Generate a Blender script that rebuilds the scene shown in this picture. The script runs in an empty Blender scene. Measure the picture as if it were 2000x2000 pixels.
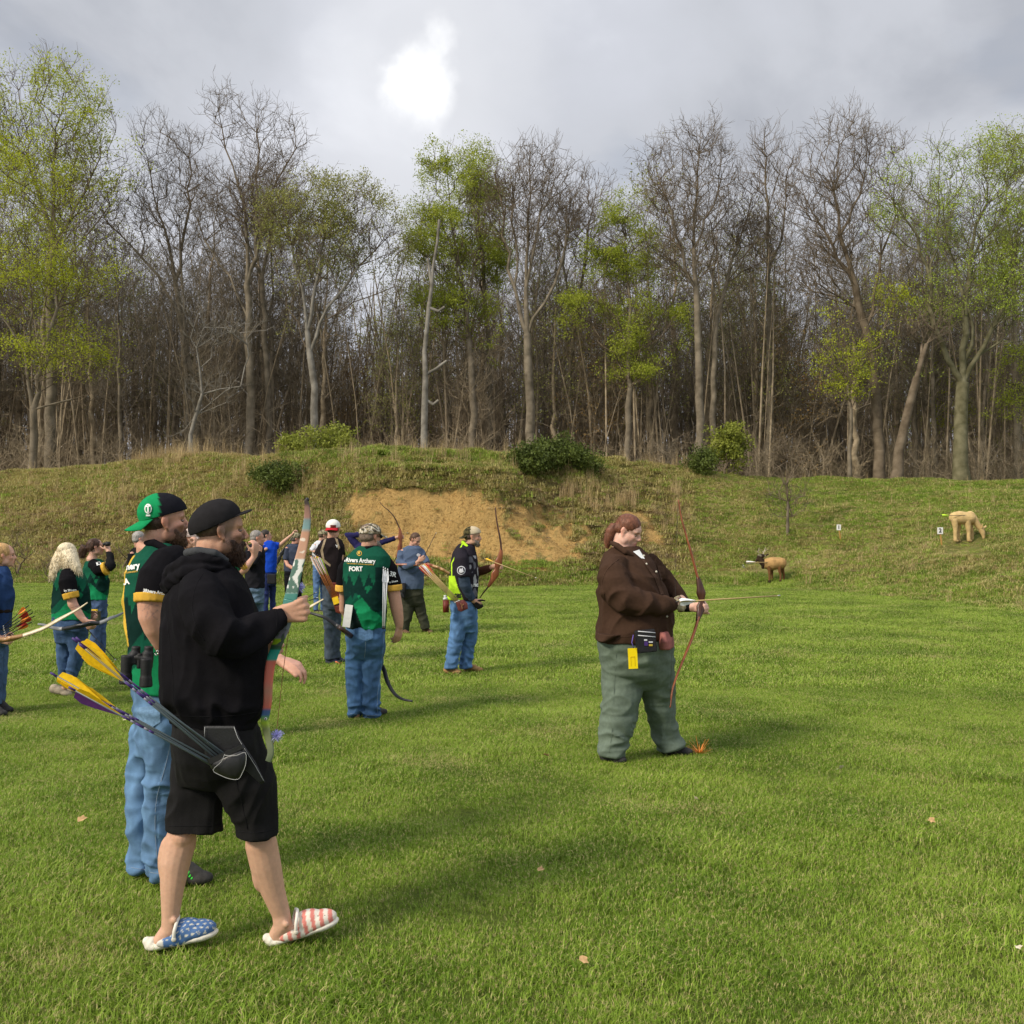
import bpy, bmesh, math, random
import numpy as np
from mathutils import Vector, Matrix, noise, geometry
from mathutils.bvhtree import BVHTree

scene = bpy.context.scene
COL = scene.collection
rng = np.random.default_rng(7)
random.seed(7)

# ------------------------------------------------------------------ camera
F, HZ, CH = 2000.0, 1045.0, 1.68          # focal length in photo pixels, horizon row, eye height
cam_d = bpy.data.cameras.new("camera")
cam = bpy.data.objects.new("camera", cam_d)
COL.objects.link(cam)
cam.location = (0, 0, CH)
cam.rotation_euler = (math.radians(90), 0, 0)
cam_d.sensor_width = 36.0
cam_d.lens = 36.0
cam_d.shift_y = 0.0225
cam_d.clip_end = 4000
scene.camera = cam

# ------------------------------------------------------------------ light
SUN_EL, SUN_AZ = math.radians(36), math.atan2(-0.80, -0.60)    # azimuth: x, y of the sun seen from above
scene.view_settings.view_transform = 'Standard'
scene.view_settings.look = 'None'
scene.view_settings.gamma = 1.0
scene.view_settings.exposure = 0.33

sun_d = bpy.data.lights.new("sun", 'SUN')
sun = bpy.data.objects.new("sun", sun_d)
COL.objects.link(sun)
sun_d.energy = 3.0
sun_d.angle = math.radians(13)
sun_d.color = (1.0, 0.90, 0.74)
sdir = Vector((math.cos(SUN_EL) * -0.80, math.cos(SUN_EL) * -0.60, math.sin(SUN_EL)))
sun.rotation_euler = sdir.to_track_quat('Z', 'Y').to_euler()

world = bpy.data.worlds.new("World")
scene.world = world
world.use_nodes = True
wn, wl = world.node_tree.nodes, world.node_tree.links
wn.clear()
def WN(t, **k):
    n = wn.new(t)
    for a, b in k.items(): setattr(n, a, b)
    return n
w_out = WN('ShaderNodeOutputWorld'); w_bg = WN('ShaderNodeBackground')
w_sky = WN('ShaderNodeTexSky', sky_type='NISHITA', sun_disc=False)
w_sky.sun_elevation = SUN_EL
w_sky.sun_rotation = math.atan2(-0.80, -0.60)
w_skym = WN('ShaderNodeVectorMath', operation='SCALE'); w_skym.inputs['Scale'].default_value = 0.10
wl.new(w_sky.outputs[0], w_skym.inputs[0])
w_tc = WN('ShaderNodeTexCoord')
w_sep = WN('ShaderNodeSeparateXYZ'); wl.new(w_tc.outputs['Generated'], w_sep.inputs[0])
w_zp = WN('ShaderNodeMath', operation='ADD'); wl.new(w_sep.outputs['Z'], w_zp.inputs[0]); w_zp.inputs[1].default_value = 0.22
w_zm = WN('ShaderNodeMath', operation='MAXIMUM'); wl.new(w_zp.outputs[0], w_zm.inputs[0]); w_zm.inputs[1].default_value = 0.08
w_dx = WN('ShaderNodeMath', operation='DIVIDE'); wl.new(w_sep.outputs['X'], w_dx.inputs[0]); wl.new(w_zm.outputs[0], w_dx.inputs[1])
w_dy = WN('ShaderNodeMath', operation='DIVIDE'); wl.new(w_sep.outputs['Y'], w_dy.inputs[0]); wl.new(w_zm.outputs[0], w_dy.inputs[1])
w_cmb = WN('ShaderNodeCombineXYZ'); wl.new(w_dx.outputs[0], w_cmb.inputs[0]); wl.new(w_dy.outputs[0], w_cmb.inputs[1])
w_n1 = WN('ShaderNodeTexNoise'); wl.new(w_cmb.outputs[0], w_n1.inputs['Vector'])
w_n1.inputs['Scale'].default_value = 1.25; w_n1.inputs['Detail'].default_value = 7; w_n1.inputs['Roughness'].default_value = 0.52
w_n1.inputs['Distortion'].default_value = 0.35
w_r1 = WN('ShaderNodeValToRGB'); wl.new(w_n1.outputs['Fac'], w_r1.inputs[0])
e = w_r1.color_ramp.elements
e[0].position = 0.38; e[0].color = (0.43, 0.45, 0.50, 1)
e[1].position = 0.63; e[1].color = (0.78, 0.80, 0.86, 1)
x = e.new(0.46); x.color = (0.54, 0.56, 0.61, 1)
x = e.new(0.54); x.color = (0.60, 0.62, 0.68, 1)
# a few thin blue gaps
w_n2 = WN('ShaderNodeTexNoise'); wl.new(w_cmb.outputs[0], w_n2.inputs['Vector'])
w_n2.inputs['Scale'].default_value = 1.7; w_n2.inputs['Detail'].default_value = 5
w_m2 = WN('ShaderNodeMapRange'); wl.new(w_n2.outputs['Fac'], w_m2.inputs[0])
w_m2.inputs[1].default_value = 0.56; w_m2.inputs[2].default_value = 0.75; w_m2.inputs[3].default_value = 0.0; w_m2.inputs[4].default_value = 0.45
w_mix = WN('ShaderNodeMixRGB'); wl.new(w_m2.outputs[0], w_mix.inputs[0]); wl.new(w_r1.outputs[0], w_mix.inputs[1]); wl.new(w_skym.outputs[0], w_mix.inputs[2])
# brighter towards the horizon
w_hz = WN('ShaderNodeMapRange'); wl.new(w_sep.outputs['Z'], w_hz.inputs[0])
w_hz.inputs[1].default_value = 0.30; w_hz.inputs[2].default_value = 0.08; w_hz.inputs[3].default_value = 0.0; w_hz.inputs[4].default_value = 0.65
w_mx2 = WN('ShaderNodeMixRGB'); wl.new(w_hz.outputs[0], w_mx2.inputs[0]); wl.new(w_mix.outputs[0], w_mx2.inputs[1]); w_mx2.inputs[2].default_value = (0.80, 0.83, 0.92, 1)
# the thin place in the cloud where the light comes through
bd = Vector((-0.095, 1.0, 0.452)).normalized()
w_nrm = WN('ShaderNodeVectorMath', operation='NORMALIZE'); wl.new(w_tc.outputs['Generated'], w_nrm.inputs[0])
w_n3 = WN('ShaderNodeTexNoise'); wl.new(w_nrm.outputs[0], w_n3.inputs['Vector']); w_n3.inputs['Scale'].default_value = 5.5; w_n3.inputs['Detail'].default_value = 6
w_s3 = WN('ShaderNodeVectorMath', operation='SUBTRACT'); wl.new(w_n3.outputs['Color'], w_s3.inputs[0]); w_s3.inputs[1].default_value = (0.5, 0.5, 0.5)
w_k3 = WN('ShaderNodeVectorMath', operation='SCALE'); wl.new(w_s3.outputs[0], w_k3.inputs[0]); w_k3.inputs['Scale'].default_value = 0.22
w_a3 = WN('ShaderNodeVectorMath', operation='ADD'); wl.new(w_nrm.outputs[0], w_a3.inputs[0]); wl.new(w_k3.outputs[0], w_a3.inputs[1])
w_st = WN('ShaderNodeVectorMath', operation='MULTIPLY'); wl.new(w_a3.outputs[0], w_st.inputs[0]); w_st.inputs[1].default_value = (1.7, 1.0, 0.85)
w_ds = WN('ShaderNodeVectorMath', operation='DISTANCE'); wl.new(w_st.outputs[0], w_ds.inputs[0]); w_ds.inputs[1].default_value = (bd.x * 1.7, bd.y, bd.z * 0.85)
w_mb = WN('ShaderNodeMapRange', interpolation_type='SMOOTHSTEP'); wl.new(w_ds.outputs['Value'], w_mb.inputs[0])
w_mb.inputs[1].default_value = 0.055; w_mb.inputs[2].default_value = -0.008; w_mb.inputs[3].default_value = 0.0; w_mb.inputs[4].default_value = 1.0
w_mc = WN('ShaderNodeMapRange', interpolation_type='SMOOTHSTEP'); wl.new(w_ds.outputs['Value'], w_mc.inputs[0])
w_mc.inputs[1].default_value = 0.26; w_mc.inputs[2].default_value = 0.04; w_mc.inputs[3].default_value = 0.0; w_mc.inputs[4].default_value = 0.45
w_mx4 = WN('ShaderNodeMixRGB'); wl.new(w_mc.outputs[0], w_mx4.inputs[0]); wl.new(w_mx2.outputs[0], w_mx4.inputs[1]); w_mx4.inputs[2].default_value = (0.84, 0.85, 0.88, 1)
w_mx3 = WN('ShaderNodeMixRGB'); wl.new(w_mb.outputs[0], w_mx3.inputs[0]); wl.new(w_mx4.outputs[0], w_mx3.inputs[1]); w_mx3.inputs[2].default_value = (1.5, 1.5, 1.48, 1)
# an overcast sky is brightest overhead
w_ov = WN('ShaderNodeMapRange', interpolation_type='SMOOTHSTEP'); wl.new(w_sep.outputs['Z'], w_ov.inputs[0])
w_ov.inputs[1].default_value = 0.45; w_ov.inputs[2].default_value = 0.95; w_ov.inputs[3].default_value = 1.0; w_ov.inputs[4].default_value = 1.9
w_sc = WN('ShaderNodeVectorMath', operation='SCALE'); wl.new(w_mx3.outputs[0], w_sc.inputs[0]); wl.new(w_ov.outputs[0], w_sc.inputs['Scale'])
wl.new(w_sc.outputs[0], w_bg.inputs[0]); w_bg.inputs[1].default_value = 0.88
wl.new(w_bg.outputs[0], w_out.inputs[0])

scene.cycles.use_denoising = True
scene.cycles.max_bounces = 5
scene.cycles.diffuse_bounces = 3
scene.cycles.glossy_bounces = 2
scene.cycles.transparent_max_bounces = 4

# ------------------------------------------------------------------ helpers
def P(px, py, Y):
    return Vector(((px - 1000) * Y / F, Y, CH - (py - HZ) * Y / F))

def mat(name, col, rough=0.85, spec=0.3, noise_amt=0.0, scale=8.0, bump=0.0, bscale=None, col2=None, metal=0.0, sheen=0.0, sss=0.0, stretch=None, detail=5):
    m = bpy.data.materials.new(name); m.use_nodes = True
    nt = m.node_tree; n, l = nt.nodes, nt.links
    b = n['Principled BSDF']
    b.inputs['Base Color'].default_value = (*col, 1)
    b.inputs['Roughness'].default_value = rough
    b.inputs['Specular IOR Level'].default_value = spec
    b.inputs['Metallic'].default_value = metal
    if sheen: b.inputs['Sheen Weight'].default_value = sheen
    if sss:
        b.inputs['Subsurface Weight'].default_value = sss
        b.inputs['Subsurface Radius'].default_value = (0.012, 0.005, 0.003)
        b.inputs['Subsurface Scale'].default_value = 1.0
    tc = n.new('ShaderNodeTexCoord')
    vec = tc.outputs['Object']
    if stretch:
        mp = n.new('ShaderNodeMapping'); mp.inputs['Scale'].default_value = stretch
        l.new(vec, mp.inputs[0]); vec = mp.outputs[0]
    if noise_amt or col2:
        t = n.new('ShaderNodeTexNoise'); t.inputs['Scale'].default_value = scale; t.inputs['Detail'].default_value = detail
        l.new(vec, t.inputs['Vector'])
        r = n.new('ShaderNodeValToRGB'); l.new(t.outputs['Fac'], r.inputs[0])
        c2 = col2 if col2 else tuple(min(1, c * (1 + noise_amt)) for c in col)
        c1 = col if col2 else tuple(c * (1 - noise_amt) for c in col)
        r.color_ramp.elements[0].position = 0.35; r.color_ramp.elements[0].color = (*c1, 1)
        r.color_ramp.elements[1].position = 0.65; r.color_ramp.elements[1].color = (*c2, 1)
        l.new(r.outputs[0], b.inputs['Base Color'])
    if bump:
        t2 = n.new('ShaderNodeTexNoise'); t2.inputs['Scale'].default_value = bscale or scale * 3; t2.inputs['Detail'].default_value = 6
        l.new(vec, t2.inputs['Vector'])
        bp = n.new('ShaderNodeBump'); bp.inputs['Strength'].default_value = bump; bp.inputs['Distance'].default_value = 0.01
        l.new(t2.outputs['Fac'], bp.inputs['Height']); l.new(bp.outputs[0], b.inputs['Normal'])
    return m

def tag(o, label=None, cat=None, group=None, kind=None):
    if label: o['label'] = label
    if cat: o['category'] = cat
    if group: o['group'] = group
    if kind: o['kind'] = kind
    return o

def link(name, me, mats=(), parent=None, smooth=True):
    o = bpy.data.objects.new(name, me); COL.objects.link(o)
    for m in (mats if isinstance(mats, (list, tuple)) else [mats]):
        if m and m.name not in [x.name for x in me.materials if x]: me.materials.append(m)
    if smooth and len(me.polygons):
        me.polygons.foreach_set('use_smooth', [True] * len(me.polygons))
    if parent is not None: o.parent = parent
    return o

def empty(name, loc=(0, 0, 0)):
    o = bpy.data.objects.new(name, None); COL.objects.link(o); o.location = loc
    o.empty_display_size = 0.1
    return o

def np_mesh(name, V, faces_flat, sizes, mat_idx=None):
    """mesh from a vertex array, flat loop indices and face sizes"""
    me = bpy.data.meshes.new(name)
    V = np.asarray(V, dtype=np.float32); faces_flat = np.asarray(faces_flat, dtype=np.int32); sizes = np.asarray(sizes, dtype=np.int32)
    me.vertices.add(len(V)); me.vertices.foreach_set('co', V.ravel())
    me.loops.add(len(faces_flat)); me.loops.foreach_set('vertex_index', faces_flat)
    me.polygons.add(len(sizes))
    starts = np.concatenate([[0], np.cumsum(sizes)[:-1]]).astype(np.int32)
    me.polygons.foreach_set('loop_start', starts)
    if mat_idx is not None: me.polygons.foreach_set('material_index', np.asarray(mat_idx, dtype=np.int32))
    me.update(calc_edges=True)
    return me

def smooth01(a, b, t):
    t = np.clip((t - a) / (b - a), 0, 1); return t * t * (3 - 2 * t)
# ------------------------------------------------------------------ ground
PXS   = [-1400, -400,  0,  150, 300, 400, 500, 600, 900, 1150, 1250, 1400, 1500, 1700, 2000, 2600, 3600]
CREST = [925,    930,  924, 915, 897, 888, 892, 885, 888, 900,  908,  922,  934,  941,  943,  945, 945]
BX = [-1400, -400, 0, 300, 600, 1000, 1400, 1600, 1800, 2000, 2300, 3600]
BY = [36, 36, 35, 34.5, 33, 33, 34, 31, 26.5, 22.5, 19, 16]
CX = [-1400, -400, 0, 400, 700, 1000, 1300, 1600, 2000, 2400, 3600]
CY = [50, 48, 46, 43, 39, 40, 45, 49, 44, 40, 36]

def ground_np(x, y):
    Ys = np.maximum(y, 8.0)
    px = 1000 + F * x / Ys
    yb = np.interp(px, BX, BY); yc = np.interp(px, CX, CY); cp = np.interp(px, PXS, CREST)
    hc = CH + (HZ - cp) * yc / F
    t = (y - yb) / (yc - yb)
    tt = np.clip(t, 0, 1)
    soft = tt * tt * (3 - 2 * tt)
    prof = 0.45 * soft + 0.55 * tt ** 1.05
    # the dug-out bank is steeper
    scarp = smooth01(640, 720, px) * (1 - smooth01(960, 1080, px))
    cut = 0.12 * smooth01(0.0, 0.2, tt) + 0.73 * smooth01(0.18, 0.66, tt) + 0.15 * smooth01(0.7, 1.0, tt)
    prof = prof * (1 - scarp) + cut * scarp
    z = hc * prof
    beyond = np.clip(y - yc, 0, None)
    z = z - np.minimum(beyond * 0.05, np.maximum(hc - 4.0, 0) * 1.0) 
    return np.where(t < 0, 0.0, z)

def gnoise(x, y):
    """unevenness of the bank, in metres"""
    px = 1000 + F * x / max(y, 8.0)
    yb = float(np.interp(px, BX, BY))
    k = min(max((y - yb + 0.8) / 3.0, 0), 1)
    n = noise.fractal(Vector((x * 0.35, y * 0.35, 3.1)), 1.0, 2.0, 4)
    n2 = noise.fractal(Vector((x * 1.5, y * 1.5, 7.7)), 0.9, 2.0, 3)
    dig = 0.0
    if 620 < px < 1330 and k > 0:
        e_ = min(1, (px - 620) / 60, (1330 - px) / 60)
        dig = e_ * (-.50 * abs(noise.noise(Vector((x * .9, y * 1.5, 1.7)))) - .30 * abs(noise.noise(Vector((x * 2.6, y * 3.4, 5.7)))) + .22)
    return k * (0.22 * n + 0.07 * n2 + dig) + 0.012 * noise.noise(Vector((x * .8, y * .8, 0)))

def ground(x, y):
    return float(ground_np(np.array([x]), np.array([y]))[0]) + gnoise(x, y)

def hit(px, py, y0=10.0, y1=70.0):
    """the point of the ground seen at a photo pixel"""
    Y = y0
    while Y < y1:
        p = P(px, py, Y)
        if ground(p.x, p.y) >= p.z: return p
        Y += 0.08
    return P(px, py, y1)

us = np.concatenate([np.linspace(-2.6, -0.62, 40)[:-1], np.linspace(-0.62, 0.62, 420), np.linspace(0.62, 2.6, 40)[1:]])
Ysr = np.concatenate([np.linspace(-30, 3, 20)[:-1], np.linspace(3, 19, 70)[:-1], np.linspace(19, 56, 300)[:-1], 56 * np.geomspace(1, 25, 30)])
UU, YY = np.meshgrid(us, Ysr)
XX = UU * np.maximum(YY, 8.0)
ZZ = ground_np(XX, YY)
ZN = np.array([gnoise(a, b) for a, b in zip(XX.ravel(), YY.ravel())]).reshape(ZZ.shape)
ZZ = ZZ + ZN
nr, nc = ZZ.shape
V = np.stack([XX.ravel(), YY.ravel(), ZZ.ravel()], 1)
ii = np.arange(nr * nc).reshape(nr, nc)
Fq = np.stack([ii[:-1, :-1], ii[:-1, 1:], ii[1:, 1:], ii[1:, :-1]], -1).reshape(-1, 4)
g_me = np_mesh("ground", V, Fq.ravel(), np.full(len(Fq), 4))

def fbm(x, y, s, o=0.0, oc=4):
    return noise.fractal(Vector((x * s + o, y * s - o, o)), 1.0, 2.0, oc)

SANDB = [(745, 985, 75, 38, 1.25), (820, 1010, 110, 62, 1.4), (900, 1040, 100, 75, 1.4), (800, 1070, 110, 50, 1.1), (960, 1060, 90, 60, 1.1),
         (1040, 1020, 90, 42, .85), (1080, 1070, 90, 40, .95), (1130, 1040, 70, 45, .85), (1250, 1010, 50, 26, .7), (1000, 1100, 110, 28, .85), (1275, 1045, 28, 30, .95), (1200, 1060, 50, 26, .55),
         (430, 930, 28, 26, .5), (1180, 1090, 50, 18, .5)]
def masks(x, y, z):
    """sand, straw, fresh green and brown litter, 0..1 each, at a point of the ground"""
    Yq = max(y, 8.0)
    px = 1000 + F * x / Yq
    py = HZ - (z - CH) * F / Yq
    yb = float(np.interp(px, BX, BY))
    n1 = fbm(x, y, 0.5, 11); n2 = fbm(x, y, 1.9, 23, 5)
    if y < yb - 0.3:
        dry = max(0.0, min(1.0, 0.25 + 0.9 * n1 + 0.3 * n2 - 0.2))
        edge = max(0.0, 1 - (yb - y) / 2.5)
        return 0.0, 0.35 * dry + 0.3 * edge, 0.75, 0.1 * edge
    s = 0.0
    for cx, cy, rx, ry, w in SANDB:
        d = ((px - cx) / rx) ** 2 + ((py - cy) / ry) ** 2
        if d < 4: s = max(s, w * math.exp(-d * 0.9))
    s = s + 0.42 * n2 + 0.26 * n1 + .30 * fbm(x, y, 4.5, 31, 3) - 0.50
    s = max(0.0, min(1.0, s * 5))
    if py < float(np.interp(px, [600, 700, 800, 900, 1000, 1100, 1300], [990, 958, 948, 958, 968, 985, 980])) and px > 560: s *= 0.15
    cp = float(np.interp(px, PXS, CREST))
    rel = (py - cp) / 200.0
    straw = 0.45 + 0.7 * n1 + 0.35 * n2
    if px < 620: straw += 0.22 * math.exp(-((px - 480) / 150) ** 2) + (0.2 if py > 1000 else 0)
    if 980 < px < 1330: straw += 0.2
    if px > 1400: straw -= 0.12 - 0.10 * math.sin(px * .012)
    green = 0.16
    if 560 < px < 1130: green = max(green, 1.1 - 6.0 * rel)
    if px > 1500: green = max(green, 0.95 - 1.2 * rel + 0.5 * n1)
    if py > 1130 - 12: green = max(green, 0.7)
    brown = 0.0
    if px < 600: brown = (0.45 + 0.5 * n2) * float(smooth01(950, 1010, py)) * float(1 - smooth01(380, 560, px))
    if 560 < px < 1400: brown = max(brown, (0.45 + 0.6 * n2) * float(smooth01(925, 975, py)) * float(smooth01(600, 680, px)) * float(1 - smooth01(1270, 1370, px)))
    cl = lambda v: max(0.0, min(1.0, v))
    straw = cl(straw - 0.5 * max(0, green - .3)); green = cl(green); brown = cl(brown)
    if y > 56: brown = 1.0; green *= .3
    return s, straw, green, brown
MK = np.array([masks(*v) for v in V], dtype=np.float32)
col = np.ones((len(V), 4), dtype=np.float32); col[:, 0] = MK[:, 0]; col[:, 1] = MK[:, 1]; col[:, 2] = MK[:, 2]; col[:, 3] = MK[:, 3]
ca = g_me.color_attributes.new("mask", 'FLOAT_COLOR', 'POINT'); ca.data.foreach_set('color', col.ravel())

gm = bpy.data.materials.new("ground"); gm.use_nodes = True
n, l = gm.node_tree.nodes, gm.node_tree.links
b = n['Principled BSDF']; b.inputs['Roughness'].default_value = 0.95; b.inputs['Specular IOR Level'].default_value = 0.1
att = n.new('ShaderNodeVertexColor'); att.layer_name = "mask"
sp = n.new('ShaderNodeSeparateColor'); l.new(att.outputs['Color'], sp.inputs[0])
geo = n.new('ShaderNodeNewGeometry')
def nz(scale, det=6, rough=0.6):
    t = n.new('ShaderNodeTexNoise'); t.inputs['Scale'].default_value = scale; t.inputs['Detail'].default_value = det; t.inputs['Roughness'].default_value = rough
    l.new(geo.outputs['Position'], t.inputs['Vector']); return t
def rp(src, c1, c2, p1=.35, p2=.65):
    r = n.new('ShaderNodeValToRGB'); l.new(src, r.inputs[0])
    r.color_ramp.elements[0].position = p1; r.color_ramp.elements[0].color = (*c1, 1)
    r.color_ramp.elements[1].position = p2; r.color_ramp.elements[1].color = (*c2, 1); return r
def mx(f, a, bb):
    m = n.new('ShaderNodeMixRGB')
    if isinstance(f, float): m.inputs[0].default_value = f
    else: l.new(f, m.inputs[0])
    l.new(a, m.inputs[1]); l.new(bb, m.inputs[2]); return m
t1 = nz(6.0); t2 = nz(26.0, 5); t3 = nz(2.2, 6)
soil = rp(t1.outputs['Fac'], (0.16, 0.15, 0.045), (0.26, 0.235, 0.080))
grn = rp(t2.outputs['Fac'], (0.085, 0.15, 0.014), (0.17, 0.25, 0.030))
olv = rp(t1.outputs['Fac'], (0.29, 0.25, 0.085), (0.45, 0.38, 0.16))
brn = rp(t2.outputs['Fac'], (0.11, 0.08, 0.04), (0.27, 0.195, 0.10))
snd = rp(t3.outputs['Fac'], (0.50, 0.285, 0.085), (0.66, 0.43, 0.155), .3, .7)
t4 = nz(9.0, 8, .75)
snd2 = rp(t4.outputs['Fac'], (0.20, 0.11, 0.04), (0.64, 0.42, 0.16), .38, .50)
m1 = mx(sp.outputs['Green'], soil.outputs[0], olv.outputs[0])
m2 = mx(sp.outputs['Blue'], m1.outputs[0], grn.outputs[0])
m3 = mx(att.outputs['Alpha'], m2.outputs[0], brn.outputs[0])
sm = mx(0.62, snd.outputs[0], snd2.outputs[0])
m4 = mx(sp.outputs['Red'], m3.outputs[0], sm.outputs[0])
l.new(m4.outputs[0], b.inputs['Base Color'])
bp = n.new('ShaderNodeBump'); bp.inputs['Strength'].default_value = 0.9; bp.inputs['Distance'].default_value = 0.16
hsum = n.new('ShaderNodeMath'); hsum.operation = 'ADD'; l.new(t1.outputs['Fac'], hsum.inputs[0]); l.new(t2.outputs['Fac'], hsum.inputs[1])
hs2 = n.new('ShaderNodeMath'); hs2.operation = 'MULTIPLY_ADD'; l.new(t4.outputs['Fac'], hs2.inputs[0]); hs2.inputs[1].default_value = 1.2; l.new(hsum.outputs[0], hs2.inputs[2]); l.new(hs2.outputs[0], bp.inputs['Height']); l.new(bp.outputs[0], b.inputs['Normal'])
ground_o = link("ground", g_me, gm); tag(ground_o, kind='structure')

# ------------------------------------------------------------------ instanced ground cover
def scatter(name, pts, scales, rots, idx, protos, tilts=None):
    me = bpy.data.meshes.new(name); me.vertices.add(len(pts)); me.vertices.foreach_set('co', np.asarray(pts, dtype=np.float32).ravel())
    for an, ty, dat in (('sc', 'FLOAT', scales), ('rz', 'FLOAT', rots), ('ix', 'INT', idx)):
        a = me.attributes.new(an, ty, 'POINT'); a.data.foreach_set('value', np.asarray(dat))
    me.update()
    o = bpy.data.objects.new(name, me); COL.objects.link(o)
    pc = bpy.data.collections.new(name + "_kinds")
    for k, p in enumerate(protos):
        p.name = "kind_%02d_" % k + p.name      # the collection hands them out in name order
        pc.objects.link(p)
    ng = bpy.data.node_groups.new(name, 'GeometryNodeTree')
    ng.interface.new_socket('Geometry', in_out='INPUT', socket_type='NodeSocketGeometry')
    ng.interface.new_socket('Geometry', in_out='OUTPUT', socket_type='NodeSocketGeometry')
    N, L = ng.nodes, ng.links
    gi = N.new('NodeGroupInput'); go = N.new('NodeGroupOutput')
    mp = N.new('GeometryNodeMeshToPoints'); L.new(gi.outputs[0], mp.inputs[0])
    ip = N.new('GeometryNodeInstanceOnPoints'); L.new(mp.outputs[0], ip.inputs['Points'])
    ci = N.new('GeometryNodeCollectionInfo'); ci.inputs['Collection'].default_value = pc; ci.inputs['Separate Children'].default_value = True; ci.inputs['Reset Children'].default_value = True
    L.new(ci.outputs[0], ip.inputs['Instance']); ip.inputs['Pick Instance'].default_value = True
    def at(nm, ty):
        a = N.new('GeometryNodeInputNamedAttribute'); a.data_type = ty; a.inputs[0].default_value = nm; return a.outputs[0]
    L.new(at('ix', 'INT'), ip.inputs['Instance Index'])
    cx = N.new('ShaderNodeCombineXYZ'); L.new(at('rz', 'FLOAT'), cx.inputs[2])
    L.new(cx.outputs[0], ip.inputs['Rotation'])
    cs = N.new('ShaderNodeCombineXYZ'); sa = at('sc', 'FLOAT')
    for k in range(3): L.new(sa, cs.inputs[k])
    L.new(cs.outputs[0], ip.inputs['Scale'])
    L.new(ip.outputs[0], go.inputs[0])
    md = o.modifiers.new("scatter", 'NODES'); md.node_group = ng
    return o

def blades_mesh(name, n, rad, h, w, bend, seed, hv=0.45, m=None, lean=0.35):
    r = np.random.default_rng(seed)
    a = r.uniform(0, 2 * np.pi, n); d = rad * np.sqrt(r.uniform(0, 1, n))
    x0, y0 = d * np.cos(a), d * np.sin(a)
    hh = h * r.uniform(1 - hv, 1 + hv, n); ww = w * r.uniform(.7, 1.3, n)
    th = r.uniform(0, 2 * np.pi, n); bl = bend * hh * r.uniform(.2, 1.2, n)
    dx, dy = np.cos(th), np.sin(th); sx, sy = -dy, dx
    # face the flat side in a random way
    V = np.zeros((n, 5, 3))
    for k, (t, wf) in enumerate(((0, 1.0), (0.55, 0.8))):
        cx = x0 + dx * bl * t * t; cy = y0 + dy * bl * t * t; cz = hh * t
        V[:, 2 * k] = np.stack([cx - sx * ww * wf / 2, cy - sy * ww * wf / 2, cz], 1)
        V[:, 2 * k + 1] = np.stack([cx + sx * ww * wf / 2, cy + sy * ww * wf / 2, cz], 1)
    V[:, 4] = np.stack([x0 + dx * bl, y0 + dy * bl, hh * (1 - 0.25 * bend)], 1)
    V = V.reshape(-1, 3); V[:, 2] -= 0.01
    base = np.arange(n)[:, None] * 5
    q = base + np.array([0, 1, 3, 2]); t = base + np.array([2, 3, 4])
    flat = np.concatenate([q, t], 1).ravel(); sizes = np.tile([4, 3], n)
    me = np_mesh(name, V, flat, sizes)
    o = bpy.data.objects.new(name, me); me.materials.append(m)
    me.polygons.foreach_set('use_smooth', [True] * len(me.polygons))
    return o

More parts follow.
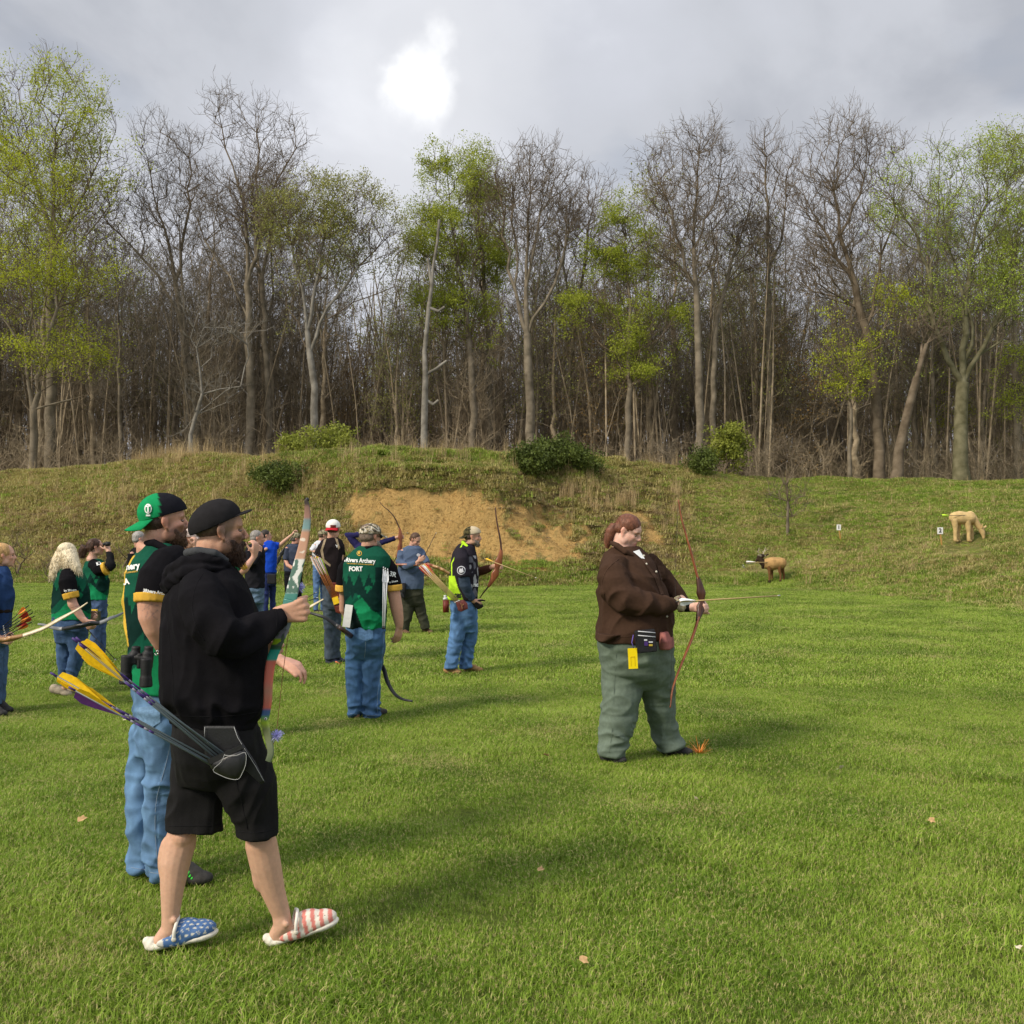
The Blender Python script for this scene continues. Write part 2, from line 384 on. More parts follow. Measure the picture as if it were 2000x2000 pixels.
def grass_mat(name, c_dark, c_mid, c_light, c_dry, dry=0.12, patch=0.7):
    m = bpy.data.materials.new(name); m.use_nodes = True
    n, l = m.node_tree.nodes, m.node_tree.links
    b = n['Principled BSDF']; b.inputs['Roughness'].default_value = 0.55; b.inputs['Specular IOR Level'].default_value = 0.25
    g = n.new('ShaderNodeNewGeometry'); oi = n.new('ShaderNodeObjectInfo')
    t = n.new('ShaderNodeTexNoise'); t.inputs['Scale'].default_value = patch; t.inputs['Detail'].default_value = 5; l.new(g.outputs['Position'], t.inputs['Vector'])
    t2 = n.new('ShaderNodeTexNoise'); t2.inputs['Scale'].default_value = 40; t2.inputs['Detail'].default_value = 2; l.new(g.outputs['Position'], t2.inputs['Vector'])
    tp = n.new('ShaderNodeMapRange'); l.new(t.outputs['Fac'], tp.inputs[0]); tp.inputs[1].default_value = .33; tp.inputs[2].default_value = .67; tp.inputs[3].default_value = .35; tp.inputs[4].default_value = .70
    a = n.new('ShaderNodeMath'); a.operation = 'MULTIPLY_ADD'; l.new(oi.outputs['Random'], a.inputs[0]); a.inputs[1].default_value = 0.28; l.new(tp.outputs[0], a.inputs[2])
    a2 = n.new('ShaderNodeMath'); a2.operation = 'MULTIPLY_ADD'; l.new(t2.outputs['Fac'], a2.inputs[0]); a2.inputs[1].default_value = 0.4; l.new(a.outputs[0], a2.inputs[2])
    r = n.new('ShaderNodeValToRGB'); l.new(a2.outputs[0], r.inputs[0]); e = r.color_ramp.elements
    e[0].position = 0.58; e[0].color = (*c_dark, 1); e[1].position = 1.02; e[1].color = (*c_light, 1); x = e.new(0.80); x.color = (*c_mid, 1)
    # single dry blades
    t3 = n.new('ShaderNodeTexNoise'); t3.inputs['Scale'].default_value = 55; t3.inputs['Detail'].default_value = 0; l.new(g.outputs['Position'], t3.inputs['Vector'])
    t5 = n.new('ShaderNodeTexNoise'); t5.inputs['Scale'].default_value = .9; t5.inputs['Detail'].default_value = 4; l.new(g.outputs['Position'], t5.inputs['Vector'])
    m5 = n.new('ShaderNodeMapRange'); l.new(t5.outputs['Fac'], m5.inputs[0]); m5.inputs[1].default_value = .56; m5.inputs[2].default_value = .72; m5.inputs[3].default_value = 0; m5.inputs[4].default_value = .16
    a5 = n.new('ShaderNodeMath'); a5.operation = 'ADD'; l.new(t3.outputs['Fac'], a5.inputs[0]); l.new(m5.outputs[0], a5.inputs[1])
    mr = n.new('ShaderNodeMapRange'); l.new(a5.outputs[0], mr.inputs[0]); mr.inputs[1].default_value = 0.66 - dry; mr.inputs[2].default_value = 0.72 - dry
    mx_ = n.new('ShaderNodeMixRGB'); l.new(mr.outputs[0], mx_.inputs[0]); l.new(r.outputs[0], mx_.inputs[1]); mx_.inputs[2].default_value = (*c_dry, 1)
    l.new(mx_.outputs[0], b.inputs['Base Color'])
    tr = n.new('ShaderNodeBsdfTranslucent'); l.new(mx_.outputs[0], tr.inputs[0])
    ms = n.new('ShaderNodeMixShader'); ms.inputs[0].default_value = 0.35
    l.new(b.outputs[0], ms.inputs[1]); l.new(tr.outputs[0], ms.inputs[2]); l.new(ms.outputs[0], n['Material Output'].inputs[0])
    return m
M_grass = grass_mat("grass", (0.085, 0.160, 0.012), (0.175, 0.290, 0.020), (0.30, 0.42, 0.050), (0.50, 0.45, 0.18), 0.055, 0.8)
M_weed = grass_mat("bank_grass", (0.19, 0.195, 0.035), (0.34, 0.315, 0.080), (0.48, 0.43, 0.15), (0.56, 0.46, 0.22), 0.12, 0.5)
M_straw = grass_mat("straw", (0.24, 0.17, 0.075), (0.40, 0.29, 0.14), (0.55, 0.42, 0.22), (0.6, 0.47, 0.27), 0.05, 0.5)
M_litter = grass_mat("litter", (0.15, 0.105, 0.05), (0.27, 0.195, 0.10), (0.42, 0.32, 0.18), (0.3, 0.22, 0.12), 0.05, 0.5)

# lawn: dense tufts near, coarser tufts far
near_p = [blades_mesh("lawn_tuft", 100, 0.11, 0.041, 0.0032, 0.9, 100 + k, m=M_grass) for k in range(6)] + \
         [blades_mesh("lawn_tuft", 75, 0.09, 0.055, 0.0036, 1.0, 120 + k, m=M_grass) for k in range(2)]
far_p = [blades_mesh("lawn_tuft_far", 90, 0.24, 0.060, 0.010, 0.8, 140 + k, m=M_grass) for k in range(5)]
def frustum_pts(n, y0, y1, seed, mg=0.58):
    r = np.random.default_rng(seed)
    y = np.sqrt(r.uniform(y0 * y0, y1 * y1, n)); x = y * r.uniform(-mg, mg, n); return x, y, r
x, y, r = frustum_pts(15000, 2.9, 11.5, 1)
tall = np.array([noise.fractal(Vector((a * .9, b * .9, 4.4)), 1.0, 2.0, 4) for a, b in zip(x, y)])
sc = np.clip(1.0 + 0.45 * tall, 0.7, 1.35) * r.uniform(.8, 1.2, len(x))
z = np.zeros_like(x) + np.array([gnoise(a, b) for a, b in zip(x, y)])
ix = r.integers(0, 6, len(x)); ix = np.where(tall > 0.33, r.integers(4, 8, len(x)), ix)
lawn1 = scatter("grass", np.stack([x, y, z], 1), sc, r.uniform(0, 6.28, len(x)), ix, near_p)
tag(lawn1, "short green lawn grass in the near part of the field", "grass", kind='stuff')
x, y, r = frustum_pts(30000, 11.2, 38, 2)
px_ = 1000 + F * x / y
keep = y < np.interp(px_, BX, BY) + 1.6
x, y = x[keep], y[keep]
z = np.array([ground(a, b) for a, b in zip(x, y)])
tall = np.array([noise.fractal(Vector((a * .5, b * .5, 4.4)), 1.0, 2.0, 4) for a, b in zip(x, y)])
sc = np.clip(0.9 + 0.35 * tall, 0.65, 1.3) * (0.9 + y / 60)
lawn2 = scatter("grass", np.stack([x, y, z], 1), sc, r.uniform(0, 6.28, len(x)), r.integers(0, 5, len(x)), far_p)
tag(lawn2, "green lawn grass farther out towards the earth bank", "grass", kind='stuff')

# the bank: mixed weeds, straw and litter
wp = [blades_mesh("weed_tuft", 26, 0.16, 0.11, 0.016, 1.1, 200 + k, m=M_weed) for k in range(4)] + \
     [blades_mesh("straw_tuft", 24, 0.14, 0.13, 0.011, 1.5, 220 + k, m=M_straw) for k in range(3)] + \
     [blades_mesh("litter_tuft", 26, 0.25, 0.05, 0.025, 2.2, 240 + k, m=M_litter) for k in range(3)] + \
     [blades_mesh("stalk_tuft", 14, 0.14, 0.75, 0.011, 0.25, 260 + k, m=M_straw) for k in range(3)] + \
     [blades_mesh("green_tuft", 40, 0.22, 0.10, 0.014, 0.9, 280 + k, m=M_grass) for k in range(3)]
r = np.random.default_rng(5)
NB = 90000
u = r.uniform(-0.62, 0.62, NB); t = r.uniform(-0.02, 1.35, NB)
pxb = 1000 + F * u
yb = np.interp(pxb, BX, BY); yc = np.interp(pxb, CX, CY)
yy = yb + t * (yc - yb); xx = u * yy
pts, scs, ixs = [], [], []
stalkB = [(300, 905, 60, 12, .3), (360, 893, 60, 8, .3), (560, 960, 90, 40, .16), (480, 960, 120, 45, .08), (640, 980, 40, 50, .14), (1195, 985, 60, 40, .34), (1130, 1000, 50, 40, .22), (1290, 1000, 40, 35, .2),
          (1330, 905, 70, 12, .35), (1540, 925, 22, 9, .45), (1660, 928, 40, 9, .4), (700, 925, 160, 18, .10), (1000, 930, 90, 14, .12), (60, 1010, 120, 50, .05), (230, 1000, 60, 50, .05), (850, 900, 300, 8, .10)]
for a, b_, rr in zip(xx, yy, r.uniform(0, 1, (NB, 4))):
    zz = ground(a, b_)
    s, st, gr, br = masks(a, b_, zz)
    if s > 0.5 and rr[0] > 0.03: continue
    if s > 0.1 and rr[0] > 0.25: continue
    px = 1000 + F * a / b_; py = HZ - (zz - CH) * F / b_
    sk = 0.005
    for cx, cy, rx, ry, wt in stalkB:
        d = ((px - cx) / rx) ** 2 + ((py - cy) / ry) ** 2
        if d < 4: sk = max(sk, wt * math.exp(-d))
    clump = noise.noise(Vector((a * 1.3, b_ * 1.3, 9.0)))
    if rr[1] < sk * max(0.0, 0.25 + 1.6 * clump) : ix_ = 10 + int(rr[2] * 3); scl = 0.4 + 0.7 * rr[3]
    elif rr[1] < 0.02 + st * 0.26: ix_ = 4 + int(rr[2] * 3); scl = 0.5 + 0.9 * rr[3]
    elif rr[1] < 0.05 + st * 0.30 + br * 0.5: ix_ = 7 + int(rr[2] * 3); scl = 0.7 + 0.8 * rr[3]
    elif rr[2] < gr * 0.8: ix_ = 13 + int(rr[3] * 3); scl = 0.7 + 0.9 * rr[0] if s <= .1 else 1.0
    else: ix_ = int(rr[3] * 4); scl = 0.6 + 1.1 * rr[2]
    if px > 1350:
        scl *= .72
        if ix_ < 4 and rr[1] > .75: ix_ = 13 + int(rr[3] * 3)
    if abs(px - 1885) < 45 and 1045 < py < 1085: scl *= .4
    if abs(px - 1512) < 40 and 1095 < py < 1165: scl *= .22
    pts.append((a, b_, zz)); scs.append(scl * (0.7 if s > .1 else 1)); ixs.append(ix_)
bank = scatter("weeds", np.array(pts), np.array(scs), r.uniform(0, 6.28, len(pts)), np.array(ixs), wp)
tag(bank, "mixed dry straw, weeds and grass covering the earth bank", "weeds", kind='stuff')
# ------------------------------------------------------------------ trees
def bark(name, c1, c2): return mat(name, c1, rough=0.9, spec=0.1, col2=c2, scale=2.2, bump=0.6, bscale=14)
M_bark = bark("bark_grey_brown", (0.110, 0.092, 0.065), (0.225, 0.188, 0.138))
M_brush = bark("brush_brown", (0.190, 0.148, 0.096), (0.36, 0.292, 0.200))
M_bark_dark = bark("bark_dark", (0.095, 0.072, 0.048), (0.19, 0.150, 0.105))
M_bark_pale = bark("bark_pale", (0.13, 0.118, 0.096), (0.26, 0.24, 0.205))
M_bark_moss = bark("bark_mossy", (0.085, 0.078, 0.04), (0.18, 0.165, 0.10))
def leafm(name, c1, c2, c3, tr=0.4):
    m = bpy.data.materials.new(name); m.use_nodes = True
    n, l = m.node_tree.nodes, m.node_tree.links
    b = n['Principled BSDF']; b.inputs['Roughness'].default_value = 0.6; b.inputs['Specular IOR Level'].default_value = 0.2
    tc = n.new('ShaderNodeTexCoord'); t = n.new('ShaderNodeTexNoise'); t.inputs['Scale'].default_value = 1.3; t.inputs['Detail'].default_value = 6
    t.inputs['Roughness'].default_value = 0.75
    l.new(tc.outputs['Object'], t.inputs['Vector'])
    r = n.new('ShaderNodeValToRGB'); l.new(t.outputs['Fac'], r.inputs[0]); e = r.color_ramp.elements
    e[0].position = .36; e[0].color = (*c1, 1); e[1].position = .64; e[1].color = (*c3, 1); x = e.new(.5); x.color = (*c2, 1)
    l.new(r.outputs[0], b.inputs['Base Color'])
    ts = n.new('ShaderNodeBsdfTranslucent'); l.new(r.outputs[0], ts.inputs[0])
    ms = n.new('ShaderNodeMixShader'); ms.inputs[0].default_value = tr; l.new(b.outputs[0], ms.inputs[1]); l.new(ts.outputs[0], ms.inputs[2]); l.new(ms.outputs[0], n['Material Output'].inputs[0])
    return m
M_leaf = leafm("spring_leaves", (0.21, 0.26, 0.025), (0.32, 0.37, 0.04), (0.44, 0.48, 0.07))
M_leaf_olive = leafm("olive_leaves", (0.19, 0.20, 0.05), (0.29, 0.30, 0.075), (0.38, 0.38, 0.12))
M_leaf_bright = leafm("bright_leaves", (0.23, 0.31, 0.03), (0.34, 0.43, 0.05), (0.46, 0.54, 0.09))
M_leaf_yellow = leafm("yellow_green_leaves", (0.28, 0.32, 0.02), (0.40, 0.45, 0.03), (0.52, 0.55, 0.05))
M_leaf_bush = leafm("bush_leaves", (0.15, 0.18, 0.03), (0.24, 0.27, 0.04), (0.33, 0.35, 0.07), .3)
M_leaf_dark = leafm("evergreen_leaves", (0.05, 0.07, 0.015), (0.09, 0.12, 0.022), (0.15, 0.19, 0.04), .2)
M_leaf_rust = leafm("rusty_buds", (0.20, 0.12, 0.05), (0.28, 0.18, 0.07), (0.34, 0.26, 0.10), .25)

class Tree:
    """branch graph: every node has a place and a parent; radii follow from what each node carries"""
    def __init__(s, seed):
        s.r = np.random.default_rng(seed); s.p = []; s.par = []; s.pl = []; s.cap = 4000
        s.kids = None
    def add(s, p, par):
        s.p.append(np.asarray(p, float)); s.par.append(par)
        s.pl.append(0.0 if par < 0 else s.pl[par] + float(np.linalg.norm(s.p[-1] - s.p[par])))
        return len(s.p) - 1
    def line(s, pts, start=-1, wig=0.12, step=0.8):
        """a limb through the given points"""
        prev = start
        if start < 0: prev = s.add(pts[0], -1)
        last = s.p[prev]
        out = [prev]
        seq = [last] + [np.asarray(q, float) for q in (pts[1:] if start < 0 else pts)]
        for a, b in zip(seq[:-1], seq[1:]):
            L = np.linalg.norm(b - a); k = max(1, int(L / step))
            for i in range(1, k + 1):
                q = a + (b - a) * i / k
                if i < k: q = q + s.r.normal(0, wig, 3) * np.array([1, 1, .3])
                prev = s.add(q, prev); out.append(prev)
        return out
    def nearest(s, q):
        A = np.array(s.p); return int(np.argmin(np.linalg.norm(A - q, axis=1)))
    def grow(s, targets, minz=0.0, wig=0.10, sweep=0.15, wpl=0.30):
        A = np.array(s.p)
        d = np.min(np.linalg.norm(targets[:, None, :] - A[None, ::3, :], axis=2), axis=1)
        ends = []
        arr = np.zeros((60000, 3)); pl = np.zeros(60000); m = len(s.p); arr[:m] = A; pl[:m] = s.pl
        for j in np.argsort(d):
            t = targets[j]
            v = t - arr[:m]; L = np.linalg.norm(v, axis=1); hz = np.linalg.norm(v[:, :2], axis=1)
            cost = L + wpl * pl[:m] + 5.0 * np.clip(0.35 * hz - v[:, 2], 0, None) / (L + .3)
            cost[arr[:m, 2] < minz] += 1e3
            n0 = int(np.argmin(cost)); L0 = L[n0]
            if L0 < 0.25: continue
            k = max(1, int(L0 / 0.55)); k = min(k, 9)
            a = arr[n0].copy()
            ctrl = (a + t) / 2 + s.r.normal(0, 0.06 * L0 + .02, 3) - np.array([0, 0, sweep * min(L0, 5) * .5])
            prev = n0
            for i in range(1, k + 1):
                f = i / k
                q = (1 - f) ** 2 * a + 2 * f * (1 - f) * ctrl + f * f * t
                if i < k: q = q + s.r.normal(0, wig, 3) * min(1, L0 / 2)
                prev = s.add(q, prev); arr[m] = q; pl[m] = s.pl[-1]; m += 1
            ends.append(prev)
        return ends
    def radii(s, tip=0.012, e=2.35, r_base=None):
        N = len(s.p); w = np.zeros(N); hask = np.zeros(N, bool)
        for i in range(N):
            if s.par[i] >= 0: hask[s.par[i]] = True
        for i in range(N - 1, -1, -1):
            if not hask[i]: w[i] = tip ** e
            if s.par[i] >= 0: w[s.par[i]] += w[i] * 1.0
        rad = w ** (1 / e)
        if r_base:
            k = math.log(r_base / tip) / math.log(max(rad[0] / tip, 1.01))
            rad = tip * (rad / tip) ** k
        zz = np.array([q[2] for q in s.p]); hh = np.clip(zz / max(zz.max(), .1), 0, 1)
        rad = tip + (rad - tip) * (1 - .62 * hh ** .8) * .92
        s.rad = rad; s.term = ~hask
        return rad

def frusta(a, b, ra, rb, sides):
    """separate tapered prisms from a to b"""
    n = len(a); d = b - a; L = np.linalg.norm(d, axis=1, keepdims=True); L[L == 0] = 1e-6; d = d / L
    ref = np.tile([0.31, 0.95, 0.05], (n, 1)); u = np.cross(d, ref); u /= np.linalg.norm(u, axis=1, keepdims=True) + 1e-9; v = np.cross(d, u)
    ang = np.arange(sides) * 2 * np.pi / sides
    c = np.cos(ang)[None, :, None]; si = np.sin(ang)[None, :, None]
    ring = u[:, None, :] * c + v[:, None, :] * si
    V = np.concatenate([a[:, None, :] + ring * ra[:, None, None], b[:, None, :] + ring * rb[:, None, None]], 1)
    k = np.arange(sides); k2 = (k + 1) % sides
    q = np.stack([k, k2, k2 + sides, k + sides], 1)
    Fq = (np.arange(n)[:, None, None] * (2 * sides) + q[None]).reshape(-1, 4)
    return V.reshape(-1, 3), Fq

def twig_cloud(P0, D0, per, length, rad, r, up=0.35, spread=0.9, seg=2):
    """thin three-sided twigs leaving the points P0; returns prism arrays and the twig ends"""
    n = len(P0) * per
    a = np.repeat(P0, per, 0); d = np.repeat(D0, per, 0)
    d = d + r.normal(0, spread, (n, 3)); d[:, 2] += up; d /= np.linalg.norm(d, axis=1, keepdims=True) + 1e-9
    L = length * r.uniform(.45, 1.25, (n, 1))
    As, Bs, Ra, Rb = [], [], [], []
    for k in range(seg):
        b = a + d * L / seg
        As.append(a); Bs.append(b)
        Ra.append(np.full(n, rad * (1 - .4 * k / seg))); Rb.append(np.full(n, rad * (1 - .4 * (k + 1) / seg)))
        a = b; d = d + r.normal(0, .28, (n, 3)); d[:, 2] += .12; d /= np.linalg.norm(d, axis=1, keepdims=True)
    return np.concatenate(As), np.concatenate(Bs), np.concatenate(Ra), np.concatenate(Rb), a, d

def leaf_quads(C, size, r, flat=0.0):
    n = len(C)
    nrm = r.normal(0, 1, (n, 3)); nrm[:, 2] = nrm[:, 2] * (1 + flat); nrm /= np.linalg.norm(nrm, axis=1, keepdims=True)
    ref = r.normal(0, 1, (n, 3)); u = np.cross(nrm, ref); u /= np.linalg.norm(u, axis=1, keepdims=True) + 1e-9; v = np.cross(nrm, u)
    s = size * r.uniform(.6, 1.4, (n, 1))
    V = np.stack([C - u * s * .5, C - v * s * .32, C + u * s * .5, C + v * s * .32], 1).reshape(-1, 3)
    return V, np.arange(n * 4).reshape(-1, 4)

def finish_tree(T, name, loc, bark_m, twig_m, leaf_m=None, tip=0.014, r_base=0.3, thick=0.045, twigs=(3, 1.0, 2, .5), twig_r=0.011, leaves=0, leaf_size=0.083, leaf_fn=None, up=.35, leaf_spread=.20, root_flare=1.35, leaf_flat=0.0, twig_skip=0.0, gaps=True):
    """turns a branch graph (in tree space) into root empty > trunk, crown"""
    r = T.r; rad = T.radii(tip=tip, r_base=r_base)
    p = np.array(T.p); par = np.array(T.par)
    i = np.where(par >= 0)[0]; a = p[par[i]]; b = p[i]; rb = rad[i]
    ra = np.minimum(rad[par[i]], rb * 1.25)
    # the first stretch flares towards the ground
    low = np.clip(1 - b[:, 2] / 1.6, 0, 1); lowa = np.clip(1 - a[:, 2] / 1.6, 0, 1)
    ra = ra * (1 + (root_flare - 1) * lowa ** 2); rb = rb * (1 + (root_flare - 1) * low ** 2)
    big = rb > thick
    if not big.any(): big = rb >= np.sort(rb)[-3]
    root = empty(name, loc)
    dd_ = b[big] - a[big]; dd_ /= np.linalg.norm(dd_, axis=1, keepdims=True) + 1e-9
    Va, Fa = frusta(a[big] - dd_ * ra[big][:, None] * .30, b[big] + dd_ * rb[big][:, None] * .30, ra[big] * 1.01, rb[big], 12)
    k = big.sum()
    me = np_mesh("trunk", Va, Fa.ravel(), np.full(len(Fa), 4)); link("trunk", me, bark_m, root)
    mid = (~big) & (rb > thick * .35); fine = (~big) & ~mid
    VV, FF, off = [], [], 0
    for msk, sd in ((mid, 5), (fine, 3)):
        if msk.sum() > 0:
            v, f = frusta(a[msk], b[msk], ra[msk], rb[msk], sd); VV.append(v); FF.append(f + off); off += len(v)
    # twigs from every thin node
    sel = np.where((rad < thick * .8) & (par >= 0))[0]
    if twig_skip: sel = sel[r.uniform(0, 1, len(sel)) > twig_skip]
    D = p[sel] - p[par[sel]]; D /= np.linalg.norm(D, axis=1, keepdims=True) + 1e-9
    n1, l1, n2, l2 = twigs
    tips = p[sel]
    if n1 and len(sel):
        A, B, R1, R2, e, d = twig_cloud(p[sel], D, n1, l1, twig_r, r, up)
        v, f = frusta(A, B, R1, R2, 3); VV.append(v); FF.append(f + off); off += len(v)
        tips = e
        if n2:
            st = np.concatenate([e, B[:len(e)]]); dd = np.concatenate([d, d])
            A, B, R1, R2, e2, d2 = twig_cloud(st, dd, n2, l2, twig_r * .7, r, up, .8, 1)
            v, f = frusta(A, B, R1, R2, 3); VV.append(v); FF.append(f + off); off += len(v)
            tips = np.concatenate([tips, e2])
    mats_ = [twig_m]; mi = [np.zeros(sum(len(f) for f in FF), int)]
    if leaves and leaf_m:
        if leaf_fn is not None:
            keepw = leaf_fn(tips); tips = tips[r.uniform(0, 1, len(tips)) < keepw]
        if len(tips):
            lv = int(leaves * (2.1 if gaps else 1))
            c = tips[r.integers(0, len(tips), lv)] + r.normal(0, leaf_spread, (lv, 3)) * np.array([1, 1, .6])
            sd_ = float(loc[0]) * .7
            gap = np.array([noise.noise(Vector((q[0] * .55 + sd_, q[1] * .55, q[2] * .7))) + .5 * noise.noise(Vector((q[0] * 1.6, q[1] * 1.6 + sd_, q[2] * 1.8))) for q in c])
            c = c[gap + r.normal(0, .13, lv) > .0] if gaps else c
            v, f = leaf_quads(c, leaf_size, r, leaf_flat); VV.append(v); FF.append(f + off); off += len(v)
            mats_.append(leaf_m); mi.append(np.ones(len(f), int))
    if VV and sum(len(f) for f in FF):
        Fc = np.concatenate(FF)
        me = np_mesh("crown", np.concatenate(VV), Fc.ravel(), np.full(len(Fc), 4), np.concatenate(mi))
        link("crown", me, mats_, root, smooth=False)
    return root

def ell_targets(r, blobs, n, lim=None):
    """points inside a union of ellipsoids (cx, cy, cz, rx, ry, rz), denser towards the shell"""
    w = np.array([b[3] * b[4] * b[5] for b in blobs]) ** .8; w = w / w.sum(); out = []
    for b, k in zip(blobs, (w * n).astype(int) + 1):
        d = r.normal(0, 1, (k, 3)); d /= np.linalg.norm(d, axis=1, keepdims=True)
        q = d * (r.uniform(0.12, 1, (k, 1)) ** .5)
        out.append(q * np.array(b[3:6]) + np.array(b[:3]))
    return np.concatenate(out)

def px_tree(name, Y, base, limbs, blobs, n, seed, label, cat="tree", group=None, depth=.8, minfrac=.3, trunk_r=.3, **kw):
    """a tree described in photo pixels at distance Y: base (px, py), limbs = lists of (px, py), blobs = (px, py, rx, ry)"""
    bx, by = base
    o = P(bx, by, Y); o.z = ground(o.x, o.y) - 0.1
    s = Y / F
    def L(px, py, dy=0.0): return np.array([(px - 1000) * s - o.x, dy, CH - (py - HZ) * s - o.z])
    T = Tree(seed)
    first = True
    for lb in limbs:
        pts = [L(q[0], q[1], q[2] if len(q) > 2 else 0) for q in lb]
        if first:
            pts[0] = np.array([pts[0][0], 0, 0.0]); T.line(pts, -1, wig=.05, step=1.0); first = False
        else:
            k = T.nearest(pts[0]); T.line(pts[1:], k, wig=.10, step=.8)
    B = []
    for q in blobs:
        c = L(q[0], q[1], q[4] if len(q) > 4 else 0)
        B.append((c[0], c[1], c[2], q[2] * s, q[2] * s * depth, q[3] * s))
    if n:
        tg = ell_targets(T.r, B, n)
        top = max(b[2] + b[5] for b in B)
        T.grow(tg, minz=minfrac * top, wpl=kw.pop('wpl', .3), sweep=kw.pop('sweep', .15))
    root = finish_tree(T, name, o, kw.pop('bark', M_bark), kw.pop('twig', M_bark_dark), r_base=trunk_r * .80, **kw)
    tag(root, label, cat, group)
    return root

def hz_leaf(zlo, zhi, lo=0.0):
    return lambda q: np.clip((q[:, 2] - zlo) / (zhi - zlo), lo, 1)

# front row, from the left of the photograph
px_tree("leafing_tree", 56, (98, 925), [[(98, 925), (100, 700), (103, 420), (108, 250)], [(103, 500), (150, 400), (190, 320)], [(103, 450), (62, 340), (30, 240)], [(101, 560), (160, 470), (215, 400)]],
        [(110, 180, 72, 90), (30, 230, 75, 100), (170, 260, 60, 90), (212, 340, 45, 80), (105, 330, 120, 110), (10, 300, 60, 100)], 520, 11,
        "tall tulip tree with thin bright spring leaves towering over the left end of the woods", trunk_r=.46, leaf_m=M_leaf_yellow, leaves=18215, leaf_size=0.103, twigs=(2, .8, 1, .5), wpl=.25)
px_tree("leafing_tree", 52, (62, 930), [[(62, 930), (65, 800), (50, 690), (20, 640), (-10, 600)], [(60, 780), (100, 640), (130, 560)], [(63, 820), (140, 780), (175, 770)]],
        [(60, 560, 150, 60), (180, 530, 70, 40), (-20, 470, 90, 60), (80, 440, 90, 70), (110, 700, 110, 55), (20, 360, 80, 50), (140, 380, 50, 40)], 420, 12,
        "spreading tree with layered yellow-green leaves in front of the tulip tree's trunk", trunk_r=.30, leaf_m=M_leaf_yellow, leaves=29601, leaf_size=0.089, twigs=(2, .9, 1, .5), leaf_flat=1.5, sweep=.05, minfrac=.22, leaf_spread=.30)
px_tree("bare_tree", 58, (385, 890), [[(385, 890), (378, 760), (352, 620), (330, 480), (300, 380), (285, 300)], [(352, 620), (310, 540), (215, 440), (190, 400)], [(340, 540), (372, 400), (365, 280)], [(360, 640), (420, 560), (380, 420)]],
        [(320, 300, 60, 80), (370, 330, 50, 80), (260, 400, 60, 70), (200, 430, 40, 50), (330, 420, 90, 90)], 300, 13,
        "bare grey tree forking twice, leaning left beside the tulip tree", trunk_r=.34, twigs=(2, .9, 2, .5))
px_tree("bare_tree", 57, (490, 890), [[(490, 890), (488, 700), (484, 520), (478, 400), (440, 290), (425, 210)], [(486, 560), (520, 420), (560, 320), (595, 260)], [(484, 500), (500, 350), (505, 230)], [(488, 640), (450, 540), (400, 470), (370, 400)]],
        [(440, 230, 45, 70), (505, 270, 45, 80), (575, 280, 35, 60), (520, 370, 90, 80), (400, 380, 50, 60), (470, 420, 80, 60)], 380, 14,
        "tall bare tree with dark knobbly branches, highest leafless one on the left", trunk_r=.38, twigs=(2, .9, 2, .5), bark=M_bark)
px_tree("bare_tree", 60, (528, 890), [[(528, 890), (520, 700), (512, 540), (535, 420), (540, 330)], [(515, 560), (478, 460), (470, 380)]],
        [(540, 380, 60, 80), (480, 420, 60, 70)], 180, 15, "second bare trunk close beside the tall knobbly tree", trunk_r=.30, twigs=(2, .9, 2, .5))
px_tree("leafing_tree", 54, (612, 885), [[(612, 885), (615, 760), (605, 690), (590, 560), (560, 440)], [(612, 720), (640, 600), (700, 520), (760, 460)], [(600, 640), (625, 500), (640, 400)], [(612, 700), (560, 600), (535, 500)], [(625, 640), (690, 590), (770, 560)]],
        [(620, 400, 90, 70), (700, 420, 80, 70), (550, 430, 60, 80), (760, 480, 45, 60), (640, 480, 120, 70)], 480, 16,
        "pale-barked tree with a broad olive-green crown left of the sky gap", trunk_r=.33, bark=M_bark_pale, leaf_m=M_leaf_olive, leaves=22425, leaf_size=0.089, twigs=(2, .8, 2, .4))
px_tree("dead_tree", 53, (832, 890), [[(832, 890), (830, 780), (834, 640), (846, 520), (858, 430)], [(834, 740), (852, 720), (872, 705)], [(834, 800), (846, 790), (856, 782)], [(838, 620), (856, 608), (868, 600)], [(846, 540), (838, 520), (836, 505)]],
        [], 0, 17, "dead barkless snag with two stub branches right of the sky gap", cat="dead tree", trunk_r=.27, tip=.07, thick=.01, bark=M_bark_pale, twigs=(0, 0, 0, 0))
px_tree("leafing_tree", 57, (925, 890), [[(925, 890), (920, 700), (905, 560), (880, 430), (872, 330)], [(912, 600), (890, 500), (840, 400)], [(918, 640), (925, 520), (935, 420)]],
        [(865, 330, 34, 50), (905, 370, 42, 70), (845, 440, 48, 60), (830, 490, 30, 40), (890, 480, 75, 80), (880, 600, 70, 60), (935, 640, 40, 50)], 460, 18,
        "tall narrow tree with fresh green leaves, first right of the dead snag", trunk_r=.33, leaf_m=M_leaf, leaves=41400, leaf_size=0.086, twigs=(2, .8, 1, .4))
px_tree("leafing_tree", 60, (958, 890), [[(958, 890), (955, 700), (945, 540), (935, 400), (925, 330)]],
        [(940, 400, 42, 80), (955, 520, 40, 60), (930, 330, 25, 40)], 220, 19,
        "slim green-leaved tree between the narrow green one and the big oval bare one", trunk_r=.26, leaf_m=M_leaf, leaves=15524, leaf_size=0.089, twigs=(2, .8, 1, .4))
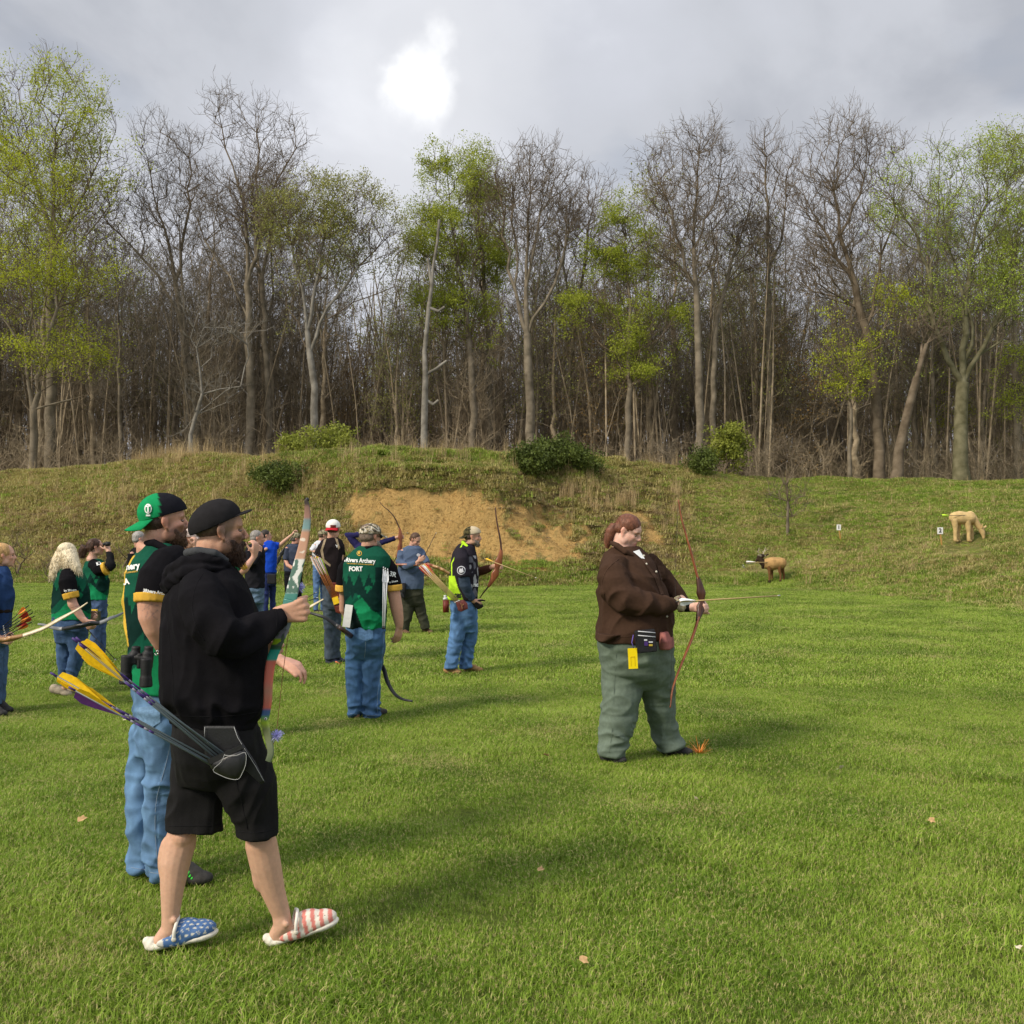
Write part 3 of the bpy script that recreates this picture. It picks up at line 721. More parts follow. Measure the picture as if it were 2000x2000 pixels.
px_tree("bare_tree", 56, (1040, 892), [[(1040, 892), (1034, 760), (1030, 655), (1028, 560), (1030, 430), (1035, 330)], [(1030, 650), (1005, 560), (985, 430), (965, 340)], [(1031, 655), (1065, 590), (1095, 520), (1120, 400)], [(1029, 560), (1050, 450), (1075, 340)], [(1028, 590), (1008, 470), (1000, 360)]],
        [(1035, 340, 75, 60), (970, 370, 45, 60), (1100, 380, 60, 70), (1035, 420, 110, 80), (1140, 430, 35, 50)], 620, 20,
        "big bare tree with an oval crown in the middle of the woods", trunk_r=.42, twigs=(2, .8, 2, .45), bark=M_bark)
px_tree("bare_tree", 60, (1108, 892), [[(1108, 892), (1115, 700), (1135, 560), (1150, 440), (1165, 370)], [(1120, 640), (1100, 520), (1110, 420)]],
        [(1165, 380, 35, 50), (1135, 470, 55, 70), (1105, 450, 40, 50)], 220, 21, "slender bare tree between the oval bare crown and the next green tree", trunk_r=.26, twigs=(2, .8, 2, .4))
px_tree("leafing_tree", 56, (1226, 900), [[(1226, 900), (1228, 720), (1232, 600), (1225, 500), (1215, 430)], [(1230, 650), (1270, 580), (1310, 540)], [(1228, 680), (1185, 600), (1165, 560)]],
        [(1215, 430, 45, 50), (1245, 520, 40, 90), (1185, 500, 45, 60), (1160, 610, 60, 35), (1225, 650, 65, 50), (1300, 630, 40, 30), (1240, 730, 60, 30)], 400, 22,
        "green-leaved tree left of the tallest bare pair", trunk_r=.28, leaf_m=M_leaf, leaves=34500, leaf_size=0.089, twigs=(2, .8, 1, .4))
px_tree("bare_tree", 55, (1368, 905), [[(1368, 905), (1366, 740), (1362, 600), (1355, 450), (1362, 340), (1368, 260)], [(1362, 560), (1320, 460), (1290, 360), (1275, 310)], [(1360, 500), (1395, 400), (1410, 310)]],
        [(1365, 290, 55, 60), (1290, 330, 40, 60), (1410, 330, 35, 60), (1340, 400, 90, 70), (1330, 500, 80, 50)], 520, 23,
        "tallest bare tree right of the centre, with a lacy spreading top", trunk_r=.36, twigs=(2, .8, 2, .45))
px_tree("bare_tree", 57, (1392, 905), [[(1392, 905), (1393, 740), (1400, 620), (1440, 480), (1470, 380)], [(1398, 640), (1385, 520), (1400, 420)]],
        [(1450, 400, 50, 80), (1420, 480, 60, 60), (1480, 470, 40, 60)], 260, 24, "bare trunk standing close against the right side of the tallest bare tree", trunk_r=.28, twigs=(2, .8, 2, .4))
px_tree("bare_tree", 59, (1500, 920), [[(1500, 920), (1502, 700), (1502, 500), (1495, 330), (1492, 270)], [(1502, 560), (1530, 440), (1540, 330)]],
        [(1495, 320, 40, 70), (1530, 360, 40, 80), (1500, 460, 50, 60)], 260, 25, "straight bare tree with upright broom-like twigs between the two tall bare crowns", trunk_r=.28, twigs=(2, .9, 1, .5), up=1.0)
px_tree("bare_tree", 54, (1720, 935), [[(1720, 935), (1712, 800), (1700, 680), (1672, 560), (1640, 460), (1630, 330), (1650, 260)], [(1690, 640), (1720, 500), (1750, 420), (1745, 300)], [(1665, 540), (1610, 450), (1570, 380)], [(1640, 450), (1680, 380), (1700, 280)]],
        [(1650, 280, 80, 60), (1580, 370, 60, 80), (1720, 320, 60, 70), (1650, 420, 110, 90), (1600, 520, 80, 60)], 680, 26,
        "dense many-branched bare tree with a broad brown crown left of the forked mossy tree", trunk_r=.42, twigs=(2, .8, 2, .45), bark=M_bark_dark)
px_tree("bare_tree", 50, (1745, 938), [[(1745, 938), (1765, 840), (1790, 740), (1800, 690)], [(1790, 730), (1830, 640), (1840, 600)]],
        [(1810, 640, 40, 40)], 60, 27, "dark trunk leaning right in front of the mossy forked tree", trunk_r=.40, twigs=(2, .8, 1, .4), bark=M_bark_dark)
px_tree("leafing_tree", 51, (1880, 940), [[(1880, 940), (1876, 860), (1880, 750)], [(1880, 750), (1850, 700), (1825, 640), (1810, 520), (1770, 430), (1745, 370)], [(1880, 752), (1850, 735), (1800, 718), (1740, 712), (1700, 722)], [(1880, 760), (1885, 620), (1900, 480), (1930, 360)], [(1880, 745), (1920, 680), (1960, 600), (1990, 480)],
        [(1884, 740), (1900, 640), (1850, 480), (1840, 380)], [(1890, 700), (1950, 670), (2020, 665)], [(1800, 560), (1830, 440), (1835, 300)]],
        [(1835, 290, 25, 45), (1780, 370, 60, 50), (1740, 430, 40, 50), (1890, 330, 60, 60), (1970, 290, 50, 60), (1900, 450, 120, 90), (1990, 420, 60, 100), (1900, 580, 110, 60), (1980, 620, 60, 50)], 760, 28,
        "wide-crowned tree forking low from a thick mossy trunk near the right end of the woods", trunk_r=.52, bark=M_bark_moss, twig=M_bark_moss, leaf_m=M_leaf_bright, leaves=19353, leaf_size=0.083, twigs=(2, .7, 1, .4))
px_tree("leafing_tree", 55, (1990, 942), [[(1990, 942), (1985, 700), (1975, 480), (1960, 330)]], [(1960, 320, 45, 70), (2010, 380, 60, 90), (1980, 520, 70, 80), (2010, 750, 60, 80)], 300, 29,
        "green-topped tree behind the mossy forked tree at the end of the woods", trunk_r=.30, leaf_m=M_leaf, leaves=25874, leaf_size=0.089, twigs=(2, .8, 1, .4))
px_tree("twisted_tree", 50, (375, 888), [[(375, 888), (372, 850), (383, 810), (395, 770), (390, 720), (384, 680), (398, 640), (402, 600)], [(383, 815), (360, 840), (335, 852)], [(395, 790), (430, 760), (470, 755)], [(386, 690), (372, 660), (378, 640)], [(398, 650), (440, 640), (470, 650), (520, 645)]],
        [(440, 640, 70, 30), (420, 760, 60, 30), (380, 600, 40, 30)], 90, 30, "small bleached tree with crooked pale limbs on the bank's left crest", cat="tree", trunk_r=.16, bark=M_bark_pale, twig=M_bark_pale, twigs=(2, .5, 1, .3), sweep=-.1, minfrac=.1)
px_tree("leafing_tree", 53, (1660, 935), [[(1660, 935), (1662, 800), (1655, 700), (1645, 640)]], [(1660, 700, 70, 40), (1650, 760, 60, 30), (1740, 600, 60, 40), (1650, 640, 50, 40)], 140, 31,
        "low tree with sparse bright leaves in front of the dense bare tree", trunk_r=.15, leaf_m=M_leaf_yellow, leaves=5692, leaf_size=0.089, twigs=(2, .7, 1, .4), minfrac=.15)

# shrubs on the bank
def shrub(name, px, py, w, h, Y, seed, label, leaf_m, leaves, n=60, size=.07, tw=M_bark_dark, cat="shrub"):
    r = np.random.default_rng(seed)
    q = hit(px, py + h * .42, 25) if Y < 42 else P(px, py, Y); q.z = ground(q.x, q.y) - .05
    s = q.y / F; W = w * s / 2; H = h * s
    T = Tree(seed); T.line([np.zeros(3), np.array([0, 0, .12 * H])], -1, wig=0)
    bl = [(r.uniform(-.55, .55) * W, r.uniform(-.4, .4) * W, H * r.uniform(.35, .65), W * .5, W * .45, H * .38) for _ in range(6)]
    tg = ell_targets(r, bl, n); tg[:, 2] = np.clip(tg[:, 2], .1, None)
    T.grow(tg, minz=-1, wpl=.2)
    o = finish_tree(T, name, q, tw, tw, leaf_m, tip=.008, r_base=.05, thick=.03, twigs=(2, .3, 1, .2), twig_r=.005, leaves=leaves, leaf_size=size, leaf_spread=.16, up=.2, gaps=False)
    tag(o, label, cat); return o
shrub("evergreen_shrub", 1090, 900, 150, 62, 40.5, 41, "dark evergreen bush on the crest right of the sand face", M_leaf_dark, 12000, 110, .10)
shrub("evergreen_shrub", 1030, 908, 80, 50, 40, 42, "smaller dark bush joined to the left side of the crest evergreen", M_leaf_dark, 5000, 50, .10)
shrub("green_shrub", 545, 938, 84, 48, 40, 43, "round dull green bush on the bank behind the painted bow's tip", M_leaf_dark, 5000, 50, .09)
shrub("leafing_shrub", 620, 888, 150, 66, 44, 44, "low yellow-green leafing bush on the crest below the pale-barked tree", M_leaf_bush, 7000, 90, .11)
shrub("leafing_shrub", 1415, 930, 110, 100, 47, 45, "yellow-green leafing bush on the crest below the tallest bare tree", M_leaf_bush, 5500, 90, .11)
shrub("green_shrub", 1365, 945, 60, 50, 45, 46, "dull green bush tucked under the yellow-green one on the crest", M_leaf_dark, 3000, 40, .10)
shrub("dry_shrub", 1300, 915, 90, 75, 47, 47, "leafless reddish brush on the crest behind the woman's bow", None, 0, 120, tw=M_bark)
shrub("dry_shrub", 35, 1080, 90, 110, 35.5, 48, "tangle of bare brown twigs at the left foot of the bank", None, 0, 120)
shrub("dry_shrub", 110, 1110, 90, 80, 35.5, 49, "low bare thicket at the foot of the bank behind the blond archer", None, 0, 100)
shrub("dry_shrub", 240, 1080, 40, 90, 36, 50, "thin bare sapling brush behind the green-capped man", None, 0, 40)
# small bare tree on the right slope
hp = hit(1538, 1045)
tr = px_tree("sapling", hp.y, (1538, 1045), [[(1538, 1045), (1539, 980), (1536, 900), (1530, 840)]], [(1538, 960, 50, 40), (1536, 1000, 36, 16), (1534, 880, 36, 50)], 110, 51,
        "small bare sapling standing alone on the right slope above the elk", trunk_r=.07, tip=.009, thick=.03, twigs=(2, .4, 2, .25), twig_r=.007, minfrac=.12, sweep=-.05)

# the woods behind: a few kinds, copied tree by tree
def wood_tree(kind, seed):
    r = np.random.default_rng(seed)
    if kind == 0: H, cw, nn, tr_, lv = 22, 3.3, 240, .25, None
    elif kind == 1: H, cw, nn, tr_, lv = 19, 2.8, 210, .19, None
    elif kind == 2: H, cw, nn, tr_, lv = 19, 3.2, 190, .21, M_leaf_olive
    elif kind == 3: H, cw, nn, tr_, lv = 9.5, 2.4, 150, .07, None
    elif kind == 4: H, cw, nn, tr_, lv = 12, 2.5, 150, .09, M_leaf_rust
    else: H, cw, nn, tr_, lv = 14, 3.0, 150, .12, M_leaf_yellow
    T = Tree(seed)
    lx, ly = r.normal(0, .05 * H, 2)
    T.line([np.zeros(3), np.array([lx * .3, ly * .3, H * .35]), np.array([lx * .6, ly * .6, H * .65]), np.array([lx, ly, H * .92])], -1, wig=.09, step=.9)
    bl = [(lx, ly, H * .82, cw * .8, cw * .8, H * .17), (lx * .6, ly * .6, H * .62, cw, cw, H * .17), (0, 0, H * .42, cw * .95, cw * .95, H * .18)]
    if kind in (3, 4): bl.append((0, 0, H * .2, cw * .7, cw * .7, H * .15))
    T.grow(ell_targets(r, bl, nn), minz=.12 * H if kind in (1, 3, 4) else .25 * H)
    return finish_tree(T, ["bare_tree", "bare_tree", "leafing_tree", "bare_sapling", "budding_tree", "leafing_tree"][kind], (0, 0, 0), M_brush if kind != 1 else M_bark, M_brush if kind in (3, 4) else M_bark, lv,
                       r_base=tr_, tip=.012, thick=.04, twigs=(2, .9, 2, .5), twig_r=.011, leaves={2: 3500, 4: 2600, 5: 6000}.get(kind, 0), leaf_size=.12, leaf_spread=.25)
def copy_tree(o, loc, rz, sc):
    c = o.copy(); COL.objects.link(c); c.location = loc; c.rotation_euler = (0, 0, rz); c.scale = (sc, sc, sc)
    for ch in o.children:
        d = ch.copy(); COL.objects.link(d); d.parent = c; d.matrix_parent_inverse = Matrix()
    return c
kinds = [(k, wood_tree(k, 300 + 7 * i)) for i, k in enumerate([0, 0, 1, 1, 2, 3, 3, 3, 4, 4, 5])]
used = set()
r = np.random.default_rng(77)
WL = ["slim bare tree deep in the woods", "thin dark bare tree deep in the woods", "olive-leaved tree deep in the woods", "bare sapling in the undergrowth of the woods", "reddish budding young tree in the woods", "light green young tree in the woods"]
WG = ["bare trees deep in the woods", "thin dark trees deep in the woods", "olive-leaved trees deep in the woods", "bare saplings in the woods", "budding young trees in the woods", "light green young trees in the woods"]
rows = [(60, 24, .30), (64, 34, .35), (69, 38, .4), (75, 42, .5), (82, 46, .5), (90, 50, .4)]
cnt = 0
for yr, nrow, ps in rows:
    for j in range(nrow):
        u = -0.60 + 1.2 * (j + r.uniform(.1, .9)) / nrow
        y = yr + r.uniform(-2.5, 2.5); x = u * y; px = 1000 + F * u
        w = np.array([.19, .18, .19, .18, .07, .03, .03, .03, .04, .03, .03], float)
        if 640 < px < 800: w = w * np.array([.35, .35, .5, .5, .3, 1.6, 1.6, 1.6, 3.5, 3.5, 1])
        if px > 1450: w[4] *= 2; w[10] *= 3
        k = r.choice(len(kinds), p=w / w.sum())
        kd, pr = kinds[k]
        loc = (x, y, ground(x, y) - .1); rz = r.uniform(0, 6.28); sc = r.uniform(.8, 1.08)
        if 640 < px < 800 and kd < 3: sc *= .72
        if k in used: o = copy_tree(pr, loc, rz, sc)
        else:
            used.add(k); o = pr; o.location = loc; o.rotation_euler = (0, 0, rz); o.scale = (sc, sc, sc)
        tag(o, WL[kd], "tree", WG[kd]); cnt += 1
for k, (kd, pr) in enumerate(kinds):
    if k not in used:
        x = 1.5 * k - 8; pr.location = (x, 72, ground(x, 72) - .1); tag(pr, WL[kd], "tree", WG[kd])

# the mass of poles and brush farther in, which nobody could count
def pole_patch(seed, n, h0, h1, wx, wy, rr):
    r = np.random.default_rng(seed)
    x = r.uniform(-wx, wx, n); y = r.uniform(-wy, wy, n); h = r.uniform(h0, h1, n)
    a = np.stack([x, y, np.zeros(n) - .2], 1); l1 = r.normal(0, .04, (n, 2)) * h[:, None]
    b = a + np.concatenate([l1, h[:, None] * .5], 1); c = b + np.concatenate([l1 * 1.3 + r.normal(0, .02, (n, 2)) * h[:, None], h[:, None] * .5], 1)
    rad = rr * r.uniform(.5, 1.5, n)
    v1, f1 = frusta(a, b, rad, rad * .8, 5); v2, f2 = frusta(b, c, rad * .8, rad * .25, 5)
    st = np.concatenate([a + (c - a) * r.uniform(.15, 1, (n, 1)) for _ in range(6)]); d = r.normal(0, 1, (len(st), 3)); d[:, 2] = np.abs(d[:, 2]) * .7 + .2; d /= np.linalg.norm(d, axis=1, keepdims=True)
    A, B, R1, R2, e_, d_ = twig_cloud(st, d, 1, 1.7, .013, r, .2, .3)
    v3, f3 = frusta(A, B, R1, R2, 3)
    A, B, R1, R2, e2, d2 = twig_cloud(np.concatenate([e_, B[:len(e_)]]), np.concatenate([d_, d_]), 3, .7, .008, r, .2, .9, 1)
    v4, f4 = frusta(A, B, R1, R2, 3)
    o1, o2, o3 = len(v1), len(v1) + len(v2), len(v1) + len(v2) + len(v3)
    Fc = np.concatenate([f1, f2 + o1, f3 + o2, f4 + o3])
    me = np_mesh("poles", np.concatenate([v1, v2, v3, v4]), Fc.ravel(), np.full(len(Fc), 4)); me.materials.append(M_brush)
    return bpy.data.objects.new("poles", me)
pp = [pole_patch(500 + k, 30, 6, 16, 4, 4, .060) for k in range(3)] + [pole_patch(510 + k, 45, 1.0, 3.0, 4, 4, .018) for k in range(2)]
pts, scs, ixs = [], [], []
for yr, st in ((62, 7), (70, 7), (78, 7), (88, 7), (99, 7.5), (112, 8), (126, 9)):
    x = -0.62 * yr
    while x < .62 * yr:
        xx, yy = x + r.uniform(-1.5, 1.5), yr + r.uniform(-2, 2)
        pts.append((xx, yy, ground(xx, yy))); scs.append(r.uniform(.85, 1.15) * (1.0 if yr < 95 else 1.25)); ixs.append(int(r.integers(0, 3)))
        if yr < 90:
            xx, yy = x + r.uniform(-1.5, 1.5), yr - 5 + r.uniform(-2, 2)
            pts.append((xx, yy, ground(xx, yy))); scs.append(r.uniform(.8, 1.1)); ixs.append(int(r.integers(3, 5)))
        x += st
wd = scatter("undergrowth", np.array(pts), np.array(scs), r.uniform(0, 6.28, len(pts)), np.array(ixs), pp)
tag(wd, "mass of thin poles and bare brush filling the depth of the woods", "undergrowth", kind='stuff')
# ------------------------------------------------------------------ modelling tools for figures and gear
_tmp = bpy.data.scenes.new("workbench")
def _sphere(nu=14, nv=9):
    V = [(0, 0, 1)]
    for i in range(1, nv):
        p = math.pi * i / nv
        for j in range(nu):
            a = 2 * math.pi * j / nu; V.append((math.sin(p) * math.cos(a), math.sin(p) * math.sin(a), math.cos(p)))
    V.append((0, 0, -1)); Fc = []
    for j in range(nu): Fc.append((0, 1 + j, 1 + (j + 1) % nu))
    for i in range(nv - 2):
        for j in range(nu):
            a = 1 + i * nu + j; b_ = 1 + i * nu + (j + 1) % nu; Fc.append((a, a + nu, b_ + nu, b_))
    e0 = 1 + (nv - 2) * nu
    for j in range(nu): Fc.append((e0 + j, len(V) - 1, e0 + (j + 1) % nu))
    return np.array(V), Fc
_SV, _SF = _sphere()
def ell(c, r, M=None):
    """ellipsoid at c with radii r, axes turned by the 3x3 M"""
    if not hasattr(r, '__len__'): r = (r, r, r)
    V = _SV * np.array(r)
    if M is not None: V = V @ np.array(M.to_3x3()).T
    return (V + np.array(c), _SF)
def tube(pts, rad, n=12, flat=1.0, axis=None, caps=True):
    """closed tube through pts; flat scales the radius along axis (a direction)"""
    P_ = [np.array(p, float) for p in pts]; rad = list(rad) if hasattr(rad, '__len__') else [rad] * len(P_)
    if caps:
        d0 = P_[0] - P_[1]; d0 /= np.linalg.norm(d0) + 1e-9; d1 = P_[-1] - P_[-2]; d1 /= np.linalg.norm(d1) + 1e-9
        P_ = [P_[0] + d0 * rad[0] * .95, P_[0] + d0 * rad[0] * .6] + P_ + [P_[-1] + d1 * rad[-1] * .6, P_[-1] + d1 * rad[-1] * .95]
        rad = [rad[0] * .3, rad[0] * .8] + rad + [rad[-1] * .8, rad[-1] * .3]
    m = len(P_); V = []
    ax = None if axis is None else np.array(axis, float)
    u = None
    for i in range(m):
        d = P_[min(i + 1, m - 1)] - P_[max(i - 1, 0)]; d /= np.linalg.norm(d) + 1e-9
        if ax is not None: u = np.cross(ax, d)
        elif u is None:
            u = np.cross(d, [0.13, .22, .97] if abs(d[2]) < .9 else [1, .1, .0])
        else: u = u - d * np.dot(u, d)
        u = u / (np.linalg.norm(u) + 1e-9); v = np.cross(d, u)
        for j in range(n):
            a = 2 * math.pi * j / n
            V.append(P_[i] + (u * math.cos(a) + v * math.sin(a) * flat) * rad[i])
    Fc = [tuple(reversed(range(n))), tuple(range((m - 1) * n, m * n))]
    for i in range(m - 1):
        for j in range(n):
            a = i * n + j; b_ = i * n + (j + 1) % n; Fc.append((a, b_, b_ + n, a + n))
    return np.array(V), Fc
def stack(rings, n=28, e=2.3, shear=None):
    """closed body from horizontal superellipse rings (cx, cy, z, rx, ry), top first"""
    V = []
    for cx, cy, z, rx, ry in rings:
        for j in range(n):
            a = 2 * math.pi * j / n; c, s = math.cos(a), math.sin(a)
            yy = ry * math.copysign(abs(s) ** (2 / e), s)
            V.append((cx + rx * math.copysign(abs(c) ** (2 / e), c) + (cx / cy * yy if shear else 0), cy + yy, z))
    m = len(rings); Fc = [tuple(range(n)), tuple(reversed(range((m - 1) * n, m * n)))]
    for i in range(m - 1):
        for j in range(n):
            a = i * n + j; b_ = i * n + (j + 1) % n; Fc.append((a + n, b_ + n, b_, a))
    return np.array(V), Fc
def box(c, h, M=None):
    V = np.array([(x, y, z) for x in (-1, 1) for y in (-1, 1) for z in (-1, 1)], float) * np.array(h)
    if M is not None: V = V @ np.array(M.to_3x3()).T
    return V + np.array(c), [(0, 1, 3, 2), (4, 6, 7, 5), (0, 4, 5, 1), (2, 3, 7, 6), (0, 2, 6, 4), (1, 5, 7, 3)]
def join(prims):
    Vs, Fs, o = [], [], 0
    for V_, F_ in prims:
        Vs.append(V_); Fs += [tuple(i + o for i in f) for f in F_]; o += len(V_)
    return np.concatenate(Vs), Fs
def raw(name, prims):
    V_, F_ = join(prims); me = bpy.data.meshes.new(name); me.from_pydata(V_.tolist(), [], F_); me.update(); return me
def fuse(name, prims, voxel, smooth=4, fac=.5):
    """one continuous surface out of overlapping closed pieces"""
    me = raw(name, prims); o = bpy.data.objects.new(name, me); _tmp.collection.objects.link(o)
    md = o.modifiers.new("r", 'REMESH'); md.mode = 'VOXEL'; md.voxel_size = voxel; md.adaptivity = 0
    if smooth:
        ms = o.modifiers.new("s", 'SMOOTH'); ms.factor = fac; ms.iterations = smooth
    _tmp.view_layers[0].update(); dg = _tmp.view_layers[0].depsgraph
    out = bpy.data.meshes.new_from_object(o.evaluated_get(dg))
    out.name = name
    bpy.data.objects.remove(o); bpy.data.meshes.remove(me)
    return out
def verts(me):
    V = np.empty(len(me.vertices) * 3, np.float32); me.vertices.foreach_get('co', V); return V.reshape(-1, 3)
def normals(me):
    V = np.empty(len(me.vertices) * 3, np.float32); me.vertices.foreach_get('normal', V); return V.reshape(-1, 3)
def setv(me, V): me.vertices.foreach_set('co', np.asarray(V, np.float32).ravel()); me.update()
def folds(me, amp, fr, seed=0.0, wfn=None, amp2=0.0, fr2=None):
    """cloth creases: ridged noise pushed along the normals; fr = how often along x, y, z"""
    V, N = verts(me), normals(me); D = np.zeros(len(V), np.float32)
    for i, c in enumerate(V):
        q = Vector((c[0] * fr[0] + seed, c[1] * fr[1] - seed, c[2] * fr[2]))
        w = noise.noise(Vector((c[0] * 3 + seed, c[1] * 3, c[2] * 3))) * 1.2
        q = q + Vector((w, w, w))
        d = (0.5 - 2.0 * abs(noise.noise(q))) * amp
        if amp2: d += noise.noise(Vector((c[0] * fr2[0], c[1] * fr2[1], c[2] * fr2[2] + seed))) * amp2
        D[i] = d
    if wfn is not None: D *= wfn(V)
    setv(me, V + N * D[:, None])
def px_of(V):
    """photo pixel of points seen from the eye"""
    V = np.asarray(V); return 1000 + F * V[:, 0] / V[:, 1], HZ - (V[:, 2] - CH) * F / V[:, 1]
def tint(me, rgb):
    """per-vertex base colour pattern (dyes, prints, complexion)"""
    c = np.ones((len(me.vertices), 4), np.float32); c[:, :3] = rgb
    a = me.color_attributes.new("tint", 'FLOAT_COLOR', 'POINT'); a.data.foreach_set('color', c.ravel())
def tmat(name, rough=.85, spec=.25, nsc=30, namt=.12, bump=.25, bsc=120, sss=0.0, sheen=0.0, bdist=.003):
    """material whose colour is the mesh's own dye pattern with a fine weave over it"""
    m = bpy.data.materials.new(name); m.use_nodes = True; n, l = m.node_tree.nodes, m.node_tree.links
    b = n['Principled BSDF']; b.inputs['Roughness'].default_value = rough; b.inputs['Specular IOR Level'].default_value = spec
    if sheen: b.inputs['Sheen Weight'].default_value = sheen
    if sss:
        b.inputs['Subsurface Weight'].default_value = sss; b.inputs['Subsurface Radius'].default_value = (1.0, .35, .2); b.inputs['Subsurface Scale'].default_value = .008
    v = n.new('ShaderNodeVertexColor'); v.layer_name = "tint"
    tc = n.new('ShaderNodeTexCoord'); t = n.new('ShaderNodeTexNoise'); t.inputs['Scale'].default_value = nsc; t.inputs['Detail'].default_value = 4; l.new(tc.outputs['Object'], t.inputs['Vector'])
    mr = n.new('ShaderNodeMapRange'); l.new(t.outputs['Fac'], mr.inputs[0]); mr.inputs[1].default_value = .3; mr.inputs[2].default_value = .7; mr.inputs[3].default_value = 1 - namt; mr.inputs[4].default_value = 1 + namt
    sc = n.new('ShaderNodeVectorMath'); sc.operation = 'SCALE'; l.new(v.outputs[0], sc.inputs[0]); l.new(mr.outputs[0], sc.inputs['Scale']); l.new(sc.outputs[0], b.inputs['Base Color'])
    if bump:
        t2 = n.new('ShaderNodeTexNoise'); t2.inputs['Scale'].default_value = bsc; t2.inputs['Detail'].default_value = 4; l.new(tc.outputs['Object'], t2.inputs['Vector'])
        bp = n.new('ShaderNodeBump'); bp.inputs['Strength'].default_value = bump; bp.inputs['Distance'].default_value = bdist; l.new(t2.outputs['Fac'], bp.inputs['Height']); l.new(bp.outputs[0], b.inputs['Normal'])
    return m
M_skin = tmat("skin", .55, .35, 60, .07, .25, 260, sss=.12, bdist=.001)
M_cloth = tmat("cloth", .95, .06, 45, .10, .4, 260, sheen=.0)
M_denim = tmat("denim", .9, .15, 14, .24, .5, 220)
M_hairm = tmat("hair", .55, .35, 90, .3, .6, 150)
M_black = mat("black_leather", (.013, .013, .014), .40, .45, .2, 30, .08, 140)
M_rubber = mat("black_rubber", (.014, .014, .015), .6, .35, .2, 30, .06, 100)
M_brownl = mat("brown_leather", (.10, .030, .014), .5, .4, .3, 20, .3, 120)
M_redl = mat("red_brown_leather", (.14, .022, .012), .55, .35, .3, 20, .3, 120)
M_white = mat("white_paint", (.75, .75, .72), .7, .3, .05, 30)
M_offw = mat("off_white", (.62, .58, .48), .7, .3, .1, 30, .2)
M_yellow = mat("yellow_plastic", (.80, .52, .01), .5, .4, .08, 20)
M_string = mat("bow_string", (.03, .028, .025), .7, .2)
M_metal = mat("steel", (.45, .45, .45), .3, .5, metal=.9)
M_shoe = mat("dark_shoe", (.03, .028, .028), .75, .3, .4, 20, .4)
M_boot = mat("tan_boot", (.30, .18, .075), .8, .2, .3, 20, .4)
M_greysh = mat("grey_shoe", (.32, .27, .20), .85, .2, .2, 20, .4)

def strands(me, n, length, wid, grav, col_fn, seed, comb=None, jitter=.35):
    """a fringe of thin hairs standing off a mesh; returned as a prim with colours"""
    r = np.random.default_rng(seed); me.calc_loop_triangles()
    V, N = verts(me), normals(me)
    idx = r.integers(0, len(V), n); p = V[idx]; nn = N[idx]
    d = nn * .5 + r.normal(0, jitter, (n, 3)); d[:, 2] -= grav
    if comb is not None: d = d + np.array(comb)
    d /= np.linalg.norm(d, axis=1, keepdims=True); s = np.cross(d, r.normal(0, 1, (n, 3))); s /= np.linalg.norm(s, axis=1, keepdims=True) + 1e-9
    L = length * r.uniform(.5, 1.3, (n, 1)); w = wid / 2
    Q = np.stack([p - s * w - nn * .002, p + s * w - nn * .002, p + d * L + np.array([0, 0, -.15]) * L * .6], 1).reshape(-1, 3)
    return Q, [(3 * i, 3 * i + 1, 3 * i + 2) for i in range(n)]

def frame(yaw, pitch=0.0, roll=0.0):
    """axes fwd, left, up. yaw 0 looks to +x (right in the photograph), 90 away from the eye; pitch > 0 looks down"""
    y, p = math.radians(yaw), math.radians(pitch)
    f = Vector((math.cos(y) * math.cos(p), math.sin(y) * math.cos(p), -math.sin(p)))
    lft = Vector((-math.sin(y), math.cos(y), 0)); up = f.cross(lft)
    M = Matrix((f, lft, up)).transposed()
    if roll: M = M @ Matrix.Rotation(math.radians(roll), 3, 'X')
    return M

def hand_prims(W, d, n, right=True, curls=(.4, .5, .4), spread=0.0, thumb=(.6, .7, .35), tcurl=.5, s=1.0, k=1.0):
    """wrist point, finger direction, palm normal; each finger bends by the three curl angles towards the palm"""
    W = Vector(W); d = Vector(d).normalized(); n = Vector(n); n = (n - d * n.dot(d)).normalized(); t = d.cross(n) * (1 if right else -1)
    out = []
    offs = (.034, .0115, -.0115, -.033); lens = (.074, .083, .077, .060)
    if not hasattr(curls[0], '__len__'): curls = (curls,) * 4
    for i in range(4):
        kn = W + d * (.092 - (.006 if i in (0,) else .0) - (.010 if i == 3 else 0)) * s + t * offs[i] * s
        out.append(tube([W - d * .01 + t * offs[i] * .45 * s, (W + kn) / 2 + t * offs[i] * .12 - n * .002, kn], [.0175 * s, .0165 * s, .0115 * s * k], 10))
        cur, ang, L = kn, 0.0, lens[i] * s
        sd = t * (offs[i] / .034) * spread
        pp, rr = [kn], [.0105 * s * k]
        for j, (fr, rd) in enumerate(((.48, .0095), (.29, .0086), (.24, .0072))):
            ang += curls[i][j]
            dd = (d * math.cos(ang) + n * math.sin(ang) + sd).normalized()
            cur = cur + dd * L * fr; pp.append(cur); rr.append(rd * s * k)
        out.append(tube(pp, rr, 9))
    b0 = W + d * .022 * s + t * .022 * s + n * .006
    dd = (d * thumb[0] + t * thumb[1] + n * thumb[2]).normalized()
    b1 = b0 + dd * .044 * s; d2 = (dd * (1 - tcurl) + (d * .8 + n * .5) * tcurl).normalized(); b2 = b1 + d2 * .033 * s; d3 = (d2 * .7 + (d * .6 + n * .6) * .5 * tcurl * 2).normalized()
    out.append(tube([b0 - dd * .012, b0, b1, b2, b2 + d3 * .022 * s], [.014 * s, .0155 * s, .0122 * s, .0105 * s, .0088 * s], 10))
    return out

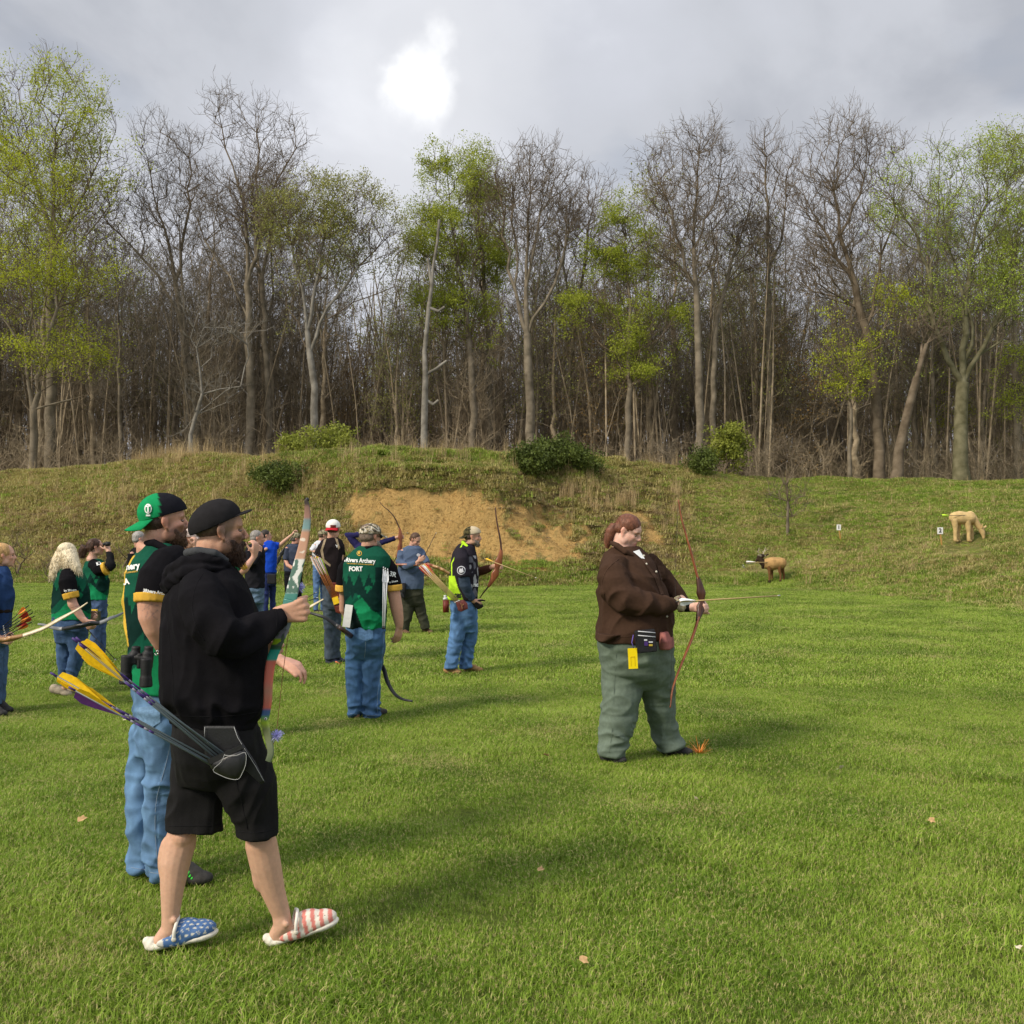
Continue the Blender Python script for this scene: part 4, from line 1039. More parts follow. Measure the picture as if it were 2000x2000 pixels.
def head_prims(C, M, s=1.0, jaw=1.0, female=False):
    C = Vector(C)
    def q(x, y, z): return C + M @ Vector((x * s, y * s, z * s))
    def E(x, y, z, rx, ry, rz): return ell(q(x, y, z), (rx * s, ry * s, rz * s), M)
    j = jaw; o = [E(-.010, 0, .035, .097, .077, .084), E(.025, 0, -.030, .064, .060 * j, .070), E(.045, 0, .030, .048, .058, .045),
         E(.030, 0, -.078, .050, .046 * j, .034), E(.070, 0, -.092, .022 * j, .024 * j, .019), E(-.03, 0, -.04, .055, .055, .06),
         E(.088, 0, -.052, .013, .023, .0065), E(.086, 0, -.066, .0125, .021, .0075), E(.074, 0, -.058, .020, .034, .026)]
    for y in (-1, 1):
        o += [E(.058, y * .036, -.018, .026, .024, .022), E(.010, y * .052 * j, -.062, .034, .018, .032), E(.068, y * .030, .022, .020, .026, .009),
              E(-.008, y * .079, -.004, .017, .007, .030), E(-.016, y * .086, .006, .012, .005, .020), E(.001, y * .078, -.030, .009, .008, .011),
              E(.096, y * .012, -.029, .011, .009, .008)]
    o += [tube([q(.078, 0, .020), q(.094, 0, .002), q(.1075, 0, -.022)], [.009 * s, .0095 * s, .0120 * s], 8)]
    return o

class Fig:
    def __init__(s, Y, voxel=.008, skin=(.50, .28, .19), seed=1):
        s.Y = Y; s.vx = voxel; s.skin = skin; s.seed = seed; s.bp = []; s.heads = None; s.stub = None; s.kids = []; s.root = None
    def J(s, px, py, dy=0.0): return P(px, py, s.Y + dy)
    def R(s, r): return r * s.Y / F
    def T(s, pts, n=14, flat=1.0, axis=None, caps=False):
        """tube from (px, py, dy, radius in px)"""
        return tube([s.J(q[0], q[1], q[2]) for q in pts], [s.R(q[3]) for q in pts], n, flat, axis, caps)
    def S(s, rings, shrink=0.0, e=2.3):
        """torso or hips from (py, left px, right px, dy, half depth in m)"""
        o = []
        for py, xl, xr, dy, ry in rings:
            a, b_ = s.J(xl, py, dy), s.J(xr, py, dy)
            o.append(((a.x + b_.x) / 2, s.Y + dy, a.z, max(.01, (b_.x - a.x) / 2 - shrink), max(.01, ry - shrink)))
        return stack(o, e=e, shear=True)
    def head(s, px, py, dy=0.0, yaw=0, pitch=0, roll=0, size=1.0, jaw=1.0, neck=None, buzz=None, lips=(1.0, .55, .5), brow=(.25, .2, .18)):
        yaw = yaw - math.degrees(math.atan((px - 1000) / F))      # yaw is given against the line of sight
        s.C = s.J(px, py, dy); s.M = frame(yaw, pitch, roll); s.hs = size
        s.bp += head_prims(s.C, s.M, size, jaw); s.buzz = buzz; s.lips = lips; s.brow = brow
        if neck is not None:
            nb = s.J(*neck[:3]); hb = s.C + s.M @ Vector((-.025, 0, -.05)) * size
            s.bp.append(tube([hb, (hb * .45 + nb * .55), nb], [.056 * size * neck[3], .056 * size * neck[3], .075 * neck[3]], 14))
    def H(s, x, y, z): return s.C + s.M @ (Vector((x, y, z)) * s.hs)
    def limb(s, pts, bare=None):
        b0 = len(pts) - 1 if bare is None else bare
        s.bp.append(s.T([(q[0], q[1], q[2], q[3] * (1.0 if i >= b0 else .72)) for i, q in enumerate(pts)], caps=True))
    def hand(f_, px, py, dy, d, n, right=True, **k): f_.bp += hand_prims(f_.J(px, py, dy), d, n, right, **k)
    def body(s, label, tintfn=None, cat="person", name="person", group=None):
        me = fuse(name, s.bp, s.vx, 3)
        V = verts(me)
        L = (V - np.array(s.C)) @ np.array(s.M) / s.hs
        x, y, z = L[:, 0], np.abs(L[:, 1]), L[:, 2]
        g = lambda cx, cy, cz, sx, sy, sz: np.exp(-(((x - cx) / sx) ** 2 + ((y - cy) / sy) ** 2 + ((z - cz) / sz) ** 2))
        near = (np.abs(L) < .15).all(1)
        # eye sockets, the groove beside the nose, the line of the mouth
        push = .011 * g(.088, .031, .003, .02, .015, .010) + .004 * g(.09, .02, -.04, .02, .012, .014) + .004 * g(.1, 0, -.0595, .03, .028, .0035) + .004 * g(-.002, .09, -.004, .010, .01, .016)
        V = V - np.array(s.M.col[0])[None] * (push * near * s.hs)[:, None]
        setv(me, V)
        c = np.tile(np.array(s.skin, np.float32), (len(V), 1))
        def blend(w, k):
            nonlocal c
            w = (np.clip(w, 0, 1) * near)[:, None]; c = c * (1 - w) + c * np.array(k) * w
        blend(1.1 * g(.09, 0, -.059, .02, .022, .011), s.lips)
        blend(.55 * g(.06, .045, -.025, .03, .03, .022) + .6 * g(.11, 0, -.02, .02, .018, .02), (1.08, .80, .76))
        blend(.7 * g(-.01, .085, -.005, .025, .012, .035), (1.05, .74, .68))
        blend(1.2 * g(.088, .031, .0225, .022, .022, .0045), s.brow)
        blend(.8 * g(.084, .031, .007, .016, .015, .0035), (.35, .28, .26))
        if s.stub is not None:
            w = np.clip(1.25 * smooth01(0, 1, (.0 - (z + .030) + .35 * (x - .02)) / .02 + .3) * smooth01(-.02, .02, x + .01) * (z > -.12), 0, 1) * (x < .100) * near * s.stub[3]
            w = np.maximum(w * (1 - g(.09, 0, -.058, .03, .02, .01)), .9 * s.stub[3] * near * np.exp(-((x - .008) / .016) ** 2 - ((z + .015) / .03) ** 2 - ((y - .068) / .03) ** 2))
            w = w[:, None]; c = c * (1 - w) + np.array(s.stub[:3]) * w
        if s.buzz is not None:
            w = smooth01(.0, 1.0, (.052 - x + .25 * z) / .02) * smooth01(0, 1, (z + .035 + .5 * x) / .03) * near
            w = w * s.buzz[3]; w = w[:, None]; c = c * (1 - w) + np.array(s.buzz[:3]) * w
        if tintfn is not None: c = tintfn(V, c)
        tint(me, c)
        s.root = link(name, me, M_skin); tag(s.root, label, cat, group)
        s.bodyme = me
        return s.root
    def part(s, name, me, m, smooth=True):
        if "tint" not in [a.name for a in me.color_attributes] and m in (M_cloth, M_denim, M_hairm, M_skin): tint(me, (.5, .5, .5))
        o = link(name, me, m, s.root, smooth); return o
    def cloth(s, name, prims, col, voxel=None, smooth=4, fold=None, m=None, colfn=None, bottom=None, label=None):
        """a garment; fold = (amp, (fx, fy, fz), seed)"""
        me = fuse(name, prims, voxel or s.vx, smooth)
        if fold: folds(me, *fold)
        c = np.tile(np.array(col, np.float32), (len(me.vertices), 1))
        if colfn is not None:
            V = verts(me); px, py = px_of(V); c = colfn(V, px, py, c)
        tint(me, c)
        o = s.part(name, me, m or M_cloth)
        if label: o['label'] = label
        return o
    def hair(s, prims, col, n=900, length=.03, grav=.5, voxel=None, name="hair", comb=None, rough=.004, wid=.003, smooth=3, var=.35, jitter=.35):
        me = fuse(name, prims, voxel or max(.006, s.vx), smooth)
        folds(me, rough, (60, 60, 25), 3.0)
        base = me
        q = strands(base, n, length, wid, grav, None, s.seed, comb, jitter)
        nb = len(base.vertices); V0 = verts(base)
        F0 = [tuple(p.vertices) for p in base.polygons]
        m2 = bpy.data.meshes.new(name); m2.from_pydata(np.concatenate([V0, q[0]]).tolist(), [], F0 + [tuple(i + nb for i in f) for f in q[1]]); m2.update()
        r = np.random.default_rng(s.seed + 5)
        k = np.array([noise.noise(Vector((v[0] * 70, v[1] * 70, v[2] * 22))) for v in V0]); k = np.concatenate([k, np.repeat(r.uniform(-.6, .7, len(q[1])), 3)])
        tint(m2, np.array(col)[None] * (1 + var * 1.3 * k)[:, None].clip(.3, 2.2))
        return s.part(name, m2, M_hairm)
    def short_hair(s, col, n=700, length=.018, top=1.0, back=1.0, **k):
        pr = [ell(s.H(-.020, 0, .045), (.094 * s.hs, .083 * s.hs, .080 * s.hs * top), s.M), ell(s.H(-.045, 0, .0), (.066 * s.hs * back, .078 * s.hs, .055 * s.hs), s.M)]
        return s.hair(pr, col, n, length, .1, **k)
    def cap(s, col, back=False, brimcol=None, colfn=None, tilt=0.0, flatbrim=False, visor=.075, h=1.0, dz=0.0, dx=0.0):
        """baseball cap in the head's frame"""
        hs = s.hs
        me = raw("cap", [ell((0, 0, 0), (1, 1, 1))]); bm = bmesh.new(); bm.from_mesh(me)
        bmesh.ops.subdivide_edges(bm, edges=bm.edges[:], cuts=3, use_grid_fill=True)
        for v in bm.verts:
            v.co.normalize(); v.co = Vector((v.co.x * .111, v.co.y * .093, v.co.z * .088 * h))
            v.co.x += .010 * (1 if not back else -1) * max(0, v.co.z / .09)
        bmesh.ops.bisect_plane(bm, geom=bm.verts[:] + bm.edges[:] + bm.faces[:], plane_co=(0, 0, -.012), plane_no=(0, 0, -1), clear_outer=True)
        # seams
        for v in bm.verts:
            a = math.atan2(v.co.y, v.co.x); v.co += v.co.normalized() * (-.0012 * math.exp(-((a % (math.pi / 3) - math.pi / 6) / .05) ** 2)) + v.co.normalized() * .0015 * noise.noise(v.co * 60)
        off = Vector((-.006 + dx, 0, .042 + dz)); Rt = Matrix.Rotation(math.radians(tilt), 3, 'Y')
        for v in bm.verts: v.co = s.C + s.M @ ((Rt @ v.co + off) * hs)
        bm.to_mesh(me); bm.free(); me.update()
        V = verts(me); c = np.tile(np.array(col, np.float32), (len(V), 1))
        if colfn is not None:
            L = (V - np.array(s.C)) @ np.array(s.M) / hs; c = colfn(V, L, c)
        tint(me, c)
        o = s.part("cap", me, M_cloth); md = o.modifiers.new("thick", 'SOLIDIFY'); md.thickness = .003
        # brim
        sg = -1 if back else 1; V, Fc = [], []; na, nt = 17, 6
        for k in range(2):
            for i in range(na):
                a = -1 + 2 * i / (na - 1)
                for j in range(nt):
                    t = j / (nt - 1)
                    x0, y0 = .104 * math.cos(a * .95), .092 * math.sin(a * .95)
                    x1 = .104 + visor * math.sqrt(max(0, 1 - (abs(a) * .98) ** 3.0)); y1 = .080 * a
                    x = x0 + (x1 - x0) * t; y = y0 + (y1 - y0) * t
                    z = -.008 - (0.0 if flatbrim else .016 * t + .016 * a * a * (0.4 + .6 * t)) - (.006 * t) - k * .004
                    p = Rt @ Vector((sg * x, y, z)) + off
                    V.append(s.C + s.M @ (p * hs))
        def id_(k, i, j): return k * na * nt + i * nt + j
        for i in range(na - 1):
            for j in range(nt - 1):
                Fc.append((id_(0, i, j), id_(0, i + 1, j), id_(0, i + 1, j + 1), id_(0, i, j + 1)))
                Fc.append((id_(1, i, j), id_(1, i, j + 1), id_(1, i + 1, j + 1), id_(1, i + 1, j)))
            Fc.append((id_(0, i, nt - 1), id_(0, i + 1, nt - 1), id_(1, i + 1, nt - 1), id_(1, i, nt - 1)))
        for j in range(nt - 1):
            for i in (0, na - 1): Fc.append((id_(0, i, j), id_(0, i, j + 1), id_(1, i, j + 1), id_(1, i, j)))
        bme = bpy.data.meshes.new("brim"); bme.from_pydata(V, [], Fc); bme.update()
        cc = np.tile(np.array(brimcol or col, np.float32), (len(V), 1))
        if colfn is not None and brimcol is None: cc = colfn(np.array(V), np.zeros((len(V), 3)) + 9, cc)
        tint(bme, cc); br = link("brim", bme, M_cloth, o)
        return o
    def eyes(s, closed=False):
        for y in (-1, 1):
            me = raw("eye", [ell(s.H(.0735, y * .0305, .0015), (.0105 * s.hs, .0115 * s.hs, .0060 * s.hs), s.M)])
            V = verts(me); L = (V - np.array(s.C)) @ np.array(s.M) / s.hs
            c = np.tile(np.array([.20, .15, .12], np.float32), (len(V), 1)); c[L[:, 0] > .0805] = (.03, .025, .02); tint(me, c); s.part("eye", me, M_skin)
    def beard(s, col, long=0.0, n=2500, length=.018, full=1.0, must=True, **k):
        def E(x, y, z, a, b_, c_): return ell(s.H(x, y, z), (a * s.hs, b_ * s.hs, c_ * s.hs), s.M)
        pr = [E(.068, 0, -.098 - long * .35, .034, .040 * full, .030 + long * .6), E(.045, 0, -.090, .045, .054 * full, .026)]
        for y in (-1, 1):
            pr += [E(.030, y * .049, -.060, .030, .018 * full, .036), E(.060, y * .034, -.078, .028, .022 * full, .030)]
            if must: pr += [E(.091, y * .013, -.047, .010, .016, .0065), E(.083, y * .028, -.060, .009, .009, .018)]
        return s.hair(pr, col, n, length, .9, name="beard", voxel=max(.005, s.vx), **k)

def shoe(fig, heel, toe, m, w=.052, h=.085, name="shoe", sole=None, rise=0.0):
    """heel and toe as world points on the ground"""
    a, b_ = Vector(heel), Vector(toe); d = (b_ - a); L = d.length; d.normalize(); up = Vector((0, 0, 1)); sd = up.cross(d).normalized()
    M = Matrix((d, sd, d.cross(sd))).transposed()
    pr = [ell(a + d * .05 + up * .045, (.055, w * .72, .05), M), ell(a + d * L * .45 + up * .045, (L * .34, w * .88, .048), M), ell(b_ - d * .06 + up * .030, (.068, w, .034), M), ell(a + d * .06 + up * h, (.05, w * .75, .03), M)]
    me = fuse(name, pr, min(fig.vx, .009), 3); V = verts(me)
    k = (V - np.array(a)) @ np.array(M); k[:, 2] = np.maximum(k[:, 2], 0); V = k @ np.array(M).T + np.array(a); setv(me, V)
    return link(name, me, m, fig.root)

def sweep(name, pts, wa, wb, axis, m, parent=None, n=10, mi=None, smooth=True):
    """a bar with an oval section: wa across (perpendicular to axis), wb along axis"""
    V, Fc = [], []; P_ = [np.array(p, float) for p in pts]; k = len(P_); ax = np.array(axis, float)
    for i in range(k):
        d = P_[min(i + 1, k - 1)] - P_[max(i - 1, 0)]; d /= np.linalg.norm(d); u = np.cross(ax, d); u /= np.linalg.norm(u); v = np.cross(d, u)
        for j in range(n):
            a = 2 * math.pi * j / n; c, s_ = math.cos(a), math.sin(a)
            V.append(P_[i] + u * math.copysign(abs(c) ** .6, c) * wa[i] + v * math.copysign(abs(s_) ** .6, s_) * wb[i])
    Fc = [tuple(reversed(range(n))), tuple(range((k - 1) * n, k * n))]
    for i in range(k - 1):
        for j in range(n): a = i * n + j; b_ = i * n + (j + 1) % n; Fc.append((a, b_, b_ + n, a + n))
    me = bpy.data.meshes.new(name); me.from_pydata([tuple(v) for v in V], [], Fc); me.update()
    return link(name, me, m, parent, smooth)
def interp(pts, k=6):
    """Catmull-Rom through points of any dimension"""
    A = [np.array(p, float) for p in pts]; A = [2 * A[0] - A[1]] + A + [2 * A[-1] - A[-2]]; out = []
    for i in range(1, len(A) - 2):
        for j in range(k):
            t = j / k; out.append(.5 * ((2 * A[i]) + (-A[i - 1] + A[i + 1]) * t + (2 * A[i - 1] - 5 * A[i] + 4 * A[i + 1] - A[i + 2]) * t * t + (-A[i - 1] + 3 * A[i] - 3 * A[i + 1] + A[i + 2]) * t ** 3))
    out.append(A[-2]); return out
def wire(name, pts, r, m, parent=None, n=6):
    me = raw(name, [tube(pts, [r] * len(pts), n, caps=False)]); return link(name, me, m, parent)

_bvh = {}
def bvh_of(objs):
    V, Fc, o = [], [], 0
    for ob in objs:
        k = ob.name
        if k not in _bvh: _bvh[k] = (verts(ob.data).astype(float), [tuple(p.vertices) for p in ob.data.polygons])
        a, f = _bvh[k]; V.append(a); Fc += [tuple(i + o for i in g_) for g_ in f]; o += len(a)
    return BVHTree.FromPolygons(np.concatenate(V).tolist(), Fc)
EYE = Vector((0, 0, CH))
def lay(bv, px, py, off=.003, Yf=None):
    d = (P(px, py, 10) - EYE).normalized(); h = bv.ray_cast(EYE, d)
    if h[0] is None: return P(px, py, Yf) if Yf else None
    nrm = h[1] if h[1].dot(d) < 0 else -h[1]
    return h[0] + nrm * off - d * off * .4
def patch(name, poly, objs, m, parent, off=.003, step=3.0, thick=.0015):
    """a sewn-on or printed patch: an outline in photo pixels laid on the surface of garments"""
    bv = bvh_of(objs); pts = []
    k = len(poly)
    for i in range(k):
        a, b_ = Vector(poly[i]), Vector(poly[(i + 1) % k]); n = max(1, int((b_ - a).length / step))
        for j in range(n): pts.append(a.lerp(b_, j / n))
    nb = len(pts); xs = [p.x for p in pts]; ys = [p.y for p in pts]
    def inside(x, y):
        c = False
        for i in range(k):
            x1, y1 = poly[i]; x2, y2 = poly[(i + 1) % k]
            if (y1 > y) != (y2 > y) and x < (x2 - x1) * (y - y1) / (y2 - y1) + x1: c = not c
        return c
    x = min(xs) + step / 2
    while x < max(xs):
        y = min(ys) + step / 2
        while y < max(ys):
            if inside(x, y): pts.append(Vector((x + .01, y)))
            y += step
        x += step
    vs, es, fs, *_r = geometry.delaunay_2d_cdt([Vector((p.x, p.y)) for p in pts], [(i, (i + 1) % nb) for i in range(nb)], [], 1, 1e-4)
    q = [lay(bv, v.x, v.y, off) for v in vs]
    ok = [i for i, v in enumerate(q) if v is not None]
    mp = {i: j for j, i in enumerate(ok)}
    Fc = [tuple(mp[i] for i in f) for f in fs if all(i in mp for i in f)]
    Fc = [f for f in Fc if max((q[ok[f[i]]] - q[ok[f[i - 1]]]).length for i in range(3)) < .25]
    if not Fc: return None
    me = bpy.data.meshes.new(name); me.from_pydata([tuple(q[i]) for i in ok], [], Fc); me.update()
    o = link(name, me, m, parent); return o
def seam(objs, pts, m, parent, r=.0014, off=.0005, k=5):
    bv = bvh_of(objs); q = [lay(bv, p[0], p[1], off) for p in interp([(a, b_) for a, b_ in pts], k)]
    q = [p for p in q if p is not None]
    if len(q) > 2: return wire("seam", q, r, m, parent, 5)
def lettering(name, text, px, py, h, objs, m, parent, ang=0.0, width=None, off=.004, bold=.02, shear=0.0, arc=0.0, spacing=1.0):
    """words sewn or printed on a garment, centred at a photo pixel, h = cap height in pixels"""
    cu = bpy.data.curves.new(name, 'FONT'); cu.body = text; cu.size = 1.0; cu.offset = bold; cu.align_x = 'CENTER'; cu.align_y = 'CENTER'; cu.shear = shear; cu.space_character = spacing; cu.resolution_u = 3
    o = bpy.data.objects.new(name, cu); _tmp.collection.objects.link(o); _tmp.view_layers[0].update(); dg = _tmp.view_layers[0].depsgraph
    me = bpy.data.meshes.new_from_object(o.evaluated_get(dg)); bpy.data.objects.remove(o)
    bm = bmesh.new(); bm.from_mesh(me); bmesh.ops.subdivide_edges(bm, edges=[e_ for e_ in bm.edges if e_.calc_length() > .25], cuts=1)
    bmesh.ops.triangulate(bm, faces=bm.faces[:])
    xs = [v.co.x for v in bm.verts]; W = max(xs) - min(xs); k = h / .70; kx = k if width is None else width / W
    bv = bvh_of(objs); a = math.radians(ang); bad = []
    for v in bm.verts:
        x, y = v.co.x * kx, -v.co.y * k + arc * (v.co.x / (W / 2)) ** 2
        q = lay(bv, px + x * math.cos(a) - y * math.sin(a), py + x * math.sin(a) + y * math.cos(a), off)
        if q is None: bad.append(v)
        else: v.co = q
    bmesh.ops.delete(bm, geom=bad, context='VERTS')
    bmesh.ops.delete(bm, geom=[f for f in bm.faces if max(e_.calc_length() for e_ in f.edges) > .15], context='FACES')
    me2 = bpy.data.meshes.new(name); bm.to_mesh(me2); bm.free(); me2.update()
    return link(name, me2, m, parent, smooth=False)

def jersey(V, px, py, c, x0, x1, y0, y1, ph=0.0):
    """green print: dark yoke, a row of dark firs over bright green"""
    u = (px - x0) / (x1 - x0); v = (py - y0) / (y1 - y0)
    dark = np.array([.008, .072, .043]); mid = np.array([.006, .11, .058]); bright = np.array([.010, .205, .082]); fir = np.array([.005, .024, .020])
    w = smooth01(.25, .85, v)[:, None]; c = dark * (1 - w) + bright * w
    for k, (f, a, lv) in enumerate(((5.0, .16, .50), (8.0, .12, .66), (3.0, .22, .60))):
        t = np.abs(((u * f + ph + k * .37) % 1) - .5) * 2
        jag = .02 * np.sin(u * 90 + v * 60)
        top = lv - a * (1 - t) + jag; s_ = ((v > top) & (v < lv + .10 + .12 * np.sin(u * 7 + k + ph)))
        col_ = fir if k != 1 else fir * .5 + mid * .5
        c = np.where(s_[:, None], col_, c)
    return c.astype(np.float32)
# ------------------------------------------------------------------ people
def G(px, Y, z=0.0): return Vector(((px - 1000) * Y / F, Y, ground((px - 1000) * Y / F, Y) + z))
X_, Y_, Z_ = Vector((1, 0, 0)), Vector((0, 1, 0)), Vector((0, 0, 1))
BLK = (.0075, .007, .0085)
M_band = mat("gold_knit", (.62, .36, .05), .85, .2, .12, 60, .3)
M_wht = mat("white_print", (.74, .75, .73), .75, .2)
M_stitch = mat("grey_stitching", (.45, .45, .44), .8, .2)

# ---- man in the black hoodie, nearest the eye
A = Fig(4.15, .0052, (.52, .285, .185), 11)
A.stub = (.085, .045, .030, .75)
A.head(429, 1037, 0, yaw=10, pitch=0, size=1.0, jaw=1.08, neck=(406, 1118, 0, 1.16), buzz=(.14, .095, .07, .75))
A.limb([(392, 1150, -.16, 38), (406, 1200, -.25, 38), (438, 1242, -.27, 34), (472, 1246, -.25, 30), (520, 1222, -.18, 22), (548, 1205, -.14, 15)])
A.limb([(400, 1150, .18, 38), (410, 1220, .25, 36), (430, 1285, .24, 30), (480, 1290, .18, 22), (500, 1270, .10, 15)])
A.bp.append(A.S([(1125, 350, 465, 0, .17), (1180, 330, 490, 0, .19), (1300, 322, 508, 0, .20), (1400, 335, 500, 0, .18), (1470, 345, 500, .02, .17)], .02))
A.limb([(385, 1440, .04, 44), (378, 1540, .04, 38), (362, 1600, .03, 31), (352, 1645, .02, 31), (341, 1690, 0, 29), (336, 1742, -.02, 22), (333, 1790, -.03, 17), (333, 1815, -.03, 19), (312, 1840, -.04, 15)], 3)
A.limb([(455, 1440, 0, 46), (490, 1540, 0, 38), (504, 1600, 0, 31), (510, 1648, .0, 31), (519, 1690, .01, 30), (534, 1742, .02, 23), (549, 1785, .03, 18), (553, 1808, .03, 20), (538, 1830, .03, 15)], 3)
A.bp += [ell(A.J(328, 1682, .02), (.040, .045, .105)), ell(A.J(508, 1692, .01), (.036, .042, .105)), ell(A.J(356, 1635, .0), (.045, .05, .05)), ell(A.J(340, 1798, -.062), (.013, .010, .013)), ell(A.J(559, 1806, -.008), (.014, .010, .014))]
# feet
A.limb([(318, 1840, -.03, 15), (350, 1826, -.03, 15), (385, 1828, -.02, 8), (405, 1828, -.02, 5)], 0)
A.limb([(545, 1828, .03, 16), (582, 1816, .04, 16), (615, 1812, .05, 9), (640, 1805, .06, 5)], 0)
A.hand(546, 1201, -.14, (1, .10, .20), (.05, 1, .02), True, curls=((1.25, 1.25, .9), (1.35, 1.3, .9), (1.4, 1.3, .9), (1.45, 1.3, .9)), thumb=(.75, .25, .55), tcurl=.3, s=1.08, k=1.12)
A.hand(502, 1268, .10, (1, .1, .3), (.2, -1, 0), False, curls=((1.2, 1.2, .8),) * 4, s=1.05)
def a_tint(V, c):
    px, py = px_of(V)
    w = np.clip(smooth01(1600, 1680, py) * .5, 0, 1)[:, None]
    return c * (1 - w) + np.array([.56, .36, .25]) * w
A.body("man in a black hoodie and black shorts, nearest of all, holding a painted bow", a_tint)
A.eyes()
A.beard((.050, .024, .013), long=.016, n=5200, length=.020, full=1.02, wid=.0016)
A.hair([ell(A.H(-.030, 0, .020), (.080, .079, .060), A.M)], (.10, .065, .045), 1600, .004, 0.1, rough=.001, voxel=.006, wid=.002)
A.cap((.018, .017, .018), tilt=-25, flatbrim=True, visor=.048, dz=-.004, dx=-.014, h=.96)
trs = A.S([(1098, 382, 446, 0, .075), (1112, 360, 462, 0, .13), (1132, 336, 478, 0, .20), (1165, 320, 492, 0, .235), (1205, 314, 505, 0, .24), (1262, 312, 520, 0, .235), (1325, 311, 523, 0, .235), (1365, 313, 522, 0, .23), (1385, 322, 514, 0, .215), (1398, 330, 504, 0, .20), (1412, 333, 502, 0, .20)])
slR = A.T([(392, 1142, -.15, 38), (396, 1172, -.22, 43), (409, 1208, -.26, 43), (434, 1240, -.28, 41), (468, 1246, -.26, 37), (503, 1232, -.21, 31), (532, 1216, -.165, 24), (545, 1209, -.15, 22), (549, 1207, -.15, 18), (556, 1204, -.145, 19)], 18)
slL = A.T([(400, 1146, .15, 38), (412, 1215, .25, 42), (432, 1282, .25, 36), (482, 1288, .18, 27), (500, 1272, .11, 19)], 18)
def a_w(V):
    px, py = px_of(V); arm = np.exp(-(((px - 470) / 70) ** 2 + ((py - 1240) / 40) ** 2))
    return .35 + 1.3 * arm + .5 * smooth01(1330, 1390, py)
A.cloth("hoodie", [trs, slR, slL], BLK, .0065, 5, (.026, (10, 10, 7), 2.0, a_w, .010, (6, 6, 5)))
hdo = [o for o in A.root.children if o.name.startswith("hoodie")]
M_seam = mat("black_seam", (.012, .0115, .013), .9, .1)
# hood lying on the shoulders
hood = [A.T([(450, 1108, -.075, 6), (428, 1098, -.11, 8), (395, 1092, -.13, 11), (364, 1100, -.12, 14), (343, 1116, -.06, 17), (336, 1122, .02, 18), (360, 1100, .11, 15), (398, 1088, .125, 11), (438, 1098, .09, 7)], 14),
        A.T([(440, 1116, -.10, 6), (400, 1110, -.165, 9), (362, 1120, -.15, 13), (334, 1140, -.08, 15), (328, 1148, .02, 14), (360, 1116, .14, 13)], 14),
        A.T([(334, 1128, -.02, 17), (325, 1150, -.03, 13), (323, 1158, -.03, 7)], 12)]
A.cloth("hood", hood, (.0075, .007, .0085), .0065, 4, (.012, (14, 14, 24), 5.0))
A.cloth("shirt_collar", [A.T([(446, 1096, -.05, 5), (420, 1080, -.09, 8), (385, 1076, -.09, 9), (366, 1080, -.03, 9), (368, 1080, .05, 9), (400, 1078, .10, 8)], 12)], (.055, .058, .062), .006, 3)
M_shorts = tmat("shorts_cloth", .85, .2, 20, .3, .4, 200)
sh = [A.S([(1398, 335, 500, 0, .20), (1440, 334, 508, 0, .21), (1475, 336, 515, 0, .20), (1505, 342, 520, 0, .17), (1530, 348, 522, 0, .12)]),
      A.T([(402, 1445, .05, 62), (388, 1540, .03, 56), (381, 1598, .02, 55), (381, 1622, .02, 57)], 20, .75, Y_), A.T([(445, 1445, -.05, 66), (482, 1540, -.06, 56), (499, 1600, -.05, 42), (500, 1634, -.05, 40)], 20, .85, Y_)]
def sh_cut(me):
    V = verts(me); px, py = px_of(V)
    return V
so = A.cloth("shorts", sh, (.007, .0065, .007), .0065, 4, (.012, (9, 9, 5), 8.0, None, .006, (5, 5, 3)), m=M_shorts)
seam([so], [(455, 1500), (470, 1560), (484, 1620)], M_seam, so); seam([so], [(330, 1614), (360, 1613), (400, 1613), (434, 1612)], M_seam, so); seam([so], [(462, 1624), (500, 1626), (536, 1620)], M_seam, so)
